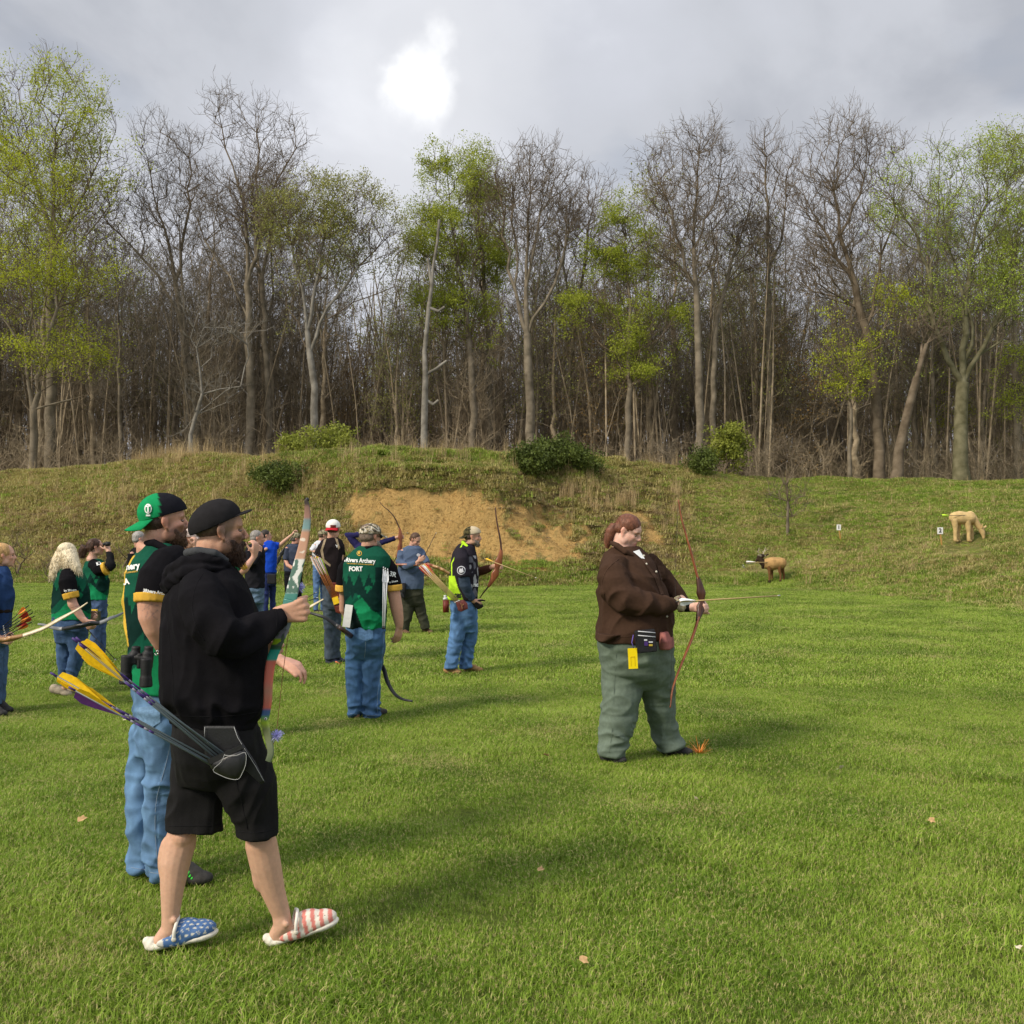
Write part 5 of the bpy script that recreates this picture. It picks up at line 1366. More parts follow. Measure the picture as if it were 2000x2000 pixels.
def clog(fig, heel, toe, lift, base, pat, label):
    """foam clog: sole, upper with holes, heel strap"""
    a, b_ = Vector(heel), Vector(toe); d = b_ - a; L = d.length; d.normalize(); sd = Z_.cross(d).normalized(); up = d.cross(sd)
    M = Matrix((d, sd, up)).transposed()
    q = lambda x, y, z: a + M @ Vector((x, y, z))
    root = None
    so_ = [ell(q(.055, 0, .014), (.058, .040, .020), M), ell(q(L * .5, 0, .014), (L * .42, .046, .019), M), ell(q(L - .075, 0, .018), (.078, .055, .022), M), tube([q(.02, 0, .028), q(.012, 0, .036)], [.03, .02])]
    me = fuse("sole", so_, .0055, 3); tint(me, (.70, .66, .56)); sole = link("clog", me, tmat("clog_foam", .6, .3, 40, .05, .15, 200), fig.root)
    if label: sole['label'] = label
    up_ = [ell(q(L - .092, 0, .040), (.090, .056, .040), M), ell(q(L - .125, 0, .052), (.070, .053, .044), M), ell(q(L * .42, .036, .028), (.075, .014, .024), M), ell(q(L * .42, -.036, .028), (.075, .014, .024), M)]
    me = fuse("upper", up_, .0048, 4); V = verts(me); K = (V - np.array(a)) @ np.array(M)
    c = pat(K, L); tint(me, c)
    link("upper", me, tmat("clog_print", .6, .3, 60, .06, .1, 200), sole)
    for iy in (-2, -1, 0, 1, 2):
        for ix in range(3):
            x, y = L - .045 - ix * .027 - abs(iy) * .004, iy * .017
            zt = .040 + .040 * math.sqrt(max(.05, 1 - ((x - (L - .10)) / .09) ** 2 - (y / .056) ** 2))
            h = raw("vent", [ell(q(x, y, zt - .004), (.0042, .0042, .005), M)]); link("vent", h, M_rubber, sole)
    st = raw("strap", [tube([q(L * .42, -.050, .042), q(L * .44, -.054, .070), q(L * .48, -.04, .098), q(L * .50, 0, .108), q(L * .48, .04, .098), q(L * .44, .054, .070), q(L * .42, .050, .042)], [.0070] * 7, 10)])
    tint(st, (.72, .68, .60)); link("strap", st, bpy.data.materials["clog_foam"], sole)
    bt = raw("rivet", [ell(q(L * .42, -.054, .040), (.010, .005, .010), M)]); link("rivet", bt, M_offw, sole)
    return sole
def stars(K, L):
    c = np.tile(np.array([.07, .15, .33], np.float32), (len(K), 1))
    gx, gy = K[:, 0] / .024, (K[:, 1] + K[:, 2] * .9) / .024
    row = np.floor(gy); fx = (gx + .5 * (row % 2)) % 1 - .5; fy = gy % 1 - .5
    r_ = np.hypot(fx, fy); th = np.arctan2(fy, fx)
    c[r_ < .20 + .12 * np.cos(5 * th)] = (.62, .60, .50); c[K[:, 0] < L * .27] = (.60, .58, .52); return c
def stripes(K, L):
    c = np.tile(np.array([.70, .64, .54], np.float32), (len(K), 1)); c[((K[:, 0] + .2 * np.abs(K[:, 1])) / .034) % 1 < .48] = (.62, .20, .16); return c
clog(A, P(284, 1857, 4.10), P(428, 1826, 4.16), 0, 0, stars, "blue clog with white stars")
clog(A, P(520, 1850, 4.17), P(664, 1802, 4.25), 0, 0, stripes, "white clog with red stripes")

# ---- man in green and black jersey with the backwards green cap
B = Fig(4.95, .007, (.58, .31, .215), 12)
B.stub = (.12, .055, .032, .8)
B.head(321, 1019, 0, yaw=8, pitch=-2, size=1.04, jaw=1.08, neck=(300, 1072, 0, 1.12))
B.limb([(330, 1098, -.18, 26), (302, 1150, -.26, 34), (296, 1180, -.28, 26), (296, 1205, -.28, 24), (302, 1228, -.27, 20), (322, 1268, -.22, 15), (330, 1296, -.20, 11)], 2)
B.limb([(380, 1098, .18, 26), (410, 1180, .24, 24), (440, 1255, .20, 20), (500, 1278, .05, 17), (545, 1288, 0, 12)], 3)
B.bp.append(B.S([(1085, 270, 370, 0, .17), (1200, 262, 370, 0, .17), (1330, 268, 360, 0, .16), (1380, 270, 360, 0, .15)], .02))
B.limb([(288, 1420, .08, 30), (274, 1530, .07, 22), (270, 1640, .05, 16), (273, 1695, .05, 13)])
B.limb([(325, 1420, -.06, 32), (316, 1530, -.07, 24), (308, 1650, -.07, 17), (312, 1700, -.07, 13)])
B.hand(330, 1296, -.20, (.6, .5, -.1), (.3, .6, -.6), True, curls=((.5, .5, .3),) * 4, s=1.0)
B.hand(545, 1289, 0, (.92, -.15, -.25), (-.15, .1, -1), False, curls=((.45, .6, .3), (.55, .6, .3), (.65, .6, .3), (.8, .6, .3)), thumb=(.9, .45, .15), tcurl=.25, s=1.12, spread=.15)
def b_tint(V, c):
    px, py = px_of(V)
    # star tattoo on the elbow
    t = np.zeros(len(V))
    for x0, y0, x1, y1 in ((278, 1192, 296, 1180), (296, 1180, 312, 1184), (283, 1182, 300, 1200), (298, 1202, 309, 1212), (285, 1206, 292, 1185), (290, 1208, 309, 1190)):
        dx, dy = x1 - x0, y1 - y0; u = np.clip(((px - x0) * dx + (py - y0) * dy) / (dx * dx + dy * dy), 0, 1); d = np.hypot(px - x0 - u * dx, py - y0 - u * dy); t = np.maximum(t, np.exp(-(d / 1.0) ** 2))
    t = (t * (V[:, 1] < 4.9) * .6)[:, None]; return c * (1 - t) + np.array([.16, .12, .12]) * t
B.body("tall man in a green and black jersey with his green cap on backwards", b_tint)
B.eyes()
B.beard((.085, .040, .020), n=3200, length=.014, full=1.0, wid=.0018)
B.hair([ell(B.H(-.034, 0, .005), (.075, .080, .062), B.M)], (.055, .033, .022), 1500, .007, .1, rough=.0015)
GRN = (.010, .24, .085)
def bcap(V, L, c):
    c[(L[:, 0] < -.030)] = GRN; c[L[:, 0] > 8] = GRN; return c
B.cap((.012, .012, .016), back=True, brimcol=GRN, colfn=bcap, tilt=-14, visor=.078, h=1.08)
tb = B.S([(1062, 282, 335, 0, .08), (1076, 266, 360, 0, .13), (1092, 254, 384, 0, .20), (1120, 240, 392, 0, .215), (1170, 237, 392, 0, .215), (1225, 243, 385, 0, .21), (1280, 250, 375, 0, .20), (1330, 258, 370, 0, .20), (1347, 262, 368, 0, .20)])
def b_col(V, px, py, c):
    c = jersey(V, px, py, c, 236, 396, 1062, 1350, .2)
    e_ = np.interp(py, [1076, 1092, 1120, 1170, 1225, 1280], [268, 256, 242, 238.5, 244, 251])
    c[(px < e_ + 3) & (py < 1262) & (py > 1085)] = (.62, .40, .05)
    return c
B.cloth("jersey", [tb], (0, 0, 0), .0075, 4, (.010, (7, 7, 5), 1.0, None, .004, (4, 4, 4)), colfn=b_col)
bs1 = B.T([(348, 1086, -.12, 24), (325, 1100, -.20, 31), (308, 1128, -.25, 34), (301, 1158, -.27, 33), (299, 1168, -.275, 33)], 18)
bs2 = B.T([(370, 1086, .12, 24), (385, 1110, .2, 30), (402, 1165, .24, 28)], 16)
B.cloth("sleeve", [bs1], BLK, .007, 4, (.007, (10, 10, 7), 3.0))
B.cloth("sleeve", [bs2], BLK, .007, 4)
B.cloth("cuff_band", [B.T([(300, 1159, -.272, 35.5), (299, 1177, -.278, 34.5)], 18)], (.62, .36, .05), .006, 2)
B.cloth("collar", [B.T([(276, 1064, -.02, 7), (300, 1060, -.09, 8), (335, 1078, -.12, 7), (345, 1088, -.09, 6)], 12), B.T([(276, 1064, -.02, 7), (290, 1052, .08, 7), (330, 1070, .12, 7)], 12)], BLK, .006, 3)
def jeans_col(base, seam=()):
    def f(V, px, py, c):
        k = np.array([noise.noise(Vector((v[0] * 9, v[1] * 9, v[2] * 2.2))) for v in V])
        k2 = np.array([noise.noise(Vector((v[0] * 40, v[1] * 40, v[2] * 14))) for v in V])
        c = np.array(base)[None] * (1 + .30 * k + .16 * k2)[:, None]
        for x0, y0, x1, y1 in seam:
            xx = np.interp(py, [y0, y1], [x0, x1]); m_ = (np.abs(px - xx) < .9) & (py > y0) & (py < y1); c[m_] = c[m_] * 1.5
        return c
    return f
LB = (.105, .195, .33)
B.cloth("jeans", [B.S([(1335, 256, 362, 0, .185), (1380, 258, 362, 0, .19), (1415, 262, 358, 0, .185), (1445, 262, 356, 0, .155), (1475, 264, 352, 0, .12)]),
    B.T([(288, 1420, .08, 32), (276, 1500, .08, 28), (272, 1580, .06, 25), (270, 1640, .05, 22.5), (271, 1690, .05, 20), (273, 1703, .05, 19)], 18),
    B.T([(325, 1420, -.06, 38), (318, 1500, -.07, 35), (312, 1580, -.07, 31), (308, 1650, -.07, 27), (310, 1700, -.07, 25), (313, 1712, -.07, 24)], 18)], LB, .0075, 6,
    (.022, (8, 8, 9), 4.0, lambda V: .5 + .9 * smooth01(1600, 1700, px_of(V)[1]) + .5 * np.exp(-((px_of(V)[1] - 1540) / 40) ** 2), .005, (5, 5, 5)), m=M_denim, colfn=jeans_col(LB, ((338, 1440, 306, 1545), (306, 1545, 312, 1700))))
patch("pocket", [(268, 1382), (312, 1378), (314, 1410), (292, 1424), (270, 1418)], [o for o in B.root.children if o.name.startswith("jeans")], mat("pocket_denim", (.15, .26, .41), .9, .15, .15, 60, .4, 200), [o for o in B.root.children if o.name.startswith("jeans")][0], off=.004)
shoe(B, G(290, 4.98), G(372, 5.02), M_shoe, h=.07)
s2 = shoe(B, G(340, 4.93), G(414, 4.93, .0), mat("dark_trainer", (.035, .032, .028), .7, .3, .4, 20, .3), w=.055, h=.08)
lc = mat("neon_lace", (.06, .65, .06), .6, .3)
for k in range(4):
    a_ = G(368 + 4 * k, 4.93, .085 - .010 * k); wire("lace", [a_ + Vector((0, -.05, -.015)), a_ + Vector((.01, -.02, .008)), a_ + Vector((.01, .02, .01))], .005, lc, s2)
M_js = mat("jeans_thread", (.24, .30, .38), .9, .1)
jnb = [o for o in B.root.children if o.name.startswith("jeans")]
jb = [o for o in B.root.children if o.name.startswith("jersey")]; slb = [o for o in B.root.children if o.name.startswith("sleeve")]
lettering("lettering", "chery", 257, 1107, 12, jb, M_wht, jb[0], ang=-8, bold=.04, shear=.1, width=34)
lettering("lettering", "OUTDOOR EXPERTS", 256, 1118, 3, jb, M_band, jb[0], ang=-8, width=28)
lettering("lettering", "LA", 246, 1137, 11, jb, M_wht, jb[0], ang=-12, bold=.05, width=15)
lettering("lettering", "3Rivers Archery", 306, 1157, 6.2, slb[:1], M_wht, slb[0], ang=8, bold=.04, width=52)
for k in range(26):
    yy = 1180 + k * 3.2
xx = np.interp
def capbadge(fig, cap_o, px, py, r_, m):
    patch("badge", [(px + r_ * math.cos(t) * .72, py + r_ * math.sin(t)) for t in np.linspace(0, 6.28, 24)[:-1]], [cap_o], m, cap_o, off=.004, step=1.5)
capo = [o for o in B.root.children if o.name.startswith("cap")][0]
capbadge(B, capo, 290, 994, 9.5, M_wht)
patch("badge_inner", [(290 + 6.6 * math.cos(t) * .72, 994 + 6.6 * math.sin(t)) for t in np.linspace(0, 6.28, 20)[:-1]], [capo], mat("cap_green", GRN, .8), capo, off=.006, step=1.5)
patch("badge_bar", [(289, 989), (292, 988), (292, 1000), (289, 1001)], [capo], M_wht, capo, off=.008, step=1.5)
patch("badge_bar", [(286.5, 989), (295, 987.5), (295, 990), (286.5, 991.5)], [capo], M_wht, capo, off=.008, step=1.5)
patch("badge_bar", [(286, 1005), (294, 1005), (294, 1008), (286, 1008)], [capo], M_wht, capo, off=.004, step=1.5)
wire("ring", [P(565 + 6 * math.cos(t) * .6, 1309 + 5 * math.sin(t), 4.93 + .012 * math.sin(t)) for t in np.linspace(0, 6.28, 12)], .0018, M_metal, B.root)

# ---- man seen from behind, green jersey with lettering
C = Fig(9.35, .009, (.53, .29, .20), 13)
C.head(724, 1049, 0, yaw=40, pitch=0, size=.99, neck=(716, 1082, 0, 1.15))
C.limb([(754, 1098, 0, 15), (766, 1140, .0, 16), (769, 1158, 0, 13), (775, 1190, 0, 12.5), (778, 1208, 0, 10.5), (780, 1222, 0, 8.2)], 2)
C.limb([(680, 1098, .05, 15), (671, 1150, .08, 12), (672, 1190, .16, 10), (690, 1220, .26, 8)], 2)
C.bp.append(C.S([(1085, 680, 752, 0, .15), (1150, 680, 745, 0, .17), (1220, 684, 742, 0, .16), (1245, 686, 742, 0, .15)], .02))
C.limb([(694, 1240, 0, 17), (692, 1310, 0, 12), (694, 1370, 0, 9), (696, 1398, 0, 7)])
C.limb([(730, 1240, 0, 18), (727, 1310, 0, 13), (726, 1370, 0, 10), (728, 1398, 0, 7)])
C.hand(780, 1221, 0, (-.12, .05, -1), (-.8, .6, 0), True, curls=((.3, .5, .3), (.4, .5, .3), (.5, .5, .3), (.6, .5, .3)), s=1.15, k=1.15)
C.hand(692, 1222, .26, (.6, .3, -.5), (.2, 1, 0), False, curls=((1.2, 1.2, .8),) * 4, s=1.05)
C.body("bearded man seen from behind in a camouflage cap and green lettered jersey")
C.beard((.26, .23, .19), long=.075, n=1500, length=.03, full=1.1, wid=.003)
C.short_hair((.16, .115, .085), 700, .02, back=1.05)
def camo(V, L, c):
    k = np.array([noise.noise(Vector((v[0] * 38, v[1] * 38, v[2] * 38))) for v in V]); k2 = np.array([noise.noise(Vector((v[0] * 50 + 9, v[1] * 50, v[2] * 50))) for v in V])
    c[:] = (.62, .57, .47); c[k > .10] = (.20, .16, .10); c[k2 > .18] = (.04, .04, .03); c[(k < -.22)] = (.36, .30, .2); return c
C.cap((.5, .45, .35), colfn=camo, tilt=2, h=.98)
def c_col(V, px, py, c):
    c = jersey(V, px, py, c, 664, 760, 1070, 1224, .55); v = (py - 1070) / 154
    dk = (v > .72) & (px < 690 + (v - .72) * 60); c[dk] = (.008, .016, .016); c[(px < 674 - 0) & (py > 1165)] = (.008, .016, .016)
    dk2 = (px > 733) & (v > .25) & (v < .85 - (754 - px) * .012); c[dk2] = (.006, .022, .02)
    return c
C.cloth("jersey", [C.S([(1066, 702, 740, 0, .07), (1074, 690, 752, 0, .12), (1086, 678, 762, 0, .17), (1102, 670, 764, 0, .19), (1130, 669, 757, 0, .21), (1165, 671, 755, -.01, .23), (1200, 673, 755, -.01, .23), (1218, 675, 754, 0, .22), (1226, 677, 752, 0, .21)])], (0, 0, 0), .008, 3,
    (.015, (5, 5, 11), 1.5, lambda V: .2 + 1.0 * smooth01(1150, 1200, px_of(V)[1]), .004, (5, 5, 4)), colfn=c_col)
C.cloth("sleeve", [C.T([(748, 1094, 0, 14), (760, 1112, 0, 18), (766, 1138, 0, 17), (767, 1144, 0, 17)], 16)], BLK, .008, 3, (.008, (9, 9, 7), 3))
C.cloth("sleeve", [C.T([(686, 1094, .02, 14), (676, 1112, .05, 17), (671, 1138, .07, 15), (670, 1144, .07, 14)], 16)], BLK, .008, 3)
C.cloth("cuff_band", [C.T([(767, 1142, 0, 18.5), (768, 1154, 0, 18)], 16)], (.66, .38, .07), .008, 2)
C.cloth("cuff_band", [C.T([(670, 1143, .07, 15.5), (669, 1156, .07, 15)], 16)], (.66, .38, .07), .008, 2)
C.cloth("collar", [C.T([(704, 1070, 0, 5), (718, 1071, -.09, 5), (736, 1070, -.04, 5), (742, 1070, .05, 5)], 10)], BLK, .008, 2)
DB = (.055, .120, .235)
C.cloth("jeans", [C.S([(1216, 676, 752, 0, .20), (1240, 676, 753, 0, .205), (1258, 677, 753, 0, .19), (1272, 678, 752, 0, .14), (1288, 680, 749, 0, .09)]),
    C.T([(694, 1235, 0, 19), (693, 1275, 0, 18.5), (691, 1310, 0, 17), (693, 1360, 0, 15), (696, 1392, 0, 14), (697, 1398, 0, 14)], 16), C.T([(730, 1235, 0, 21.5), (729, 1275, 0, 20.5), (727, 1310, 0, 19.5), (725, 1360, 0, 17), (725, 1392, 0, 17.5), (726, 1401, 0, 17.5)], 16)],
    DB, .008, 6, (.024, (6, 6, 12), 4.0, lambda V: .5 + 1.1 * smooth01(1350, 1385, px_of(V)[1]), .006, (5, 5, 4)), m=M_denim, colfn=jeans_col(DB, ((752, 1228, 736, 1380),)))
jn = [o for o in C.root.children if o.name.startswith("jeans")]
patch("pocket", [(700, 1226), (728, 1224), (729, 1246), (716, 1252), (701, 1248)], jn, mat("pocket_denim_dark", (.095, .185, .33), .9, .15, .15, 60, .4, 200), jn[0], off=.004, step=2)
shoe(C, G(690, 9.35), G(708, 9.7), M_shoe); shoe(C, G(722, 9.35), G(752, 9.6), M_shoe); shoe(C, G(744, 9.30), G(776, 9.36), M_shoe, h=.05) if False else None
cj = [o for o in C.root.children if o.name.startswith("jersey")]
lettering("lettering", "3Rivers Archery", 702, 1095, 8.2, cj, M_wht, cj[0], ang=3, bold=.03, width=62)
lettering("lettering", "THE LONGBOW AND RECURVE EXPERTS", 704, 1102, 1.8, cj, M_band, cj[0], ang=3, width=52)
lettering("lettering", "FORT", 695, 1111.5, 8.6, cj, M_wht, cj[0], bold=.04, width=26)
patch("badge", [(702 + 5 * math.cos(t), 1081 + 5 * math.sin(t)) for t in np.linspace(0, 6.28, 20)[:-1]], cj, M_band, cj[0], off=.003, step=1.5)
patch("badge_inner", [(702 + 3.8 * math.cos(t), 1081 + 3.8 * math.sin(t)) for t in np.linspace(0, 6.28, 16)[:-1]], cj, mat("jersey_green", (.008, .095, .055), .8), cj[0], off=.006, step=1.5)
patch("badge_bar", [(700, 1079), (704, 1078), (703, 1084), (700.5, 1083)], cj, M_band, cj[0], off=.009, step=1.5)
cs = [o for o in C.root.children if o.name.startswith("sleeve")]
lettering("lettering", "3R", 767, 1122, 9, cs[:1], M_wht, cs[0], ang=14, bold=.03, width=13); lettering("lettering", "by 3Rivers", 768, 1136, 3.6, cs[:1], M_wht, cs[0], ang=-10, bold=.03, width=17)
me = raw("sunglasses", [ell(C.H(.086, -.040, .004), (.010, .026, .018), C.M), ell(C.H(.086, .040, .004), (.010, .026, .018), C.M), tube([C.H(.085, -.06, .01), C.H(.0, -.083, .008)], [.003, .003], 6)]); C.part("sunglasses", me, M_rubber)
me = raw("score_card", [box(P(679, 1203, 9.10), (.034, .004, .10), Matrix.Rotation(math.radians(8), 3, 'Y'))]); C.part("score_card", me, M_white, False)

# ---- woman in the brown shirt
Hh = Fig(7.7, .0075, (.66, .40, .31), 14)
Hh.head(1226, 1038, 0, yaw=-18, pitch=24, size=1.06, jaw=1.22, neck=(1214, 1088, 0, 1.25), lips=(1.0, .50, .48), brow=(.5, .32, .22))
Hh.limb([(1200, 1105, -.20, 24), (1205, 1150, -.28, 25), (1225, 1178, -.30, 22), (1275, 1186, -.26, 17), (1312, 1180, -.20, 9)])
Hh.limb([(1266, 1105, .14, 20), (1290, 1132, .22, 18), (1312, 1156, .18, 15), (1345, 1182, .03, 10), (1352, 1186, 0, 8)])
Hh.bp.append(Hh.S([(1090, 1190, 1270, 0, .2), (1140, 1182, 1285, 0, .24), (1200, 1180, 1298, 0, .25), (1270, 1182, 1302, 0, .25)], .03))
Hh.limb([(1208, 1280, -.05, 30), (1205, 1370, -.07, 22), (1198, 1430, -.08, 15), (1198, 1468, -.1, 11)])
Hh.limb([(1270, 1280, .06, 30), (1288, 1370, .1, 22), (1296, 1420, .12, 15), (1308, 1458, .13, 11)])
Hh.hand(1312, 1181, -.20, (1, .25, -.05), (.1, 1, -.3), True, curls=((.8, 1.0, .6), (.9, 1.0, .6), (1.0, 1.0, .6), (1.1, 1.0, .6)), s=1.0, k=1.1)
Hh.hand(1352, 1186, 0, (.85, -.55, .05), (.55, .85, 0), False, curls=((1.15, 1.1, .7), (1.2, 1.2, .7), (1.3, 1.2, .7), (1.4, 1.2, .7)), thumb=(.8, .4, .5), s=1.05, k=1.05)
Hh.body("red-haired woman in a dark brown shirt looking down at her nocked arrow")
Hh.eyes()
HR = (.15, .055, .028)
Hh.hair([ell(Hh.H(-.012, 0, .045), (.100, .089, .085), Hh.M), ell(Hh.H(-.045, 0, .005), (.070, .084, .062), Hh.M), Hh.T([(1203, 1026, 0, 10), (1193, 1038, 0, 11), (1188, 1052, 0, 9), (1186, 1064, 0, 6), (1187, 1072, 0, 3)], 10)], HR, 1600, .018, .5, rough=.0018, wid=.002, jitter=.12, comb=(-.6, 0, 0))
BRN = (.052, .029, .019)
hs_ = Hh.S([(1068, 1196, 1248, 0, .09), (1080, 1182, 1264, 0, .15), (1096, 1172, 1278, 0, .22), (1122, 1167, 1290, 0, .28), (1155, 1166, 1302, 0, .31), (1190, 1167, 1313, 0, .33), (1220, 1165, 1316, 0, .34), (1240, 1164, 1316, 0, .34), (1250, 1163, 1300, 0, .33)], e=2.1)
ha = Hh.T([(1205, 1098, -.16, 24), (1196, 1122, -.25, 30), (1204, 1150, -.30, 31), (1222, 1170, -.33, 28), (1258, 1180, -.33, 23), (1290, 1182, -.28, 18), (1308, 1180, -.23, 14), (1313, 1180, -.21, 12)], 18)
hb_ = Hh.T([(1262, 1098, .14, 24), (1290, 1130, .24, 24), (1312, 1155, .20, 19), (1332, 1174, .10, 14), (1340, 1180, .06, 12)], 16)
Hh.cloth("shirt", [hs_, ha, hb_], BRN, .0085, 4, (.024, (6, 6, 5), 6.0, lambda V: .5 + .8 * np.exp(-((px_of(V)[1] - 1190) / 40) ** 2), .006, (4, 4, 4)))
Hh.cloth("collar", [Hh.T([(1194, 1060, -.04, 5), (1206, 1066, -.13, 6), (1222, 1078, -.17, 6), (1236, 1086, -.15, 4)], 10), Hh.T([(1194, 1060, -.02, 5), (1215, 1058, .12, 5), (1246, 1072, .10, 5), (1252, 1084, -.02, 5)], 10)], BRN, .0075, 3)
hsh = [o for o in Hh.root.children if o.name.startswith("shirt")]
patch("undershirt", [(1236, 1078), (1248, 1074), (1259, 1092), (1252, 1091)], hsh, M_wht, hsh[0], off=.004, step=2)
M_brn = mat("brown_flannel", (.068, .038, .025), .95, .1, .2, 60, .4, 260)
for x, y in ((1262, 1102), (1281, 1117), (1257, 1086), (1302, 1204)):
    pnt = lay(bvh_of(hsh), x, y, .004)
    if pnt: link("button", raw("button", [ell(pnt, (.008, .004, .008))]), M_offw, hsh[0])
seam(hsh, [(1208, 1092), (1186, 1112), (1176, 1140), (1182, 1172)], M_brn, hsh[0], .004); seam(hsh, [(1166, 1241), (1220, 1243), (1280, 1240)], M_brn, hsh[0], .003)
patch("placket", [(1252, 1092), (1258, 1092), (1284, 1128), (1296, 1160), (1290, 1162), (1278, 1130)], hsh, M_brn, hsh[0], off=.004, step=2.5)
patch("chest_pocket", [(1282, 1104), (1296, 1106), (1300, 1130), (1290, 1134)], hsh, M_brn, hsh[0], off=.005, step=2.5)
Hh.cloth("shirt_tail", [Hh.S([(1228, 1282, 1308, 0, .30), (1245, 1282, 1315, 0, .335), (1261, 1282, 1317, 0, .325)])], (.33, .125, .11), .008, 3, (.006, (9, 9, 9), 2))
Hh.cloth("shirt_hem", [Hh.S([(1232, 1163, 1235, -.03, .32), (1247, 1162, 1192, -.03, .30)])], BRN, .008, 3)
GP = (.125, .160, .125)
def h_col(V, px, py, c):
    k = np.array([noise.noise(Vector((v[0] * 5, v[1] * 5, v[2] * 40))) for v in V]); k2 = np.array([noise.noise(Vector((v[0] * 7, v[1] * 7, v[2] * 3))) for v in V])
    return c * (1 + .10 * k + .15 * k2)[:, None]
Hh.cloth("trousers", [Hh.S([(1236, 1166, 1312, 0, .31), (1262, 1168, 1316, 0, .32), (1285, 1171, 1318, 0, .29), (1310, 1174, 1318, 0, .25), (1330, 1177, 1318, 0, .19), (1345, 1185, 1314, .0, .12)]),
    Hh.T([(1212, 1300, -.06, 39), (1214, 1350, -.08, 40), (1208, 1400, -.10, 36), (1200, 1440, -.11, 31), (1194, 1466, -.12, 28), (1193, 1474, -.12, 28)], 20), Hh.T([(1278, 1290, .0, 39), (1284, 1335, .01, 36), (1288, 1365, .05, 31), (1292, 1400, .10, 27), (1300, 1430, .13, 27), (1309, 1456, .13, 28), (1310, 1463, .13, 28)], 20)],
    GP, .0085, 7, (.024, (4.5, 4.5, 9), 3.0, lambda V: .6 + .6 * smooth01(1400, 1450, px_of(V)[1]), .007, (4, 4, 3)), colfn=h_col)
ht = [o for o in Hh.root.children if o.name.startswith("trousers")]; M_gs = mat("green_twill", (.128, .165, .13), .9, .1, .08, 20, .3, 200)
def spots(lst):
    def f(V):
        px, py = px_of(V); w = np.zeros(len(V))
        for x, y, a, b_, k in lst: w = np.maximum(w, k * np.exp(-(((px - x) / a) ** 2 + ((py - y) / b_) ** 2)))
        return w
    return f
folds(ht[0].data, .015, (2.2, 2.2, 15), 2.0, spots(((1235, 1300, 60, 40, 1.0), (1200, 1400, 40, 50, .7), (1205, 1462, 40, 14, .9), (1306, 1452, 40, 14, .9), (1292, 1380, 30, 40, .6))))
folds(jnb[0].data, .012, (3, 3, 20), 5.0, spots(((270, 1540, 40, 40, .8), (315, 1560, 40, 40, .8), (275, 1690, 40, 24, 1.2), (312, 1700, 40, 24, 1.2), (300, 1410, 60, 30, .6))))
folds(jn[0].data, .014, (3, 3, 14), 6.0, spots(((695, 1385, 30, 22, 1.2), (726, 1388, 30, 22, 1.2), (712, 1300, 50, 30, .6))))
folds(hdo[0].data, .012, (17, 5, 9), 7.0, spots(((505, 1230, 40, 36, 1.1), (440, 1225, 34, 34, .7), (420, 1385, 110, 16, .6))))
_bvh.clear()
for pts_ in ([(398, 1118), (384, 1140), (377, 1165), (376, 1195), (384, 1225), (400, 1252)], [(322, 1396), (370, 1399), (420, 1400), (470, 1396), (506, 1390)], [(536, 1188), (541, 1203), (540, 1226)], [(322, 1180), (332, 1260), (338, 1330), (340, 1392)]): seam(hdo, pts_, M_seam, hdo[0], .0011)
seam(jnb, [(336, 1440), (322, 1500), (306, 1560), (303, 1620), (308, 1690)], M_js, jnb[0], .0013); seam(jnb, [(256, 1694), (270, 1697), (284, 1698)], M_js, jnb[0], .0013); seam(jnb, [(290, 1703), (310, 1706), (334, 1702)], M_js, jnb[0], .0013)
seam(jn, [(749, 1232), (747, 1290), (738, 1350), (737, 1392)], M_js, jn[0], .0018); seam(jn, [(684, 1393), (696, 1395), (706, 1394)], M_js, jn[0], .0018); seam(jn, [(713, 1397), (726, 1398), (740, 1396)], M_js, jn[0], .0018); seam(jn, [(713, 1226), (714, 1262), (711, 1290)], M_js, jn[0], .0018)
seam(ht, [(1205, 1262), (1200, 1340), (1196, 1420), (1190, 1470)], M_gs, ht[0], .0018)
patch("patch_pocket", [(1192, 1398), (1232, 1402), (1236, 1436), (1200, 1438)], ht, M_gs, ht[0], off=.004, step=4)
shoe(Hh, G(1172, 7.62), G(1222, 7.50), M_shoe); shoe(Hh, G(1290, 7.85), G(1352, 7.82), M_shoe)
GLV = (.30, .26, .16)
Hh.cloth("glove", hand_prims(Hh.J(1311, 1181, -.20), (1, .25, -.05), (.1, 1, -.3), True, curls=((.8, 1.0, .6), (.9, 1.0, .6), (1.0, 1.0, .6), (1.1, 1.0, .6)), s=1.06, k=1.3), GLV, .006, 3)
Hh.cloth("bracer", [Hh.T([(1322, 1176, .09, 12.5), (1340, 1184, .04, 12), (1352, 1187, .01, 9)], 14)], (.010, .010, .010), .0075, 3, (.004, (20, 20, 20), 1))

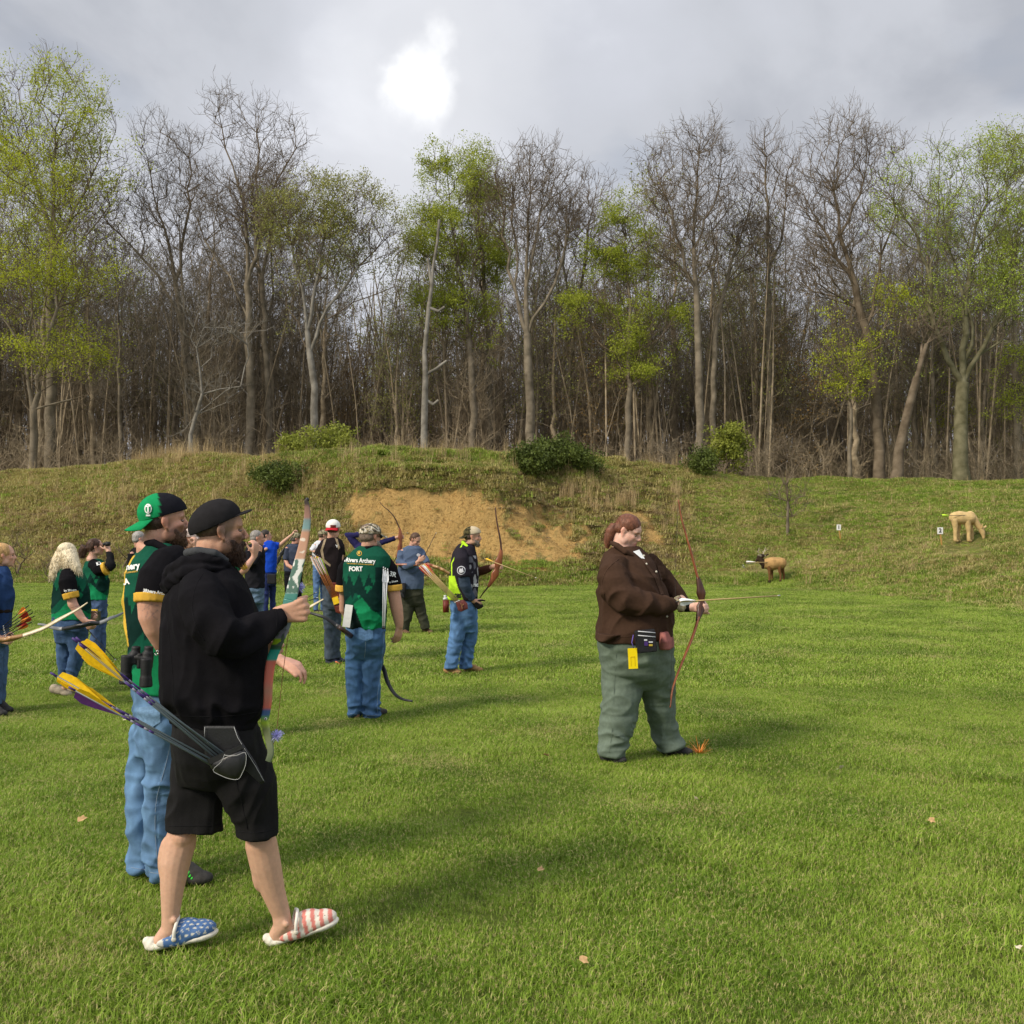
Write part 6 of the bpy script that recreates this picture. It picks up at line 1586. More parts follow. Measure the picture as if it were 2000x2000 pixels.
# ---- man in lime and black jersey
Gg = Fig(12.45, .010, (.56, .32, .22), 15)
Gg.head(923, 1048, 0, yaw=0, pitch=3, size=.98, neck=(908, 1078, 0, 1.0), buzz=None)
Gg.limb([(900, 1082, -.17, 11), (903, 1115, -.24, 10), (908, 1148, -.22, 8.5), (920, 1166, -.16, 6.5), (925, 1174, -.14, 5)])
Gg.limb([(905, 1082, .17, 11), (925, 1110, .22, 9), (940, 1117, .18, 8), (958, 1109, .1, 6), (964, 1107, .08, 5)], 4)
Gg.bp.append(Gg.S([(1080, 885, 926, 0, .16), (1130, 882, 930, 0, .16), (1170, 882, 930, 0, .15), (1200, 884, 930, 0, .15)], .02))
Gg.limb([(897, 1195, -.05, 12), (890, 1245, -.06, 9), (882, 1285, -.07, 6), (880, 1305, -.07, 5)])
Gg.limb([(915, 1195, .06, 12), (917, 1245, .06, 9), (913, 1285, .05, 6), (912, 1302, .05, 5)])
Gg.hand(924, 1173, -.14, (.7, .2, -.6), (.2, .9, .1), True, curls=((1.0, 1.0, .6),) * 4, s=1.0)
Gg.hand(963, 1107, .08, (1, .0, .1), (0, 1, 0), False, curls=((.9, 1.1, .7), (1.0, 1.1, .7), (1.1, 1.1, .7), (1.2, 1.1, .7)), s=1.05)
Gg.body("goateed man in a black and lime jersey with a tan cap on backwards")
Gg.eyes(); Gg.beard((.20, .16, .13), n=500, length=.012, full=.9, wid=.004)
Gg.hair([ell(Gg.H(-.036, 0, .005), (.075, .080, .060), Gg.M)], (.075, .05, .035), 300, .01, .1)
def gcap(V, L, c):
    k = np.array([noise.noise(Vector((v[0] * 30, v[1] * 30, v[2] * 30))) for v in V]); b_ = (L[:, 0] < -.03) | (L[:, 0] > 8); c[b_] = (.085, .075, .035); c[b_ & (k > .1)] = (.03, .028, .015); return c
Gg.cap((.50, .42, .29), back=True, colfn=gcap, tilt=-12, visor=.07)
CH_ = (.022, .019, .026)
LIME = (.42, .68, .03)
def g_col(V, px, py, c):
    k = np.array([noise.noise(Vector((v[0] * 14, v[1] * 14, v[2] * 9 + 5))) for v in V])
    f = (px > 916) & (py > 1085) & (py < 1165); c[f & (k > .12)] = (.35, .35, .38); c[f & (k < -.3)] = (.12, .12, .14)
    e1 = np.interp(py, [1125, 1168], [886, 872]); e2 = np.interp(py, [1125, 1144, 1172], [888, 893, 905]); c[(px < e2) & (py > 1125)] = LIME
    c[np.abs(px - np.interp(py, [1063, 1100], [903, 882])) < 1.2] = LIME
    return c
Gg.cloth("jersey", [Gg.S([(1062, 897, 922, 0, .07), (1068, 890, 928, 0, .13), (1082, 883, 931, 0, .18), (1110, 879, 934, 0, .19), (1145, 876, 935, 0, .19), (1166, 873, 934, 0, .19), (1171, 873, 933, 0, .19)])], CH_, .009, 3, (.012, (7, 7, 7), 1), colfn=g_col)
Gg.cloth("sleeve", [Gg.T([(900, 1076, -.13, 11), (901, 1094, -.22, 14), (905, 1120, -.25, 14), (905, 1127, -.25, 14)], 14)], CH_, .009, 3, (.008, (9, 9, 9), 2))
Gg.cloth("undersleeve", [Gg.T([(905, 1122, -.25, 11), (908, 1142, -.23, 11), (916, 1160, -.18, 9), (923, 1171, -.15, 7)], 14)], (.045, .065, .10), .009, 3, (.006, (12, 12, 12), 3))
Gg.cloth("armguard", [Gg.T([(918, 1104, .22, 11), (935, 1117, .19, 10), (950, 1112, .13, 8.5), (958, 1109, .1, 7)], 14)], (.085, .035, .022), .009, 3)
Gg.cloth("collar", [Gg.T([(903, 1058, -.05, 3.5), (912, 1068, -.10, 4), (922, 1082, -.10, 3.5)], 8), Gg.T([(903, 1058, 0, 3.5), (914, 1062, .1, 4), (927, 1076, .06, 3.5), (922, 1083, -.04, 3)], 8)], LIME, .009, 2)
GJ = (.080, .165, .32)
Gg.cloth("jeans", [Gg.S([(1166, 878, 932, 0, .17), (1190, 879, 932, 0, .175), (1206, 880, 933, 0, .165), (1220, 881, 932, 0, .135), (1235, 881, 930, 0, .10)]),
    Gg.T([(897, 1200, -.06, 17), (893, 1240, -.08, 15.5), (885, 1275, -.09, 13), (880, 1298, -.09, 13), (880, 1305, -.09, 13.5)], 16), Gg.T([(917, 1200, .06, 15.5), (918, 1240, .07, 15), (913, 1275, .06, 12.5), (910, 1298, .05, 12.5), (911, 1304, .05, 12.5)], 16)],
    GJ, .009, 5, (.020, (7, 7, 11), 4, lambda V: .6 + .9 * smooth01(1270, 1300, px_of(V)[1]), .005, (6, 6, 4)), m=M_denim, colfn=jeans_col(GJ))
shoe(Gg, G(866, 12.4), G(900, 12.32), M_boot, h=.09); shoe(Gg, G(905, 12.6), G(943, 12.55), M_boot, h=.09)
gj = [o for o in Gg.root.children if o.name.startswith("jersey")]; gs = [o for o in Gg.root.children if o.name.startswith("sleeve")]
lettering("lettering", "OBS", 894, 1164, 7.5, gj, M_rubber, gj[0], bold=.06, width=13)
lettering("lettering", "rec", 929, 1142, 8, gj, M_wht, gj[0], bold=.05, width=9)
patch("badge", [(901 + 8 * math.cos(t), 1114 + 8.5 * math.sin(t)) for t in np.linspace(0, 6.28, 24)[:-1]], gs, mat("grey_print", (.55, .56, .6), .8), gs[0], off=.004, step=2)
patch("badge_inner", [(901 + 6.3 * math.cos(t), 1114 + 6.8 * math.sin(t)) for t in np.linspace(0, 6.28, 20)[:-1]], gs, mat("jersey_black", CH_, .8), gs[0], off=.008, step=2)
patch("badge_bar", [(897, 1117), (899, 1110), (901, 1113), (903, 1109), (906, 1117), (901, 1119)], gs, bpy.data.materials["grey_print"], gs[0], off=.012, step=2)
me = raw("glove", hand_prims(Gg.J(925, 1174, -.14), (.7, .2, -.6), (.2, .9, .1), True, curls=((1.0, 1.0, .6),) * 4, s=1.12, k=1.2)); Gg.cloth("glove", hand_prims(Gg.J(926, 1175, -.14), (.7, .2, -.6), (.2, .9, .1), True, curls=((1.0, 1.0, .6),) * 4, s=1.1, k=1.2)[2:], (.02, .02, .02), .008, 2)
bpy.data.meshes.remove(me)
# ------------------------------------------------------------------ people farther off
def shirt_tube(fig, name, pts, col, fold=.008, **k): return fig.cloth(name, [fig.T(pts, 14)], col, max(fig.vx, .009), 3, (fold, (9, 9, 9), fig.seed), **k)

# D: black T-shirt, white and red cap on backwards
D = Fig(13.3, .010, (.56, .31, .22), 21)
D.head(651, 1034, 0, yaw=78, pitch=0, size=1.02, jaw=1.05, neck=(648, 1058, 0, 1.15))
D.limb([(666, 1068, 0, 10), (662, 1085, -.05, 9.5), (662, 1099, -.06, 8), (668, 1108, .05, 6), (672, 1113, .12, 5)], 1)
D.limb([(628, 1068, .02, 10), (622, 1090, .08, 9), (626, 1110, .2, 7)])
D.bp.append(D.S([(1062, 630, 664, 0, .15), (1100, 630, 664, 0, .16), (1140, 632, 664, 0, .15), (1160, 632, 664, 0, .15)], .02))
D.limb([(641, 1150, 0, 11), (641, 1220, 0, 8), (644, 1280, 0, 5)]); D.limb([(656, 1150, .05, 11), (654, 1220, .05, 8), (654, 1280, .04, 5)])
D.hand(672, 1113, .12, (.4, .8, -.3), (.5, .5, 0), True, curls=((.6, .6, .4),) * 4); D.hand(626, 1112, .22, (.3, .9, 0), (1, 0, 0), False, curls=((1, 1, .6),) * 4)
D.body("man in a black T-shirt and harness with his white and red cap turned backwards")
D.short_hair((.10, .05, .03), 200, .01)
def dcap(V, L, c): c[(L[:, 0] > .0) & (L[:, 0] < 5)] = (.02, .02, .02); c[L[:, 0] > 8] = (.42, .02, .03); return c
dc = D.cap((.72, .70, .66), back=True, colfn=dcap, tilt=-6, visor=.06)
patch("cap_patch", [(645.5, 1025.5), (656, 1025.5), (656, 1033), (645.5, 1033)], [dc], M_redl, dc, off=.004, step=2)
D.cloth("shirt", [D.S([(1050, 640, 660, 0, .08), (1056, 628, 668, 0, .14), (1068, 620, 673, 0, .18), (1090, 622, 672, 0, .18), (1120, 626, 668, 0, .19), (1142, 628, 668, 0, .18)]), D.T([(664, 1066, 0, 9), (664, 1082, -.04, 11)], 12), D.T([(630, 1066, .02, 9), (623, 1084, .06, 10)], 12)], (.016, .012, .013), .009, 3, (.012, (8, 8, 8), 2))
ds = [o for o in D.root.children if o.name.startswith("shirt")]
M_strap = mat("tan_strap", (.24, .185, .12), .9, .1, .2, 40)
patch("harness", [(634, 1052), (638, 1052), (631, 1074), (634, 1092), (646, 1103), (645, 1107), (631, 1097), (626, 1076)], ds, M_strap, ds[0], off=.004, step=2.5)
patch("harness", [(654, 1051), (659, 1053), (664, 1070), (661, 1074), (657, 1060)], ds, M_strap, ds[0], off=.004, step=2.5)
lettering("lettering", "Y", 658, 1067, 5, ds, M_wht, ds[0], bold=.02, width=7)
DJ = (.052, .070, .095)
D.cloth("jeans", [D.S([(1136, 629, 667, 0, .17), (1160, 630, 668, 0, .165), (1172, 630, 667, 0, .14), (1190, 631, 666, 0, .105)]), D.T([(642, 1165, 0, 13), (644, 1220, 0, 11.5), (645, 1270, 0, 11), (646, 1287, 0, 12)], 14), D.T([(656, 1165, .05, 13), (655, 1220, .05, 11.5), (654, 1270, .05, 10), (655, 1285, .05, 11)], 14)], DJ, .009, 5, (.012, (8, 8, 11), 4), m=M_denim, colfn=jeans_col(DJ))
M_tr = mat("navy_trainer", (.035, .038, .07), .7, .3, .3, 20); so_ = shoe(D, G(636, 13.3), G(664, 13.3), M_tr); so2 = shoe(D, G(648, 13.45), G(676, 13.4), M_tr)
wire("shoe_stripe", [G(655, 13.24, .05), G(663, 13.24, .02), G(668, 13.26, .03)], .010, mat("coral", (.7, .16, .07), .7), so2)

# E: navy archer at full draw, behind the lettered jersey
E_ = Fig(17.5, .011, (.55, .32, .23), 22)
E_.head(722, 1052, .1, yaw=0, pitch=0, size=.95, neck=(712, 1070, .05, 1.0))
E_.limb([(700, 1072, 0, 7), (686, 1052, 0, 6.5), (676, 1046, .0, 5.5), (700, 1046, -.05, 4.5), (726, 1046, -.05, 4)])
E_.limb([(722, 1072, 0, 7), (745, 1059, 0, 5), (762, 1054, 0, 4.5), (776, 1050, 0, 3.6)])
E_.bp.append(E_.S([(1070, 690, 726, 0, .15), (1110, 692, 722, 0, .15), (1150, 692, 722, 0, .15)], .01)); E_.limb([(702, 1140, 0, 9), (700, 1190, 0, 6), (700, 1230, 0, 4)]); E_.limb([(714, 1140, 0, 9), (716, 1190, 0, 6), (718, 1230, 0, 4)])
E_.hand(776, 1050, 0, (1, 0, .15), (0, 1, 0), False, curls=((1.1, 1.1, .7),) * 4); E_.hand(724, 1047, -.05, (-1, .1, 0), (0, 1, .1), True, curls=((.8, 1, .6),) * 4)
E_.body("archer in a long-sleeved navy top at full draw, mostly hidden by the lettered jersey")
E_.short_hair((.05, .03, .02), 120, .01)
NV = (.022, .020, .075)
E_.cloth("top", [E_.S([(1060, 700, 722, 0, .09), (1068, 692, 728, 0, .15), (1100, 690, 726, 0, .16), (1150, 690, 726, 0, .16)]), E_.T([(702, 1070, 0, 8), (688, 1054, 0, 7.5), (676, 1046, 0, 6.5), (700, 1044.5, -.05, 5.5), (716, 1045, -.05, 5)], 12), E_.T([(718, 1070, 0, 8), (742, 1060, 0, 6), (762, 1054.5, 0, 5), (772, 1051, 0, 4.5)], 12)], NV, .010, 3, (.008, (9, 9, 9), 1))
E_.cloth("trousers", [E_.T([(702, 1145, 0, 13), (701, 1190, 0, 9), (701, 1225, 0, 8)]), E_.T([(714, 1145, 0, 13), (716, 1190, 0, 9), (718, 1225, 0, 8)])], (.03, .03, .035), .010, 3)
shoe(E_, G(697, 17.5), G(716, 17.5), M_shoe); shoe(E_, G(713, 17.6), G(732, 17.6), M_shoe)

# F: grey-blue sweatshirt, head bent
Ff = Fig(17.4, .010, (.50, .28, .20), 23)
Ff.head(811, 1055, 0, yaw=-38, pitch=28, size=.98, neck=(803, 1073, .02, 1.0))
Ff.limb([(786, 1078, -.05, 8), (782, 1100, -.1, 7), (795, 1106, -.25, 6), (812, 1100, -.32, 4.5), (818, 1096, -.33, 3.8)])
Ff.limb([(818, 1078, .05, 8), (830, 1094, -.05, 7), (834, 1101, -.15, 5), (838, 1104, -.22, 3.8)])
Ff.bp.append(Ff.S([(1072, 785, 820, 0, .15), (1110, 782, 822, 0, .16), (1150, 784, 822, 0, .15), (1165, 786, 822, 0, .14)], .01))
Ff.limb([(794, 1160, 0, 9), (794, 1195, 0, 6.5), (790, 1228, 0, 4.5)]); Ff.limb([(816, 1160, 0, 9), (824, 1195, .05, 6.5), (830, 1222, .05, 4.5)])
Ff.hand(817, 1097, -.33, (.8, -.2, .6), (0, 1, 0), True, curls=((.5, .7, .5),) * 4); Ff.hand(838, 1104, -.22, (.7, -.6, 0), (-.5, .3, -.8), False, curls=((.6, .7, .5),) * 4)
Ff.body("man in a grey-blue sweatshirt with head bent over a brown bow"); Ff.eyes()
Ff.short_hair((.085, .045, .025), 400, .022, top=1.08)
SW = (.075, .105, .17)
Ff.cloth("sweatshirt", [Ff.S([(1066, 796, 818, 0, .09), (1071, 787, 824, 0, .14), (1084, 779, 828, 0, .17), (1110, 777, 828, 0, .18), (1140, 777, 828, 0, .18), (1150, 779, 827, 0, .17)]), Ff.T([(786, 1078, -.05, 9), (781, 1098, -.12, 9), (794, 1106, -.26, 8), (813, 1100, -.32, 5.5)], 12), Ff.T([(820, 1078, .03, 9), (830, 1092, -.08, 8), (835, 1101, -.18, 5.5)], 12)], SW, .0095, 3, (.012, (7, 7, 8), 2))
OL = (.045, .047, .032)
Ff.cloth("trousers", [Ff.S([(1144, 779, 826, 0, .165), (1160, 780, 827, 0, .16), (1172, 781, 828, 0, .13), (1184, 783, 828, 0, .10)]), Ff.T([(795, 1168, 0, 14), (796, 1195, 0, 12), (791, 1222, 0, 9.5), (789, 1234, 0, 9)], 14), Ff.T([(815, 1168, 0, 13), (822, 1195, .05, 11), (829, 1218, .05, 9.5), (831, 1228, .05, 9)], 14)], OL, .0095, 5, (.012, (7, 7, 10), 3))
shoe(Ff, G(780, 17.4), G(800, 17.3), mat("brown_shoe", (.13, .075, .04), .8)); shoe(Ff, G(826, 17.6), G(844, 17.4), bpy.data.materials["brown_shoe"])
fs = [o for o in Ff.root.children if o.name.startswith("sweatshirt")]; patch("badge", [(817 + 3.5 * math.cos(t), 1084 + 3 * math.sin(t)) for t in np.linspace(0, 6.28, 14)[:-1]], fs, bpy.data.materials["grey_print"], fs[0], off=.004, step=2)
me = raw("holster", [box(P(786, 1153, 17.2), (.05, .04, .12)), tube([P(784, 1160, 17.18), P(788, 1166, 17.18)], [.035, .03], 10)]); Ff.part("holster", me, M_rubber)

# I: golden-haired woman in navy at the left edge of the picture
I_ = Fig(9.7, .009, (.62, .35, .25), 24)
I_.head(8, 1085, 0, yaw=0, pitch=2, size=.96, neck=(-2, 1110, 0, 1.0), lips=(1.0, .6, .55))
I_.limb([(-14, 1130, -.2, 13), (-18, 1175, -.26, 12), (-20, 1215, -.26, 9), (-8, 1238, -.24, 7), (-1, 1249, -.22, 6)])
I_.limb([(-6, 1130, .2, 13), (0, 1190, .25, 10), (8, 1232, .2, 7)])
I_.bp.append(I_.S([(1125, -35, 12, 0, .17), (1190, -35, 15, 0, .18), (1250, -35, 12, 0, .18)], .02)); I_.limb([(-18, 1240, -.08, 18), (-14, 1310, -.08, 13), (-12, 1380, -.08, 8)]); I_.limb([(-5, 1240, .08, 17), (0, 1310, .08, 12), (-2, 1375, .08, 8)])
I_.hand(-1, 1249, -.22, (.9, 0, -.1), (0, 1, 0), True, curls=((1.2, 1.2, .7),) * 4); I_.hand(8, 1234, .2, (.6, 0, -.7), (0, -1, 0), False, curls=((.6, .7, .4),) * 4)
I_.body("golden-haired woman in a navy fleece, cut off by the picture's edge"); I_.eyes()
I_.hair([ell(I_.H(-.022, 0, .04), (.094, .086, .082), I_.M), ell(I_.H(-.05, 0, -.02), (.065, .082, .09), I_.M), I_.T([(-8, 1085, 0, 16), (-12, 1105, 0, 12)])], (.50, .30, .12), 700, .03, .9)
NF = (.020, .045, .12)
I_.cloth("fleece", [I_.S([(1106, -16, 14, 0, .09), (1116, -28, 20, 0, .15), (1135, -36, 25, 0, .20), (1165, -38, 29, 0, .21), (1195, -38, 24, 0, .21), (1225, -38, 22, 0, .21)]), I_.T([(-14, 1122, -.16, 15), (-17, 1175, -.25, 14), (-18, 1215, -.25, 11), (-8, 1236, -.24, 8)]), I_.T([(-6, 1122, .16, 15), (1, 1190, .25, 12), (8, 1228, .2, 8)])], NF, .009, 3, (.013, (7, 7, 7), 2))
I_.cloth("belt", [I_.S([(1187, -39, 25.5, 0, .215), (1195, -39, 25.5, 0, .215)])], (.02, .015, .012), .008, 2)
IJ = (.065, .115, .21)
I_.cloth("jeans", [I_.S([(1215, -36, 18, 0, .2), (1240, -36, 17, 0, .19), (1260, -36, 16, 0, .14)]), I_.T([(-16, 1240, -.08, 22), (-14, 1310, -.08, 18), (-12, 1375, -.08, 14)]), I_.T([(-2, 1240, .08, 19), (0, 1310, .08, 14), (-3, 1372, .08, 12)])], IJ, .009, 2, (.013, (7, 7, 9), 3), m=M_denim, colfn=jeans_col(IJ))
shoe(I_, G(-8, 9.75), G(24, 9.7), M_shoe); shoe(I_, G(-20, 9.55), G(12, 9.5), M_shoe)

# J: blond woman walking, green jersey
Jj = Fig(10.7, .009, (.60, .34, .25), 25)
Jj.head(133, 1083, 0, yaw=30, pitch=14, size=.95, neck=(126, 1108, 0, .95))
Jj.limb([(136, 1118, -.15, 12), (135, 1150, -.22, 11), (142, 1180, -.22, 9.5), (158, 1204, -.2, 7), (165, 1212, -.2, 5.5)], 2)
Jj.limb([(146, 1118, .15, 12), (165, 1160, .2, 10), (172, 1195, .1, 7)])
Jj.bp.append(Jj.S([(1115, 112, 155, 0, .14), (1160, 108, 168, 0, .15), (1210, 108, 168, 0, .15)], .02))
Jj.limb([(135, 1215, -.05, 17), (152, 1275, -.02, 12), (138, 1320, 0, 8), (125, 1345, 0, 6)]); Jj.limb([(132, 1215, .08, 17), (126, 1290, .1, 12), (130, 1345, .12, 7)])
Jj.hand(166, 1212, -.2, (.55, .1, -.75), (.3, .9, .1), True, curls=((1.1, 1.1, .7),) * 4, s=1.05); Jj.hand(172, 1197, .1, (.6, 0, -.4), (0, -1, 0), False, curls=((1, 1, .6),) * 4)
Jj.body("woman with long platinum hair and a green jersey stepping forward")
BL = (.66, .56, .38)
Jj.hair([ell(Jj.H(-.022, 0, .036), (.100, .092, .088), Jj.M), ell(Jj.H(-.03, 0, -.04), (.088, .095, .08), Jj.M), Jj.T([(126, 1082, 0, 17), (118, 1100, -.03, 17), (110, 1116, -.06, 12), (104, 1130, -.08, 6)]), Jj.T([(134, 1082, -.04, 16), (140, 1100, -.09, 15), (150, 1112, -.12, 9), (157, 1122, -.12, 4)])], BL, 2200, .055, 1.3, rough=.006, wid=.005, var=.22, comb=(-.1, 0, 0), jitter=.12)
Jj.cloth("jersey", [Jj.S([(1104, 116, 146, 0, .08), (1112, 110, 158, 0, .14), (1130, 104, 168, 0, .18), (1155, 102, 176, 0, .19), (1185, 100, 178, 0, .19), (1209, 101, 176, 0, .19)])], (0, 0, 0), .0085, 3, (.012, (7, 7, 8), 2), colfn=lambda V, px, py, c: jersey(V, px, py, c, 98, 180, 1104, 1212, .1))
shirt_tube(Jj, "sleeve", [(133, 1116, -.13, 13), (132, 1138, -.22, 17), (136, 1158, -.23, 14.5)], BLK); shirt_tube(Jj, "cuff_band", [(137, 1157, -.23, 15.5), (140, 1169, -.23, 14.5)], (.62, .36, .05), .001)
JJ = (.050, .095, .19)
Jj.cloth("jeans", [Jj.S([(1203, 101, 176, 0, .18), (1222, 102, 174, 0, .17), (1238, 105, 172, 0, .14), (1255, 108, 170, 0, .11)]), Jj.T([(146, 1228, -.04, 21), (153, 1275, -.03, 16), (140, 1315, 0, 12), (127, 1340, 0, 9)]), Jj.T([(130, 1228, .08, 20), (126, 1290, .1, 15), (130, 1345, .12, 10)])], JJ, .0085, 5, (.013, (8, 8, 9), 3), m=M_denim, colfn=jeans_col(JJ))
shoe(Jj, P(97, 1352, 10.7), P(140, 1362, 10.7), M_greysh, h=.07); shoe(Jj, G(118, 10.85), G(148, 10.8), M_greysh)
jjs = [o for o in Jj.root.children if o.name.startswith("sleeve")]; lettering("lettering", "by 3Rivers", 137, 1153, 4, jjs[:1], M_wht, jjs[0], ang=-4, bold=.04, width=23)

# K: brunette with binoculars raised
K_ = Fig(13.5, .010, (.60, .35, .26), 26)
K_.head(187, 1069, 0, yaw=6, pitch=0, size=.97, jaw=1.08, neck=(180, 1092, 0, 1.0))
K_.limb([(182, 1102, -.15, 10), (196, 1116, -.22, 9.5), (214, 1106, -.2, 8), (213, 1085, -.12, 6), (212, 1075, -.08, 5)])
K_.limb([(190, 1102, .15, 10), (208, 1110, .2, 8), (212, 1090, .12, 6), (212, 1076, .06, 5)])
K_.bp.append(K_.S([(1100, 165, 203, 0, .14), (1140, 166, 208, 0, .15), (1180, 168, 208, 0, .15)], .02)); K_.limb([(186, 1180, -.05, 12), (186, 1235, -.05, 9), (186, 1285, -.05, 5)]); K_.limb([(198, 1180, .05, 12), (198, 1235, .06, 9), (198, 1285, .06, 5)])
K_.hand(212, 1076, -.08, (-.3, .1, 1), (-.7, .6, 0), True, curls=((.9, .9, .5),) * 4); K_.hand(212, 1077, .06, (-.3, -.1, 1), (-.7, -.6, 0), False, curls=((.9, .9, .5),) * 4)
K_.body("dark-haired woman in a green jersey raising binoculars to her eyes")
K_.hair([ell(K_.H(-.024, 0, .04), (.094, .086, .082), K_.M), ell(K_.H(-.06, 0, .0), (.058, .075, .06), K_.M), K_.T([(168, 1068, 0, 10), (161, 1078, 0, 8), (158, 1090, 0, 5)])], (.060, .028, .016), 700, .045, .7, rough=.006, wid=.005)
K_.cloth("jersey", [K_.S([(1092, 172, 196, 0, .08), (1098, 166, 204, 0, .13), (1112, 161, 208, 0, .17), (1135, 162, 214, 0, .18), (1160, 166, 212, 0, .17), (1171, 168, 209, 0, .17)])], (0, 0, 0), .009, 3, (.013, (7, 7, 8), 2), colfn=lambda V, px, py, c: jersey(V, px, py, c, 155, 216, 1092, 1172, .7))
shirt_tube(K_, "sleeve", [(180, 1100, -.13, 10), (194, 1113, -.23, 13), (205, 1111, -.23, 12)], BLK); shirt_tube(K_, "undersleeve", [(210, 1109, -.22, 10.5), (217, 1104, -.2, 9.5), (215, 1088, -.13, 7.5), (213, 1079, -.09, 6)], (.012, .012, .013)); shirt_tube(K_, "cuff_band", [(202, 1112, -.23, 13.5), (208.5, 1109.5, -.23, 13)], (.62, .36, .05), .001)
K_.cloth("jeans", [K_.S([(1164, 172, 209, 0, .16), (1182, 173, 209, 0, .15), (1205, 174, 208, 0, .10)]), K_.T([(186, 1180, -.05, 14), (186, 1235, -.05, 10), (186, 1280, -.05, 8)]), K_.T([(197, 1180, .06, 13), (197, 1235, .06, 10), (197, 1278, .06, 8)])], (.060, .10, .20), .009, 2, (.012, (8, 8, 9), 3), m=M_denim, colfn=jeans_col((.06, .10, .2)))
shoe(K_, G(180, 13.45), G(203, 13.4), M_shoe); shoe(K_, G(192, 13.6), G(214, 13.6), M_shoe)
ks = [o for o in K_.root.children if o.name.startswith("sleeve")]; lettering("lettering", "K3", 193, 1101, 6, ks[:1], M_wht, ks[0], ang=-20, bold=.03, width=9)

# the ones glimpsed between the others
def plain(Y, seed, label, hx, hy, yaw, hair, shirt, trousers, x0, x1, ysh, yhem, arms, pitch=0, skin=(.52, .30, .21), capc=None, hands=(), size=.98, tsleeve=None, yfoot=None, jeans=False, neck=None, hairlen=.015, capb=False, capfn=None):
    f = Fig(Y, .011, skin, seed); cx = (x0 + x1) / 2; w = (x1 - x0) / 2
    f.head(hx, hy, 0, yaw=yaw, pitch=pitch, size=size, neck=neck or (cx, ysh + 4, 0, 1.0))
    for a in arms: f.limb([(q[0], q[1], q[2], q[3] * .85) for q in a], tsleeve)
    f.bp.append(f.S([(ysh + 8, cx - w * .8, cx + w * .8, 0, .14), (yhem, cx - w * .8, cx + w * .8, 0, .15), (yhem + 10, cx - w * .8, cx + w * .8, 0, .15)], .01))
    foot = yfoot or HZ + CH * F / Y
    for sgn in (-1, 1): f.limb([(cx + sgn * w * .4, yhem + 8, sgn * .06, w * .42), (cx + sgn * w * .45, (yhem + foot) / 2, sgn * .08, w * .3), (cx + sgn * w * .5, foot - 8, sgn * .1, w * .2)])
    for h in hands: f.hand(*h[:3], h[3], h[4], h[5], curls=((1.0, 1.0, .6),) * 4)
    f.body(label)
    if hair: f.short_hair(hair, 250, hairlen, top=1.05)
    if capc: f.cap(capc, back=capb, colfn=capfn)
    f.cloth("shirt", [f.S([(ysh - 4, cx - w * .35, cx + w * .35, 0, .08), (ysh, cx - w * .75, cx + w * .75, 0, .14), (ysh + 12, cx - w, cx + w, 0, .18), ((ysh + yhem) / 2, cx - w, cx + w, 0, .18), (yhem, cx - w * .95, cx + w * .95, 0, .17)])] +
            [f.T([(q[0], q[1], q[2], q[3]) for q in a[:(tsleeve or len(a))]], 12) for a in arms], shirt, .010, 3, (.011, (8, 8, 8), seed))
    f.cloth("trousers", [f.S([(yhem - 6, cx - w * .9, cx + w * .9, 0, .16), (yhem + 6, cx - w * .92, cx + w * .92, 0, .155), (yhem + .1 * (foot - yhem), cx - w * .92, cx + w * .92, 0, .13), (yhem + .25 * (foot - yhem), cx - w * .92, cx + w * .92, 0, .10)])] + [f.T([(cx + sgn * w * .42, yhem + 10, sgn * .06, w * .5), (cx + sgn * w * .45, (yhem + foot) / 2, sgn * .08, w * .4), (cx + sgn * w * .5, foot - 6, sgn * .1, w * .33)]) for sgn in (-1, 1)],
            trousers, .010, 4, (.012, (8, 8, 10), seed), m=M_denim if jeans else M_cloth, colfn=jeans_col(trousers) if jeans else None)
    for sgn in (-1, 1): shoe(f, G(cx + sgn * w * .5 - .05 * F / Y, Y + sgn * .1), G(cx + sgn * w * .5 + .2 * F / Y, Y + sgn * .1), M_shoe)
    return f
plain(15, 31, "grey-haired man in black standing behind the green-capped man's shoulder", 273, 1054, 10, (.30, .28, .26), (.012, .012, .013), (.05, .09, .16), 252, 292, 1072, 1160, [[(258, 1082, -.15, 8), (254, 1110, -.2, 7), (256, 1135, -.2, 5)]], skin=(.5, .26, .19), jeans=True)
M_ = plain(11, 32, "person in a tan shirt and pale cap glimpsed between the two nearest men", 368, 1054, 5, None, (.36, .30, .20), (.05, .09, .16), 335, 385, 1076, 1200,
      [[(345, 1086, -.15, 11), (346, 1110, -.25, 10), (366, 1100, -.28, 8), (380, 1078, -.2, 6), (382, 1070, -.15, 5)]], capc=(.62, .50, .45), hands=[(382, 1070, -.15, (.1, 0, 1), (-1, .3, 0), True)], jeans=True)
N_ = plain(8.4, 33, "person in a green jersey whose raised forearm shows past the hoodie man's beard", 448, 1072, 5, (.04, .025, .02), (.010, .16, .075), (.05, .09, .16), 418, 474, 1094, 1200,
      [[(450, 1106, -.15, 14), (468, 1120, -.2, 14), (478, 1112, -.2, 9), (484, 1103, -.2, 8), (496, 1088, -.15, 6), (498, 1082, -.15, 5)]], hands=[(497, 1084, -.15, (.15, 0, 1), (-.9, .4, 0), True)], tsleeve=2, skin=(.56, .31, .22), jeans=True)
N_.cloth("cuff_band", [N_.T([(471, 1108, -.21, 10), (480, 1101, -.21, 10)], 12)], (.66, .38, .07), .008, 2)
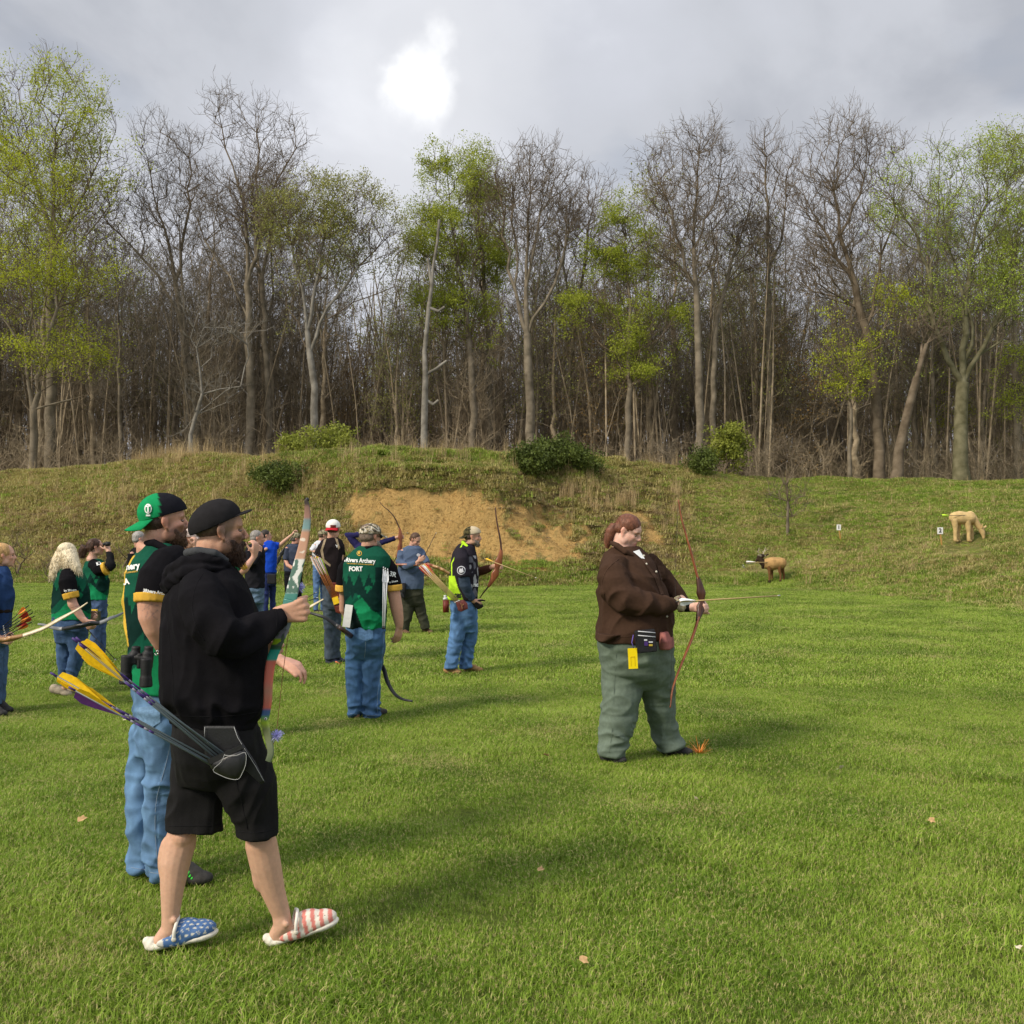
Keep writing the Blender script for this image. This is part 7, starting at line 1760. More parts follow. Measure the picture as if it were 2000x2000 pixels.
O_ = plain(15, 34, "grey-haired man in a black jacket and jeans with a hand at his chin", 503, 1052, 4, (.24, .22, .20), (.014, .014, .018), (.10, .155, .235), 478, 518, 1066, 1148,
      [[(488, 1078, -.15, 9), (486, 1105, -.22, 8.5), (498, 1098, -.3, 7), (506, 1084, -.28, 5), (507, 1078, -.25, 4.5)]], hands=[(507, 1079, -.25, (.1, .2, 1), (-.8, .5, 0), True)], skin=(.50, .27, .19), jeans=True, hairlen=.02)
Pp = plain(19, 35, "dark-haired archer in a royal blue shirt with arm raised high", 520, 1047, 10, (.03, .022, .018), (.010, .055, .42), (.018, .028, .10), 510, 541, 1060, 1118,
      [[(534, 1064, .05, 6.5), (545, 1066, .05, 6.5), (554, 1058, .05, 4.4), (566, 1048, .05, 3.6), (571, 1044, .05, 3)], [(516, 1066, -.1, 6), (512, 1078, -.15, 5), (520, 1072, -.2, 4)]], hands=[(571, 1044, .05, (.5, 0, .8), (.8, 0, -.5), False)], tsleeve=2, size=.95, jeans=True)
def camo2(V, L, c):
    k = np.array([noise.noise(Vector((v[0] * 30, v[1] * 30, v[2] * 30))) for v in V]); c[:] = (.30, .27, .17); c[k > .08] = (.10, .09, .05); return c
Q_ = plain(20, 36, "person in a slate T-shirt and camouflage cap beyond the painted bow's tip", 578, 1053, 10, (.12, .10, .08), (.045, .055, .085), (.010, .010, .012), 554, 592, 1066, 1116,
      [[(560, 1072, -.1, 7), (558, 1094, -.15, 6.5), (562, 1104, -.2, 4.6), (572, 1110, -.25, 4)]], capc=(.3, .27, .17), capfn=camo2, hands=[(572, 1110, -.25, (1, 0, 0), (0, 1, 0), True)], tsleeve=2, skin=(.55, .28, .20))
R_ = plain(22, 37, "person in a white T-shirt and camouflage cap beside the black T-shirt", 631, 1046, 20, (.08, .05, .03), (.55, .56, .60), (.085, .15, .29), 610, 638, 1060, 1104,
      [[(616, 1066, -.1, 6), (608, 1076, -.15, 5.2), (616, 1078, -.2, 4), (628, 1070, -.25, 3.4)]], capc=(.3, .27, .17), capfn=camo2, hands=[(628, 1070, -.25, (1, 0, .4), (0, 1, 0), True)], tsleeve=2, skin=(.50, .29, .21), jeans=True)
# ------------------------------------------------------------------ bows, arrows, quivers
def bowstring(parent, pts, r=.0012, m=None): return wire("string", pts, r, m or M_string, parent, 5)
def bow(name, label, Y, path, riser, wlimb, wtip, tlimb, m_limb, m_riser, axis=(0, 1, 0), group=None, string=None, m_tip=None, srad=.0013):
    """path: (px, py, dy) from one tip to the other; riser: (start, end) fractions of the path; built as upper and lower limb, riser and string"""
    pts = interp([(P(a, b_, Y + dy)) for a, b_, dy in path], 8); n = len(pts); i0, i1 = int(riser[0] * n), int(riser[1] * n)
    def prof(i): # narrower and thinner at the tips
        t = min(i, n - 1 - i) / (n * .5); return wtip + (wlimb - wtip) * min(1, t * 1.8)
    W = [prof(i) for i in range(n)]; Tn = [tlimb * (.55 + .6 * min(i, n - 1 - i) / (n * .5)) for i in range(n)]
    root = empty(name, pts[n // 2]); inv = -pts[n // 2]
    def put(o):
        o.data.transform(Matrix.Translation(Vector(inv))); return o
    put(sweep("limb", pts[:i0 + 2], Tn[:i0 + 2], W[:i0 + 2], axis, m_limb, root)); put(sweep("limb", pts[i1 - 2:], Tn[i1 - 2:], W[i1 - 2:], axis, m_limb, root))
    k = i1 - i0 + 1; rw = []; rt = []
    for i in range(k):
        t = i / (k - 1); s_ = math.sin(math.pi * t); grip = math.exp(-((t - .5) / .11) ** 2)
        rw.append(wlimb * (.9 + .15 * s_)); rt.append(tlimb * (1.2 + 2.6 * s_ ** .8) * (1 - .32 * grip) * (1 + .25 * math.exp(-((t - .34) / .07) ** 2) + .25 * math.exp(-((t - .66) / .07) ** 2)))
    put(sweep("riser", pts[i0:i1 + 1], rt, rw, axis, m_riser, root, 12))
    if string: o = bowstring(root, [P(a, b_, Y + dy) for a, b_, dy in string], srad); put(o)
    tag(root, label, "bow", group); return root
def wood(name, c1, c2): return mat(name, c1, .35, .5, col2=c2, scale=5, stretch=(8, 8, 1), detail=6)
M_w1 = wood("reddish_bow_wood", (.16, .045, .018), (.30, .095, .035)); M_w2 = wood("dark_bow_wood", (.035, .014, .008), (.085, .030, .015)); M_w3 = wood("golden_bow_wood", (.28, .14, .05), (.42, .24, .10)); M_w4 = wood("pale_bow_wood", (.42, .34, .20), (.56, .47, .31))
M_blk = mat("black_laminate", (.012, .012, .013), .35, .5)

def arrow(name, label, nock, point, vane, m_shaft, m_vane, m_cock=None, L=None, vl=.10, vh=.014, rad=.0035, bands=None, group=None, m_nock=None, roll=0.0, tipm=None, vtop=.03, cat="arrow"):
    a, b_ = Vector(nock), Vector(point); d = (b_ - a).normalized()
    u = d.cross(Z_); u = u.normalized() if u.length > .1 else X_.copy(); v = u.cross(d)
    root = empty(name, a)
    def put(o): o.data.transform(Matrix.Translation(-a)); return o
    if not bands: put(wire("shaft", [a + d * .01, b_], rad, m_shaft, root, 8))
    else:
        sh = put(wire("shaft", [a + d * .01, b_], rad, m_shaft, root, 8))
        for t0, t1, mm in bands: put(wire("band", [a + d * t0, a + d * t1], rad * 1.08, mm, sh, 8))
    put(wire("nock", [a - d * .012, a + d * .014], rad * 1.15, m_nock or M_black, root, 8))
    put(wire("point", [b_, b_ + d * .02], rad * 1.1, tipm or M_metal, root, 8))
    for k in range(3):
        an = roll + k * 2 * math.pi / 3; w = u * math.cos(an) + v * math.sin(an); q = w.cross(d) * .0007
        prof = [(vtop, 0), (vtop + .004, vh * .75), (vtop + vl * .22, vh), (vtop + vl * .5, vh * .72), (vtop + vl, .0)]
        V = []; 
        for t, h in prof: V += [a + d * t + w * (rad * .6) - q, a + d * t + w * (rad + h) - q, a + d * t + w * (rad * .6) + q, a + d * t + w * (rad + h) + q]
        Fc = []
        for i in range(4):
            o = 4 * i; Fc += [(o, o + 1, o + 5, o + 4), (o + 2, o + 6, o + 7, o + 3), (o + 1, o + 3, o + 7, o + 5)]
        me = bpy.data.meshes.new("fletching"); me.from_pydata([tuple(x_) for x_ in V], [], Fc); me.update(); put(link("fletching", me, (m_cock if (k == 0 and m_cock) else m_vane), root, False))
    tag(root, label, cat, group); return root
def fm(name, c): return mat(name, c, .7, .25, .12, 60)
M_yv = fm("yellow_feather", (.80, .50, .006)); M_pv = fm("purple_feather", (.060, .012, .09)); M_wv = fm("white_feather", (.75, .76, .78)); M_rv = fm("red_feather", (.50, .03, .02)); M_ov = fm("orange_feather", (.75, .22, .02)); M_lv = fm("lime_feather", (.55, .80, .05))
M_shg = mat("grey_shaft", (.115, .145, .15), .4, .4); M_shd = mat("dark_shaft", (.02, .02, .022), .4, .4); M_sho = mat("cedar_shaft", (.42, .14, .03), .5, .4); M_shw = mat("wood_shaft", (.45, .32, .14), .5, .3); M_shs = mat("silver_shaft", (.50, .52, .54), .35, .5)
M_pur = mat("purple_band", (.055, .025, .15), .5); M_grb = mat("grey_band", (.22, .21, .26), .5)

# painted bow in the near man's hand
YB = 4.02
pb = [(598, 976), (600, 990), (600.5, 1008), (598, 1035), (590, 1075), (580, 1115), (570, 1158), (563, 1190), (556, 1222), (545, 1250), (535, 1275), (528, 1300), (524, 1335), (523, 1370), (519, 1395), (517, 1410), (525, 1445), (529, 1470), (524, 1487)]
pts = interp([P(a, b_, YB) for a, b_ in pb], 5)
def painted(i, py):
    return None
pm = bpy.data.materials.new("painted_limb"); pm.use_nodes = True
n_, l_ = pm.node_tree.nodes, pm.node_tree.links; bb = n_['Principled BSDF']; bb.inputs['Roughness'].default_value = .3
vc = n_.new('ShaderNodeVertexColor'); vc.layer_name = "tint"; l_.new(vc.outputs[0], bb.inputs['Base Color'])
root = empty("painted_bow", P(563, 1190, YB)); O_0 = P(563, 1190, YB)
PYC = [(974, (.03, .02, .015)), (984, (.05, .035, .025)), (990, (.22, .12, .085)), (1010, (.30, .16, .12)), (1016, (.16, .24, .24)), (1032, (.17, .29, .29)), (1040, (.45, .24, .15)), (1085, (.52, .30, .20)), (1091, (.55, .33, .22)), (1093, (.72, .72, .68)), (1155, (.72, .72, .68)), (1160, (.07, .24, .20)), (1175, (.06, .22, .19)), (1236, (.20, .19, .26)), (1246, (.20, .19, .26)), (1249, (.30, .46, .02)), (1258, (.28, .42, .02)), (1260, (.02, .06, .03)), (1268, (.02, .10, .06)), (1270, (.01, .30, .26)), (1288, (.02, .32, .27)), (1292, (.62, .14, .10)), (1330, (.62, .16, .12)), (1350, (.45, .20, .14)), (1382, (.55, .13, .09)), (1388, (.05, .10, .25)), (1396, (.05, .12, .26)), (1400, (.10, .25, .12)), (1412, (.35, .48, .03)), (1424, (.22, .25, .10)), (1450, (.20, .23, .14)), (1490, (.13, .17, .10))]
def bow_part(name, seg, w0, w1, t0):
    k = len(seg); 
    ws = [w0 + (w1 - w0) * i / (k - 1) for i in range(k)]
    o = sweep(name, seg, ws, [t0] * k, (0.15, 1, .1), pm, root, 16)
    bm = bmesh.new(); bm.from_mesh(o.data); bmesh.ops.subdivide_edges(bm, edges=[e_ for e_ in bm.edges], cuts=3, use_grid_fill=True); bm.to_mesh(o.data); bm.free(); o.data.update()
    o.data.polygons.foreach_set('use_smooth', [True] * len(o.data.polygons))
    V = verts(o.data); px, py = px_of(V); rgb = np.stack([np.interp(py, [q[0] for q in PYC], [q[1][j] for q in PYC]) for j in range(3)], 1)
    for i, v in enumerate(V):
        f = noise.noise(Vector((v[0] * 55, v[1] * 55, v[2] * 40)))
        if 1093 < py[i] < 1158 and f < -.02 + .35 * (py[i] - 1118) / 40: rgb[i] = (.09, .17, .13)
        elif 1020 < py[i] < 1090 and f > .42: rgb[i] = (.7, .6, .5)
        elif 1236 < py[i] < 1262 and f > .15: rgb[i] = (.06, .09, .07)
    rgb *= (1 + .12 * np.array([noise.noise(Vector((v[0] * 30, v[1] * 30, v[2] * 12 + 4))) for v in V]))[:, None]
    tint(o.data, rgb); o.data.transform(Matrix.Translation(-O_0)); return o
ih = [i for i, p in enumerate(pts) if px_of([p])[1][0] < 1172][-1]; il = [i for i, p in enumerate(pts) if px_of([p])[1][0] > 1225][0]
bow_part("limb", pts[:ih + 1], .0075, .0265, .0055); bow_part("riser", pts[ih:il + 1], .0265, .022, .012); bow_part("limb", pts[il:], .022, .012, .007)
for q in (P(600, 976, YB), ):
    me = raw("tip", [ell(q - O_0, (.008, .006, .009))]); link("tip", me, M_black, root)
eye_ = raw("fish_eye", [ell(P(519, 1404, YB - .010) - O_0, (.0055, .003, .0055))]); link("fish_eye", eye_, M_white, root)
link("fish_eye_pupil", raw("fish_eye_pupil", [ell(P(519, 1404, YB - .014) - O_0, (.003, .002, .003))]), M_black, [c for c in root.children if c.name.startswith("fish_eye")][0])
o = bowstring(root, [P(603, 984, YB + .01), P(590, 1100, YB + .04), P(566, 1215, YB + .05), P(552, 1320, YB + .04), P(540, 1430, YB + .02), P(526, 1484, YB)], .0013, mat("rust_string", (.30, .10, .06), .7)); o.data.transform(Matrix.Translation(-O_0))
def puff(px, py, Y, r_, n, seed, parent, O0):
    r = np.random.default_rng(seed); V, Fc = [], []
    c = np.array(P(px, py, Y) - O0)
    for i in range(n):
        d = r.normal(0, 1, 3); d /= np.linalg.norm(d); s_ = np.cross(d, r.normal(0, 1, 3)); s_ /= np.linalg.norm(s_); q = c + d * r_ * r.uniform(.6, 1.1)
        V += [c - s_ * .0008, c + s_ * .0008, q + s_ * .0011, q - s_ * .0011]; Fc.append((4 * i, 4 * i + 1, 4 * i + 2, 4 * i + 3))
    me = bpy.data.meshes.new("string_silencer"); me.from_pydata([tuple(v) for v in V], [], Fc); me.update(); return link("string_silencer", me, mat("lavender_yarn", (.42, .42, .75), .8), parent, False)
puff(582, 1147, YB + .03, .028, 260, 5, root, O_0); puff(541, 1437, YB + .01, .028, 200, 6, root, O_0)
tag(root, "recurve bow painted with teal, coral and white floral patches, held in the hoodie man's fist", "bow")

# his hip quiver and the yellow-fletched arrows
root = empty("hip_quiver", P(430, 1480, 3.86)); O_0 = P(430, 1480, 3.86)
YQ = 3.83
def plate(name, poly, Y, th, m, parent, O0, bulge=0.0, sm=False):
    """thick sheet with an outline in photo pixels, standing at distance Y"""
    cx = sum(p[0] for p in poly) / len(poly); cy = sum(p[1] for p in poly) / len(poly)
    def ring(k, y): return [P(cx + (x - cx) * k, cy + (y_ - cy) * k, y) - O0 for x, y_ in poly]
    V = ring(1, Y + th / 2) + ring(1, Y - th / 4) + ring(.93, Y - th / 2 - bulge * .6) + ring(.6, Y - th / 2 - bulge); n = len(poly); Fc = [tuple(range(n))]
    for k in range(3):
        for i in range(n): j = (i + 1) % n; Fc.append((k * n + i, (k + 1) * n + i, (k + 1) * n + j, k * n + j))
    Fc.append(tuple(reversed(range(3 * n, 4 * n))))
    me = bpy.data.meshes.new(name); me.from_pydata([tuple(v) for v in V], [], Fc); me.update(); bm = bmesh.new(); bm.from_mesh(me); bmesh.ops.recalc_face_normals(bm, faces=bm.faces); bm.to_mesh(me); bm.free()
    return link(name, me, m, parent, sm)
plate("back_plate", [(398, 1418), (458, 1418), (470, 1445), (500, 1490), (518, 1528), (510, 1532), (480, 1505), (440, 1500), (400, 1480)], YQ + .03, .012, M_black, root, O_0)
pk = plate("pouch", [(407, 1489), (440, 1473), (474, 1460), (481, 1472), (480, 1498), (474, 1512), (465, 1523), (445, 1521), (425, 1512), (412, 1500)], YQ - .005, .03, M_black, root, O_0, .022, True)
plate("pouch_lip", [(404, 1484), (474, 1453), (478, 1461), (409, 1494)], YQ - .03, .016, M_black, root, O_0)
wire("stitching", [P(a, b_, YQ - .048) - O_0 for a, b_ in interp([(439, 1473), (432, 1488), (416, 1504), (430, 1514), (448, 1521), (465, 1522), (473, 1510), (480, 1492), (479, 1470), (460, 1476), (439, 1475)], 3)], .0009, M_stitch, pk)
wire("stitching", [P(a, b_, YQ + .018) - O_0 for a, b_ in ((400, 1420), (399, 1440))], .0009, M_stitch, root)
wire("stitching", [P(a, b_, YQ + .018) - O_0 for a, b_ in ((457, 1420), (464, 1440), (475, 1458), (500, 1498), (515, 1525))], .0009, M_stitch, root)
tag(root, "black stitched leather quiver on the hoodie man's hip", "quiver")
ar = [((146, 1250), (424, 1470), .02), ((153, 1249), (430, 1466), .05), ((160, 1262), (420, 1474), .0), ((158, 1268), (434, 1463), .03), ((104, 1317), (414, 1484), -.01), ((140, 1345), (418, 1488), -.03), ((112, 1322), (423, 1481), .02), ((146, 1338), (410, 1486), .04)]
for k, ((x0, y0), (x1, y1), dy) in enumerate(ar):
    up_b = k < 4
    arrow("yellow_fletched_arrow", ("grey arrow with yellow vanes in the upper fan of the hoodie man's quiver" if up_b else "grey arrow with yellow vanes in the lower fan of the hoodie man's quiver"), P(x0, y0, 3.72 + dy), P(x1 + 8, y1 + 12, YQ + .005), None, M_shg, M_yv, (M_pv if k in (0, 3, 5) else None), vl=.175, vh=.026, rad=.0036, vtop=.018,
          bands=((.20, .235, M_pur), (.235, .255, M_grb), (.255, .29, M_pur), (.29, .31, M_grb), (.31, .33, M_pur)), group="arrows in the upper fan of the hip quiver" if up_b else "arrows in the lower fan of the hip quiver", m_nock=M_pur, roll=.5 + .9 * k)

# binoculars on the tall man's belt
root = empty("binoculars", P(270, 1300, 4.66)); O_0 = root.location.copy(); YN = 4.66
def cyl(a, b_, r0, r1, n=20): return tube([Vector(a), Vector(b_)], [r0, r1], n, caps=False)
for cx_, px_b, off_ in ((266, 254, 0), (291, 288, 6)):
    pr = [cyl(P(cx_, 1262, YN) - O_0, P(cx_ - 1, 1275, YN) - O_0, .020, .020), cyl(P(cx_ - 2, 1275, YN) - O_0, P(cx_ - 6, 1298 + off_, YN - .01) - O_0, .027, .029), cyl(P(px_b - 6 if off_ == 0 else px_b - 2, 1280 + off_, YN - .03) - O_0, P(px_b - 8 if off_ == 0 else px_b - 3, 1318 + off_, YN - .03) - O_0, .026, .024), cyl(P(px_b - 8 if off_ == 0 else px_b - 3, 1316 + off_, YN - .03) - O_0, P(px_b - 9 if off_ == 0 else px_b - 3, 1336 + off_, YN - .03) - O_0, .027, .030)]
    me = fuse("barrel", pr, .005, 1); link("barrel", me, M_rubber, root)
link("bridge", fuse("bridge", [cyl(P(262, 1284, YN - .02) - O_0, P(286, 1286, YN - .02) - O_0, .012, .012), cyl(P(273, 1276, YN - .02) - O_0, P(271, 1306, YN - .02) - O_0, .011, .011)], .004, 1), M_rubber, root)
wire("clip", [P(302, 1276, YN) - O_0, P(308, 1270, YN) - O_0, P(311, 1274, YN) - O_0, P(305, 1281, YN) - O_0, P(302, 1276, YN) - O_0], .003, M_metal, root)
tag(root, "black binoculars hanging at the back of the green-capped man's belt", "binoculars")

# the brown-shirted woman's bow, arrow and pouch
bow("longbow", "dark reddish longbow held upright by the woman in the brown shirt", 7.66, [(1325, 976, .06), (1331, 1012, .05), (1340, 1045, .04), (1350, 1080, .03), (1360, 1118, .02), (1368, 1150, .0), (1370, 1180, 0), (1364, 1206, -.04), (1354, 1240, -.12), (1338, 1280, -.20), (1322, 1320, -.28), (1313, 1350, -.34), (1309, 1382, -.38)], (.36, .60), .017, .006, .0085, M_w1, M_w2, (-.1, 1, 0),
    string=[(1325, 980, .06), (1318, 1130, -.1), (1320, 1176, -.14), (1313, 1249, -.30), (1308.5, 1378, -.38)])
arrow("nocked_arrow", "white-fletched wooden arrow nocked on the brown-shirted woman's bow", P(1323, 1175.5, 7.42), P(1519, 1163.5, 7.60), None, M_shw, M_wv, None, vl=.125, vh=.030, rad=.0048, vtop=.02, roll=.3)
root = empty("belt_pouch", P(1260, 1252, 7.30)); O_0 = root.location.copy()
M_nyl = mat("black_nylon", (.011, .011, .013), .75, .3, .2, 40, .3, 160)
pr = [box(P(1261, 1252, 7.30) - O_0, (.072, .035, .080), Matrix.Rotation(math.radians(-6), 3, 'Y'))]
me = fuse("bag", pr, .007, 4); link("bag", me, M_nyl, root)
for yy in (1232, 1240): wire("zip", [P(1246, yy + 1, 7.262) - O_0, P(1280, yy + 4, 7.262) - O_0], .0035, bpy.data.materials["grey_print"], root)
for (x_, y_, w_, h_, m_) in ((1262, 1257, 3.5, 4, M_pur), (1271, 1254, 4, 1.2, bpy.data.materials["grey_print"]), (1271, 1260, 3.5, 1.8, mat("gold_print", (.45, .33, .04), .7)), (1261, 1250, 3, 1.5, bpy.data.materials["grey_print"])):
    link("print", raw("print", [box(P(x_, y_, 7.262) - O_0, (w_ * .00365, .002, h_ * .00365))]), m_, root, False)
wire("cord", [P(1237, 1240, 7.25) - O_0, P(1234, 1255, 7.24) - O_0, P(1238, 1266, 7.24) - O_0], .003, mat("violet_cord", (.14, .10, .40), .7), root)
tag(root, "black zipped belt pouch on the woman's green trousers", "pouch")
root = empty("yellow_tag", P(1236, 1286, 7.26)); O_0 = root.location.copy()
Mt = Matrix.Rotation(math.radians(-3), 3, 'Y')
link("card", raw("card", [box((0, 0, 0), (.033, .0018, .073), Mt)]), mat("yellow_card", (.82, .62, .0), .6, .3), root, False)
link("print", raw("print", [box((0, -.003, .012), (.014, .0012, .002), Mt), box((-.014, -.003, -.02), (.001, .0012, .033), Mt), box((.014, -.003, -.02), (.001, .0012, .033), Mt)]), mat("amber_print", (.60, .40, .0), .6), root, False)
tag(root, "blank bright yellow tag dangling below the belt pouch", "tag")

# bow and arrows of the man in the lettered jersey
bow("recurve_bow", "black-limbed bow held low in front of the man in the lettered jersey", 9.0, [(588, 1193, .05), (612, 1199, .03), (636, 1207, .0), (655, 1220, 0), (672, 1232, 0), (698, 1252, .45), (716, 1268, .5), (735, 1286, .5), (749, 1306, .45), (757, 1332, .4), (770, 1354, .35), (785, 1365, .33), (806, 1369.5, .3)], (.28, .56), .020, .009, .007, M_blk, M_w2, (.3, .3, 1))
for k, (x0, x1, dx) in enumerate(((749, 747.5, 0), (752.5, 750, 1), (757, 751, 2))):
    arrow("silver_arrow", "silver arrow standing in the back quiver of the lettered jersey, %s" % ("leftmost of three", "middle of three", "rightmost of three")[k], P(x1, 1226, 9.05), P(x0, 1111 + 2 * k, 9.12), None, M_shs, M_wv, rad=.0048, vl=.12, vh=.010, vtop=.40, group="silver arrows at the lettered man's back")
# quiver with orange arrows on the black T-shirt man
root = empty("side_quiver", P(657, 1170, 13.05)); O_0 = root.location.copy()
plate("panel", [(645, 1137), (668, 1139), (668, 1175), (656, 1182), (648, 1172)], 13.10, .03, M_redl, root, O_0)
plate("cup", [(652, 1182), (668, 1178), (672, 1192), (664, 1199), (656, 1196)], 13.02, .06, M_redl, root, O_0, .02)
plate("yellow_lining", [(648, 1168), (660, 1164), (663, 1178), (652, 1182)], 12.98, .05, M_yellow, root, O_0)
tag(root, "red-brown leather side quiver with a yellow lining beside dark jeans", "quiver")
for k in range(6):
    arrow("orange_arrow", "orange-shafted arrow with pale vanes in the red-brown side quiver", P(606 + 3.6 * k, 1083 + 1.6 * (k % 3), 12.9 + .03 * (k % 2)), P(650 + 2.2 * k, 1172 - k * .8, 12.97), None, M_sho, (M_wv, M_lv)[k % 2], rad=.0055, vl=.24, vh=.016, group="arrows in the red-brown side quiver", roll=k)
# drawn bow of the navy archer
bow("recurve_bow", "reddish recurve bow raised by the archer in navy", 17.4, [(742, 981, 0), (750, 990, 0), (760, 998, 0), (770, 1010, 0), (776, 1022, 0), (781, 1035, 0), (782, 1048, 0), (782, 1062, 0), (779, 1076, 0), (773, 1090, 0), (766, 1102, 0), (756, 1110, 0)], (.42, .80), .020, .009, .010, M_w2, M_w1, (-.3, 1, 0), string=[(744, 982, 0), (727, 1046, 0), (757, 1109, 0)])
arrow("drawn_arrow", "arrow drawn on the navy archer's bow", P(727, 1044, 17.4), P(795, 1041, 17.4), None, M_shw, M_wv, rad=.005, vl=.12, vh=.02)
# bow and arrows near the grey-blue sweatshirt
bow("recurve_bow", "brown bow held across the body of the man in the grey-blue sweatshirt", 17.0, [(767, 1102.5, .2), (790, 1102.5, .1), (815, 1102.5, .05), (838, 1103, 0), (850, 1107, 0), (862, 1112, 0), (877, 1120, 0), (892, 1126, 0)], (.50, .86), .024, .012, .013, M_w1, M_w3, (.1, .3, 1))
wire_o = arrow("dark_arrow", "thin dark arrow slanting up before the sand face from the sweatshirt man's hand", P(828, 1088, 17.0), P(851, 1042, 17.0), None, M_shd, M_shd, rad=.005, vl=.05, vh=.006)
# lime jersey man
bow("recurve_bow", "reddish recurve bow with dark limb roots held by the man in black and lime", 12.4, [(967.5, 991, 0), (969, 1008, 0), (972, 1028, 0), (976, 1048, 0), (978.5, 1066, 0), (978, 1082, 0), (973, 1100, 0), (969, 1116, 0), (962, 1132, 0), (952, 1148, 0), (944, 1158, 0), (937, 1168, 0)], (.40, .80), .020, .009, .011, M_w2, M_w1, (-.2, 1, 0))
arrow("held_arrow", "yellow-vaned arrow lying across the bow of the man in black and lime", P(944, 1090, 12.3), P(1045, 1128, 12.1), None, M_shw, M_yv, rad=.0045, vl=.10, vh=.012)
root = empty("belt_quiver", P(901, 1183, 12.1)); O_0 = root.location.copy()
plate("pouch", [(889, 1174), (905, 1171), (913, 1178), (914, 1189), (901, 1195), (895, 1193)], 12.08, .05, mat("maroon_leather", (.11, .025, .022), .55, .35, .2, 20), root, O_0, .015)
link("emblem", raw("emblem", [tube([P(900, 1179, 12.03) - O_0, P(902, 1184, 12.03) - O_0, P(905, 1180, 12.03) - O_0], [.004] * 3, 6), tube([P(902, 1184, 12.03) - O_0, P(903, 1189, 12.03) - O_0], [.004] * 2, 6)]), M_w3, root)
tag(root, "maroon leather belt quiver on light blue jeans", "quiver")
for k in range(5):
    arrow("red_and_yellow_fletched_arrow", "wooden arrow with red and yellow vanes slanting from the maroon belt quiver", P(816 + 2.6 * k, 1103 - 1.0 * k, 12.0 + .03 * k), P(888 + 2 * k, 1176 - k, 12.05), None, M_shw, (M_rv, M_yv)[k % 2], M_wv, rad=.0055, vl=.17, vh=.018, group="arrows in the maroon belt quiver", roll=k)
root = empty("bottle", P(872, 1180, 12.2)); O_0 = root.location.copy()
link("holder", raw("holder", [cyl(P(871, 1196, 12.2) - O_0, P(871, 1172, 12.2) - O_0, .036, .038)]), M_redl, root)
link("cap", raw("cap", [cyl(P(870, 1171, 12.2) - O_0, P(869.5, 1167, 12.2) - O_0, .030, .026), cyl(P(869.5, 1167, 12.2) - O_0, P(869, 1162.5, 12.2) - O_0, .014, .016)]), mat("pale_plastic", (.6, .62, .62), .4, .5), root)
tag(root, "pale-capped water bottle in a red-brown holder on the back of a belt", "bottle")

# bows on the left
bow("longbow", "pale wooden longbow held out low by the woman at the left edge", 9.35, [(-70, 1262, 0), (-40, 1262, 0), (-10, 1252, 0), (14, 1249, 0), (39, 1243, 0), (64, 1235, 0), (87, 1226, 0), (110, 1213, 0), (130, 1202, 0), (152, 1190, 0), (171, 1177, 0)], (.16, .42), .019, .006, .008, M_w4, M_w3, (0, .5, 1), string=[(-68, 1258, 0), (50, 1214, .1), (170, 1178, 0)])
for k in range(6):
    arrow("red_and_orange_fletched_arrow", "dark arrow with red and orange vanes in the left-edge woman's quiver", P(54 + 4 * (k % 4) + 2 * (k // 4), 1186 + 6 * k if k else 1184, 9.4 + .02 * k), P(8 + k, 1222 + 4 * k, 9.45), None, M_shd, (M_ov, M_rv)[k % 2], (M_rv, M_ov)[k % 2], rad=.0042, vl=.10, vh=.020, group="arrows of the woman at the left edge", roll=k)
bow("recurve_bow", "grey-limbed bow carried level by the platinum-haired woman", 10.5, [(74, 1219, 0), (88, 1221, 0), (103, 1226, 0), (122, 1228, 0), (150, 1224, -.1), (176, 1218, -.15), (192, 1217, -.15), (204, 1213, -.15), (214, 1208, -.15), (228, 1203, -.1), (241, 1197, 0)], (.30, .62), .020, .010, .009, mat("grey_laminate", (.20, .21, .22), .4, .4), M_blk, (0, .4, 1))
arrow("black_arrow", "thin black arrow pointing down from the platinum-haired woman's hand", P(172, 1231, 10.4), P(224, 1287, 10.3), None, M_shd, M_shd, rad=.0042, vl=.04, vh=.005)
root = empty("field_binoculars", P(206, 1062, 13.3)); O_0 = root.location.copy()
for s_ in (-1, 1): link("barrel", raw("barrel", [cyl(P(201, 1063, 13.4 + s_ * .035) - O_0, P(207, 1062.5, 13.4 + s_ * .035) - O_0, .020, .022), cyl(P(207, 1062.5, 13.4 + s_ * .04) - O_0, P(214, 1062, 13.4 + s_ * .045) - O_0, .028, .030)]), M_rubber, root)
link("bridge", raw("bridge", [cyl(P(206, 1062, 13.36) - O_0, P(206, 1062, 13.44) - O_0, .015, .015)]), M_rubber, root)
tag(root, "dark binoculars held to the dark-haired woman's eyes", "binoculars")
root = empty("belt_pouch", P(186, 1200, 13.1)); O_0 = root.location.copy()
link("bag", fuse("bag", [box(P(186, 1203, 13.1) - O_0, (.062, .035, .065))], .01, 3), mat("olive_canvas", (.06, .06, .035), .9), root)
link("yellow_flap", raw("yellow_flap", [box(P(184, 1193, 13.07) - O_0, (.035, .03, .018))]), M_yellow, root, False)
tag(root, "olive pouch with a yellow top at the dark-haired woman's hip", "pouch")
root = empty("waist_bag", P(531, 1132, 18.7)); O_0 = root.location.copy()
link("bag", fuse("bag", [box(P(531, 1131, 18.75) - O_0, (.08, .04, .09))], .012, 6), M_nyl, root); tag(root, "black bag at the waist of the blue-shirted archer", "bag")
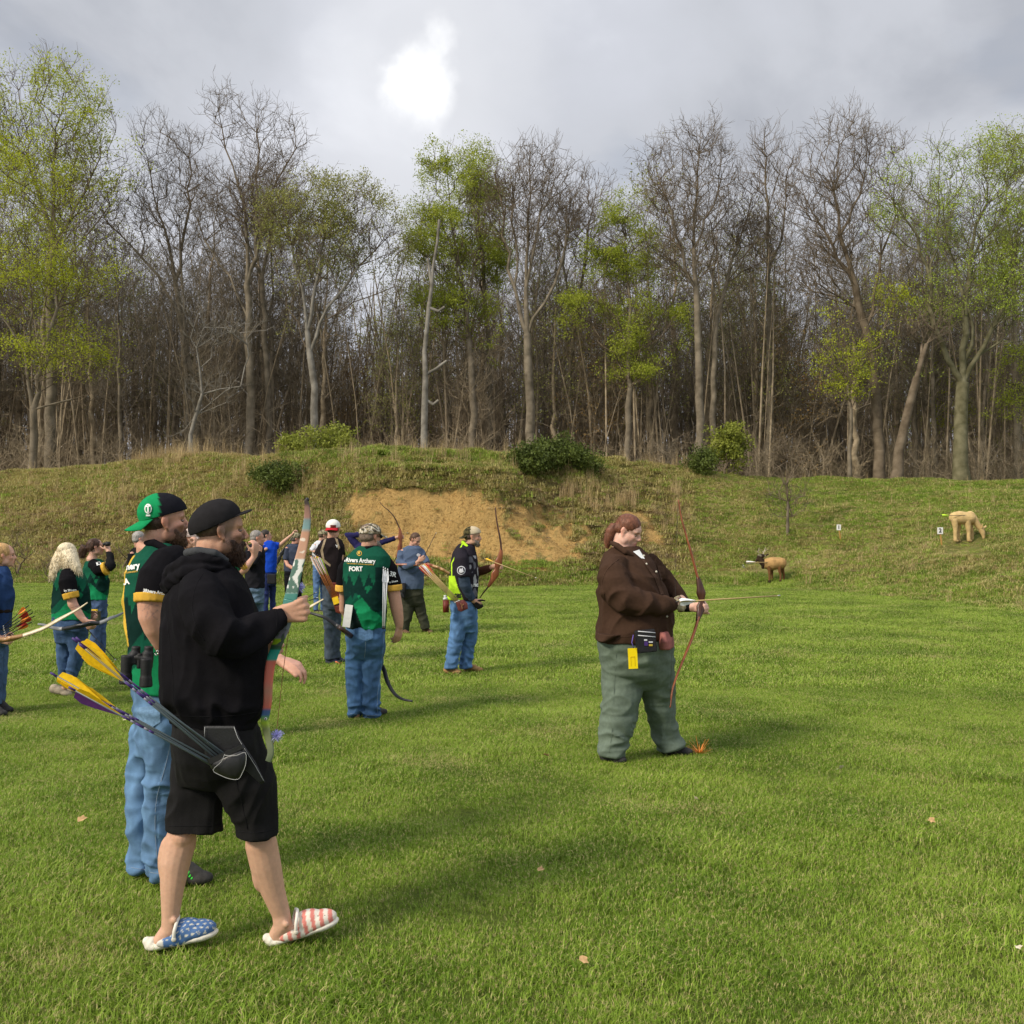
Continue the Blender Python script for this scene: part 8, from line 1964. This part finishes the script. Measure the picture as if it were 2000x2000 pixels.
bow("compound_bow", "black bow hanging from the raised hand of the archer in royal blue", 18.6, [(575, 1040, 0), (571, 1050, 0), (564, 1060, 0), (556, 1070, 0), (551, 1080, 0), (546, 1090, 0), (542, 1102, 0), (538, 1114, 0)], (.45, .85), .013, .007, .009, M_blk, M_blk, (0, 1, .3))
bow("longbow", "pale thin-limbed bow lying low between the painted bow and dark jeans", 13.0, [(632, 1170, 0), (618, 1178, 0), (604, 1186, 0), (592, 1193, 0), (578, 1204, 0), (566, 1216, 0)], (.45, .6), .018, .008, .008, M_w4, M_w3, (0, .5, 1))
for k, (a_, b_) in enumerate((((589, 1174), (616, 1158)), ((592, 1177), (618, 1168)))):
    arrow("black_arrow", "black arrow crossing behind the hoodie man's fist, %s of two" % ("upper", "lower")[k], P(*a_, 12.5), P(*b_, 12.5), None, M_shd, M_shd, rad=.005, vl=.04, vh=.006)
# ------------------------------------------------------------------ targets, markers, litter on the grass
M_fur = mat("tan_foam", (.40, .24, .095), .85, .2, .18, 9, .5, 30); M_furd = mat("dark_brown_foam", (.035, .020, .012), .85, .2, .2, 12, .5, 30); M_furl = mat("brown_foam", (.16, .075, .028), .85, .2, .2, 12, .5, 30)
M_pale = mat("pale_tan_foam", (.52, .37, .17), .85, .2, .14, 9, .5, 30); M_horn = mat("antler", (.42, .36, .26), .6, .3)
eb = hit(1515, 1139, 25); YE = eb.y
E = Fig(YE, .02); zb = (eb.z - (CH - (1139 - HZ) * YE / F)) * F / YE
q = lambda x, y, dy=0.0: E.J(x, y - zb, dy)
def T2(pts): return tube([q(a, b_, d) for a, b_, d, r_ in pts], [E.R(r_) for a, b_, d, r_ in pts], 14)
root = link("elk_target", fuse("elk_target", [T2([(1499, 1101, 0, 11.5), (1508, 1101, 0, 13.5), (1518, 1100, 0, 12), (1525, 1100, 0, 11.5)]), ell(q(1524, 1100), (E.R(8), E.R(9), E.R(9)))], .02, 4), M_fur)
link("neck", fuse("neck", [T2([(1500, 1098, 0, 7.5), (1492, 1101, 0, 8.5), (1486, 1095, 0, 6), (1482, 1088, 0, 4.5)]), T2([(1497, 1105, 0, 5), (1490, 1108, 0, 3.5)])], .02, 3), M_furd, root)
hd = link("head", fuse("head", [T2([(1489, 1086, 0, 4.5), (1484, 1089, 0, 4), (1478, 1094, 0, 2.8), (1477, 1096, 0, 2.3)]), T2([(1496, 1085, .15, 1.2), (1499, 1083, .2, 2), (1502, 1082, .25, .8)])], .016, 3), M_furd, root)
for s_ in (-1, 1):
    link("ear", raw("ear", [T2([(1490 + s_ * 4, 1086, s_ * .15, 1.6), (1490 + s_ * 9, 1084, s_ * .25, 1.0)])]), M_horn, root)
    link("antler", raw("antler", [T2([(1488 + s_ * 2, 1084, s_ * .06, 1.1), (1486 + s_ * 6, 1078, s_ * .14, .9), (1489 + s_ * 6, 1070, s_ * .18, .5)]), T2([(1487 + s_ * 4, 1080, s_ * .1, .7), (1483 + s_ * 5, 1076, s_ * .1, .35)]), T2([(1487 + s_ * 6, 1077, s_ * .14, .7), (1492 + s_ * 7, 1073, s_ * .2, .3)])]), M_horn, root)
for x0, x1, x2, dy in ((1502, 1503, 1503, -.1), (1508, 1507, 1508, .14), (1522, 1523, 1524, -.1), (1527, 1529, 1530, .14)):
    link("leg", fuse("leg", [T2([(x0, 1106, dy, 5), (x1, 1116, dy, 3.2), (x2 + (1 if x0 > 1515 else 0), 1124, dy, 2.2), (x2, 1134, dy, 2.0)])], .016, 2), M_furl, root); link("hoof", raw("hoof", [T2([(x2, 1134, dy, 2.2), (x2 - .5, 1138, dy, 3)])]), M_furd, root)
tag(root, "tan elk target with dark neck and antlers at the foot of the right slope", "archery target")
arrow("target_arrow", "pale arrow stuck in the elk target's neck", q(1456, 1098, -.3), q(1504, 1098.5, -.15), None, M_shw, M_wv, rad=.012, vl=.35, vh=.04)
arrow("target_arrow", "white-vaned arrow in the grass just left of the elk target", q(1450, 1104, -.2), q(1461, 1113, 0), None, M_shw, M_wv, rad=.010, vl=.16, vh=.04)

db = hit(1880, 1059, 20); YD = db.y
E = Fig(YD, .02); zb = (db.z - (CH - (1059 - HZ) * YD / F)) * F / YD
def T3(pts): return T2(pts)
root = link("deer_target", fuse("deer_target", [T2([(1865, 1011, 0, 11.5), (1873, 1011, 0, 13.5), (1884, 1012, 0, 12.5), (1893, 1012, 0, 12.5)]), ell(q(1863, 1011), (E.R(7), E.R(8), E.R(9)))], .02, 4), M_pale)
link("neck", fuse("neck", [T2([(1895, 1006, 0, 8.5), (1903, 1016, 0, 7.5), (1911, 1027, 0, 5.5), (1917, 1035, 0, 4.8)])], .018, 3), M_pale, root)
link("head", fuse("head", [T2([(1916, 1033, 0, 5.6), (1919, 1040, 0, 5.0), (1921, 1047, 0, 3.4), (1921.5, 1051, 0, 2.8)])], .016, 3), M_pale, root)
link("muzzle", raw("muzzle", [ell(q(1921, 1053.5), (E.R(2.6), E.R(2.6), E.R(1.8)))]), M_furd, root)
for s_ in (-1, 1): link("ear", raw("ear", [T2([(1918 + s_, 1032, s_ * .06, 1.6), (1922 + 3 * s_, 1029, s_ * .12, 2.2), (1922 + 3.5 * s_, 1023 if s_ < 0 else 1026, s_ * .14, .6)])]), M_pale, root)
for x0, x1, x2, dy in ((1864, 1866, 1866, -.08), (1868, 1872, 1871, .12), (1889, 1891, 1892, -.08), (1894, 1895, 1898, .12)):
    link("leg", fuse("leg", [T2([(x0, 1016, dy, 7), (x1, 1029, dy, 5.0), (x2, 1040, dy, 3.8), (x2, 1054, dy, 3.7)]), T2([(x2, 1055, dy, 3.6), (x2 + 4, 1056.5, dy, 2.6)])], .018, 2), M_pale, root)
tag(root, "pale tan grazing deer target with lowered head high on the right slope", "archery target")
arrow("target_arrow", "dark arrow with lime vanes stuck in the grazing deer target's back", q(1838, 1007, -.25), q(1884, 1006.5, -.2), None, M_shd, M_lv, rad=.008, vl=.25, vh=.045)

M_stake = mat("raw_wood_stake", (.42, .24, .07), .8, .2, .15, 20)
for num, px, py, w, h, bx, by in (("1", 1638, 1030, 8.2, 11, 1642.5, 1056), ("2", 1836, 1036.5, 11, 13, 1839.5, 1065)):
    g_ = hit(bx, by, 18); Y = g_.y; k = Y / F; top = P(px, py, Y) ; root = empty("number_marker", g_)
    link("stake", raw("stake", [box((Vector((top.x, Y + .02, top.z)) + g_) / 2 - g_, (.022, .012, (top - g_).length / 2), Matrix.Rotation(math.atan2(top.x - g_.x, top.z - g_.z), 3, 'Y'))]), M_stake, root, False)
    link("card", raw("card", [box(top - g_ + Vector((0, -.01, 0)), (w * k / 2, .004, h * k / 2))]), M_white, root, False)
    cu = bpy.data.curves.new("digit", 'FONT'); cu.body = num; cu.size = h * k * .85; cu.offset = .006; cu.extrude = .002; cu.align_x = 'CENTER'; cu.align_y = 'CENTER'
    o = bpy.data.objects.new("digit", cu); _tmp.collection.objects.link(o); _tmp.view_layers[0].update(); me = bpy.data.meshes.new_from_object(o.evaluated_get(_tmp.view_layers[0].depsgraph)); bpy.data.objects.remove(o)
    me.transform(Matrix.Translation(top - g_ + Vector((0, -.018, 0))) @ Matrix.Rotation(math.radians(90), 4, 'X')); link("digit", me, M_rubber, root, False)
    tag(root, "%s on a wooden stake, %s" % (("white card reading 1", "nearest the bare sapling") if num == "1" else ("white card reading 2", "just left of the grazing deer target")), "marker")

# orange whisker marker by the woman's shoe
r = np.random.default_rng(3); V, Fc = [], []
c0 = np.array(G(1366, 7.85, .01)); 
for i in range(70):
    a = r.uniform(0, 6.28); el = r.uniform(.05, .6) if i > 12 else r.uniform(.6, 1.3); L = r.uniform(.05, .12) if i > 12 else r.uniform(.08, .15)
    d = np.array([math.cos(a) * math.cos(el), math.sin(a) * math.cos(el), math.sin(el)]); s_ = np.array([-math.sin(a), math.cos(a), 0]) * .0022
    V += [c0 - s_, c0 + s_, c0 + d * L + s_ * .7 + [0, 0, .01], c0 + d * L - s_ * .7 + [0, 0, .01]]; Fc.append((4 * i, 4 * i + 1, 4 * i + 2, 4 * i + 3))
me = bpy.data.meshes.new("whisker_marker"); me.from_pydata([tuple(v) for v in V], [], Fc); me.update()
tag(link("whisker_marker", me, mat("orange_bristle", (.80, .28, .05), .6), smooth=False), "orange bristle ground marker by the brown-shirted woman's front shoe", "marker")
# dry leaves
M_dl = mat("dry_leaf", (.42, .27, .13), .8, .2, .25, 40); M_dl2 = mat("pale_dry_leaf", (.60, .52, .38), .8, .2, .2, 40)
def dry_leaf(px, py, size, m, label, seed):
    Y = CH * F / (py - HZ); r = np.random.default_rng(seed); n = 11; V = [(0, 0, 0)]
    for i in range(n):
        a = 2 * math.pi * i / n; rr = size * (.55 + .45 * abs(math.cos(2.5 * a))) * r.uniform(.8, 1.1); V.append((rr * math.cos(a) * 1.3, rr * math.sin(a), .5 * rr * abs(math.sin(a)) * r.uniform(.5, 1.2)))
    me = bpy.data.meshes.new("dry_leaf"); me.from_pydata(V, [], [(0, 1 + i, 1 + (i + 1) % n) for i in range(n)]); me.update()
    o = link("dry_leaf", me, m); o.location = G((px), Y, .055); o.rotation_euler = (r.uniform(.2, .9), r.uniform(-.3, .3), r.uniform(0, 6)); tag(o, label, "leaf")
for i, (x, y, s_, m, lb) in enumerate(((1641, 1517, .030, M_dl2, "pale curled dry leaf on the open grass to the right of the woman"), (1140, 1903, .019, M_dl, "brown dry leaf in the near grass below the woman"), (1360, 1578, .022, M_dl2, "small white leaf scrap on the grass below the orange marker"),
        (247, 1417, .035, M_dl2, "pale leaf on the grass left of the tall man's jeans"), (1066, 1489, .022, M_dl, "small brown leaf on the grass left of the woman's feet"), (1906, 1786, .014, M_dl2, "pale leaf scrap in the grass near the right edge"), (1990, 1875, .016, M_dl2, "whitish leaf at the right edge of the near grass"),
        (160, 1620, .026, M_dl, "brown leaf on the grass left of the tall man's cuffs"), (1056, 1720, .018, M_dl, "tiny brown leaf right of the striped clog"), (1820, 1620, .020, M_dl, "small tan leaf in the thin patch on the right of the field"))):
    dry_leaf(x, y, s_, m, lb, i)
bpy.data.scenes.remove(_tmp)
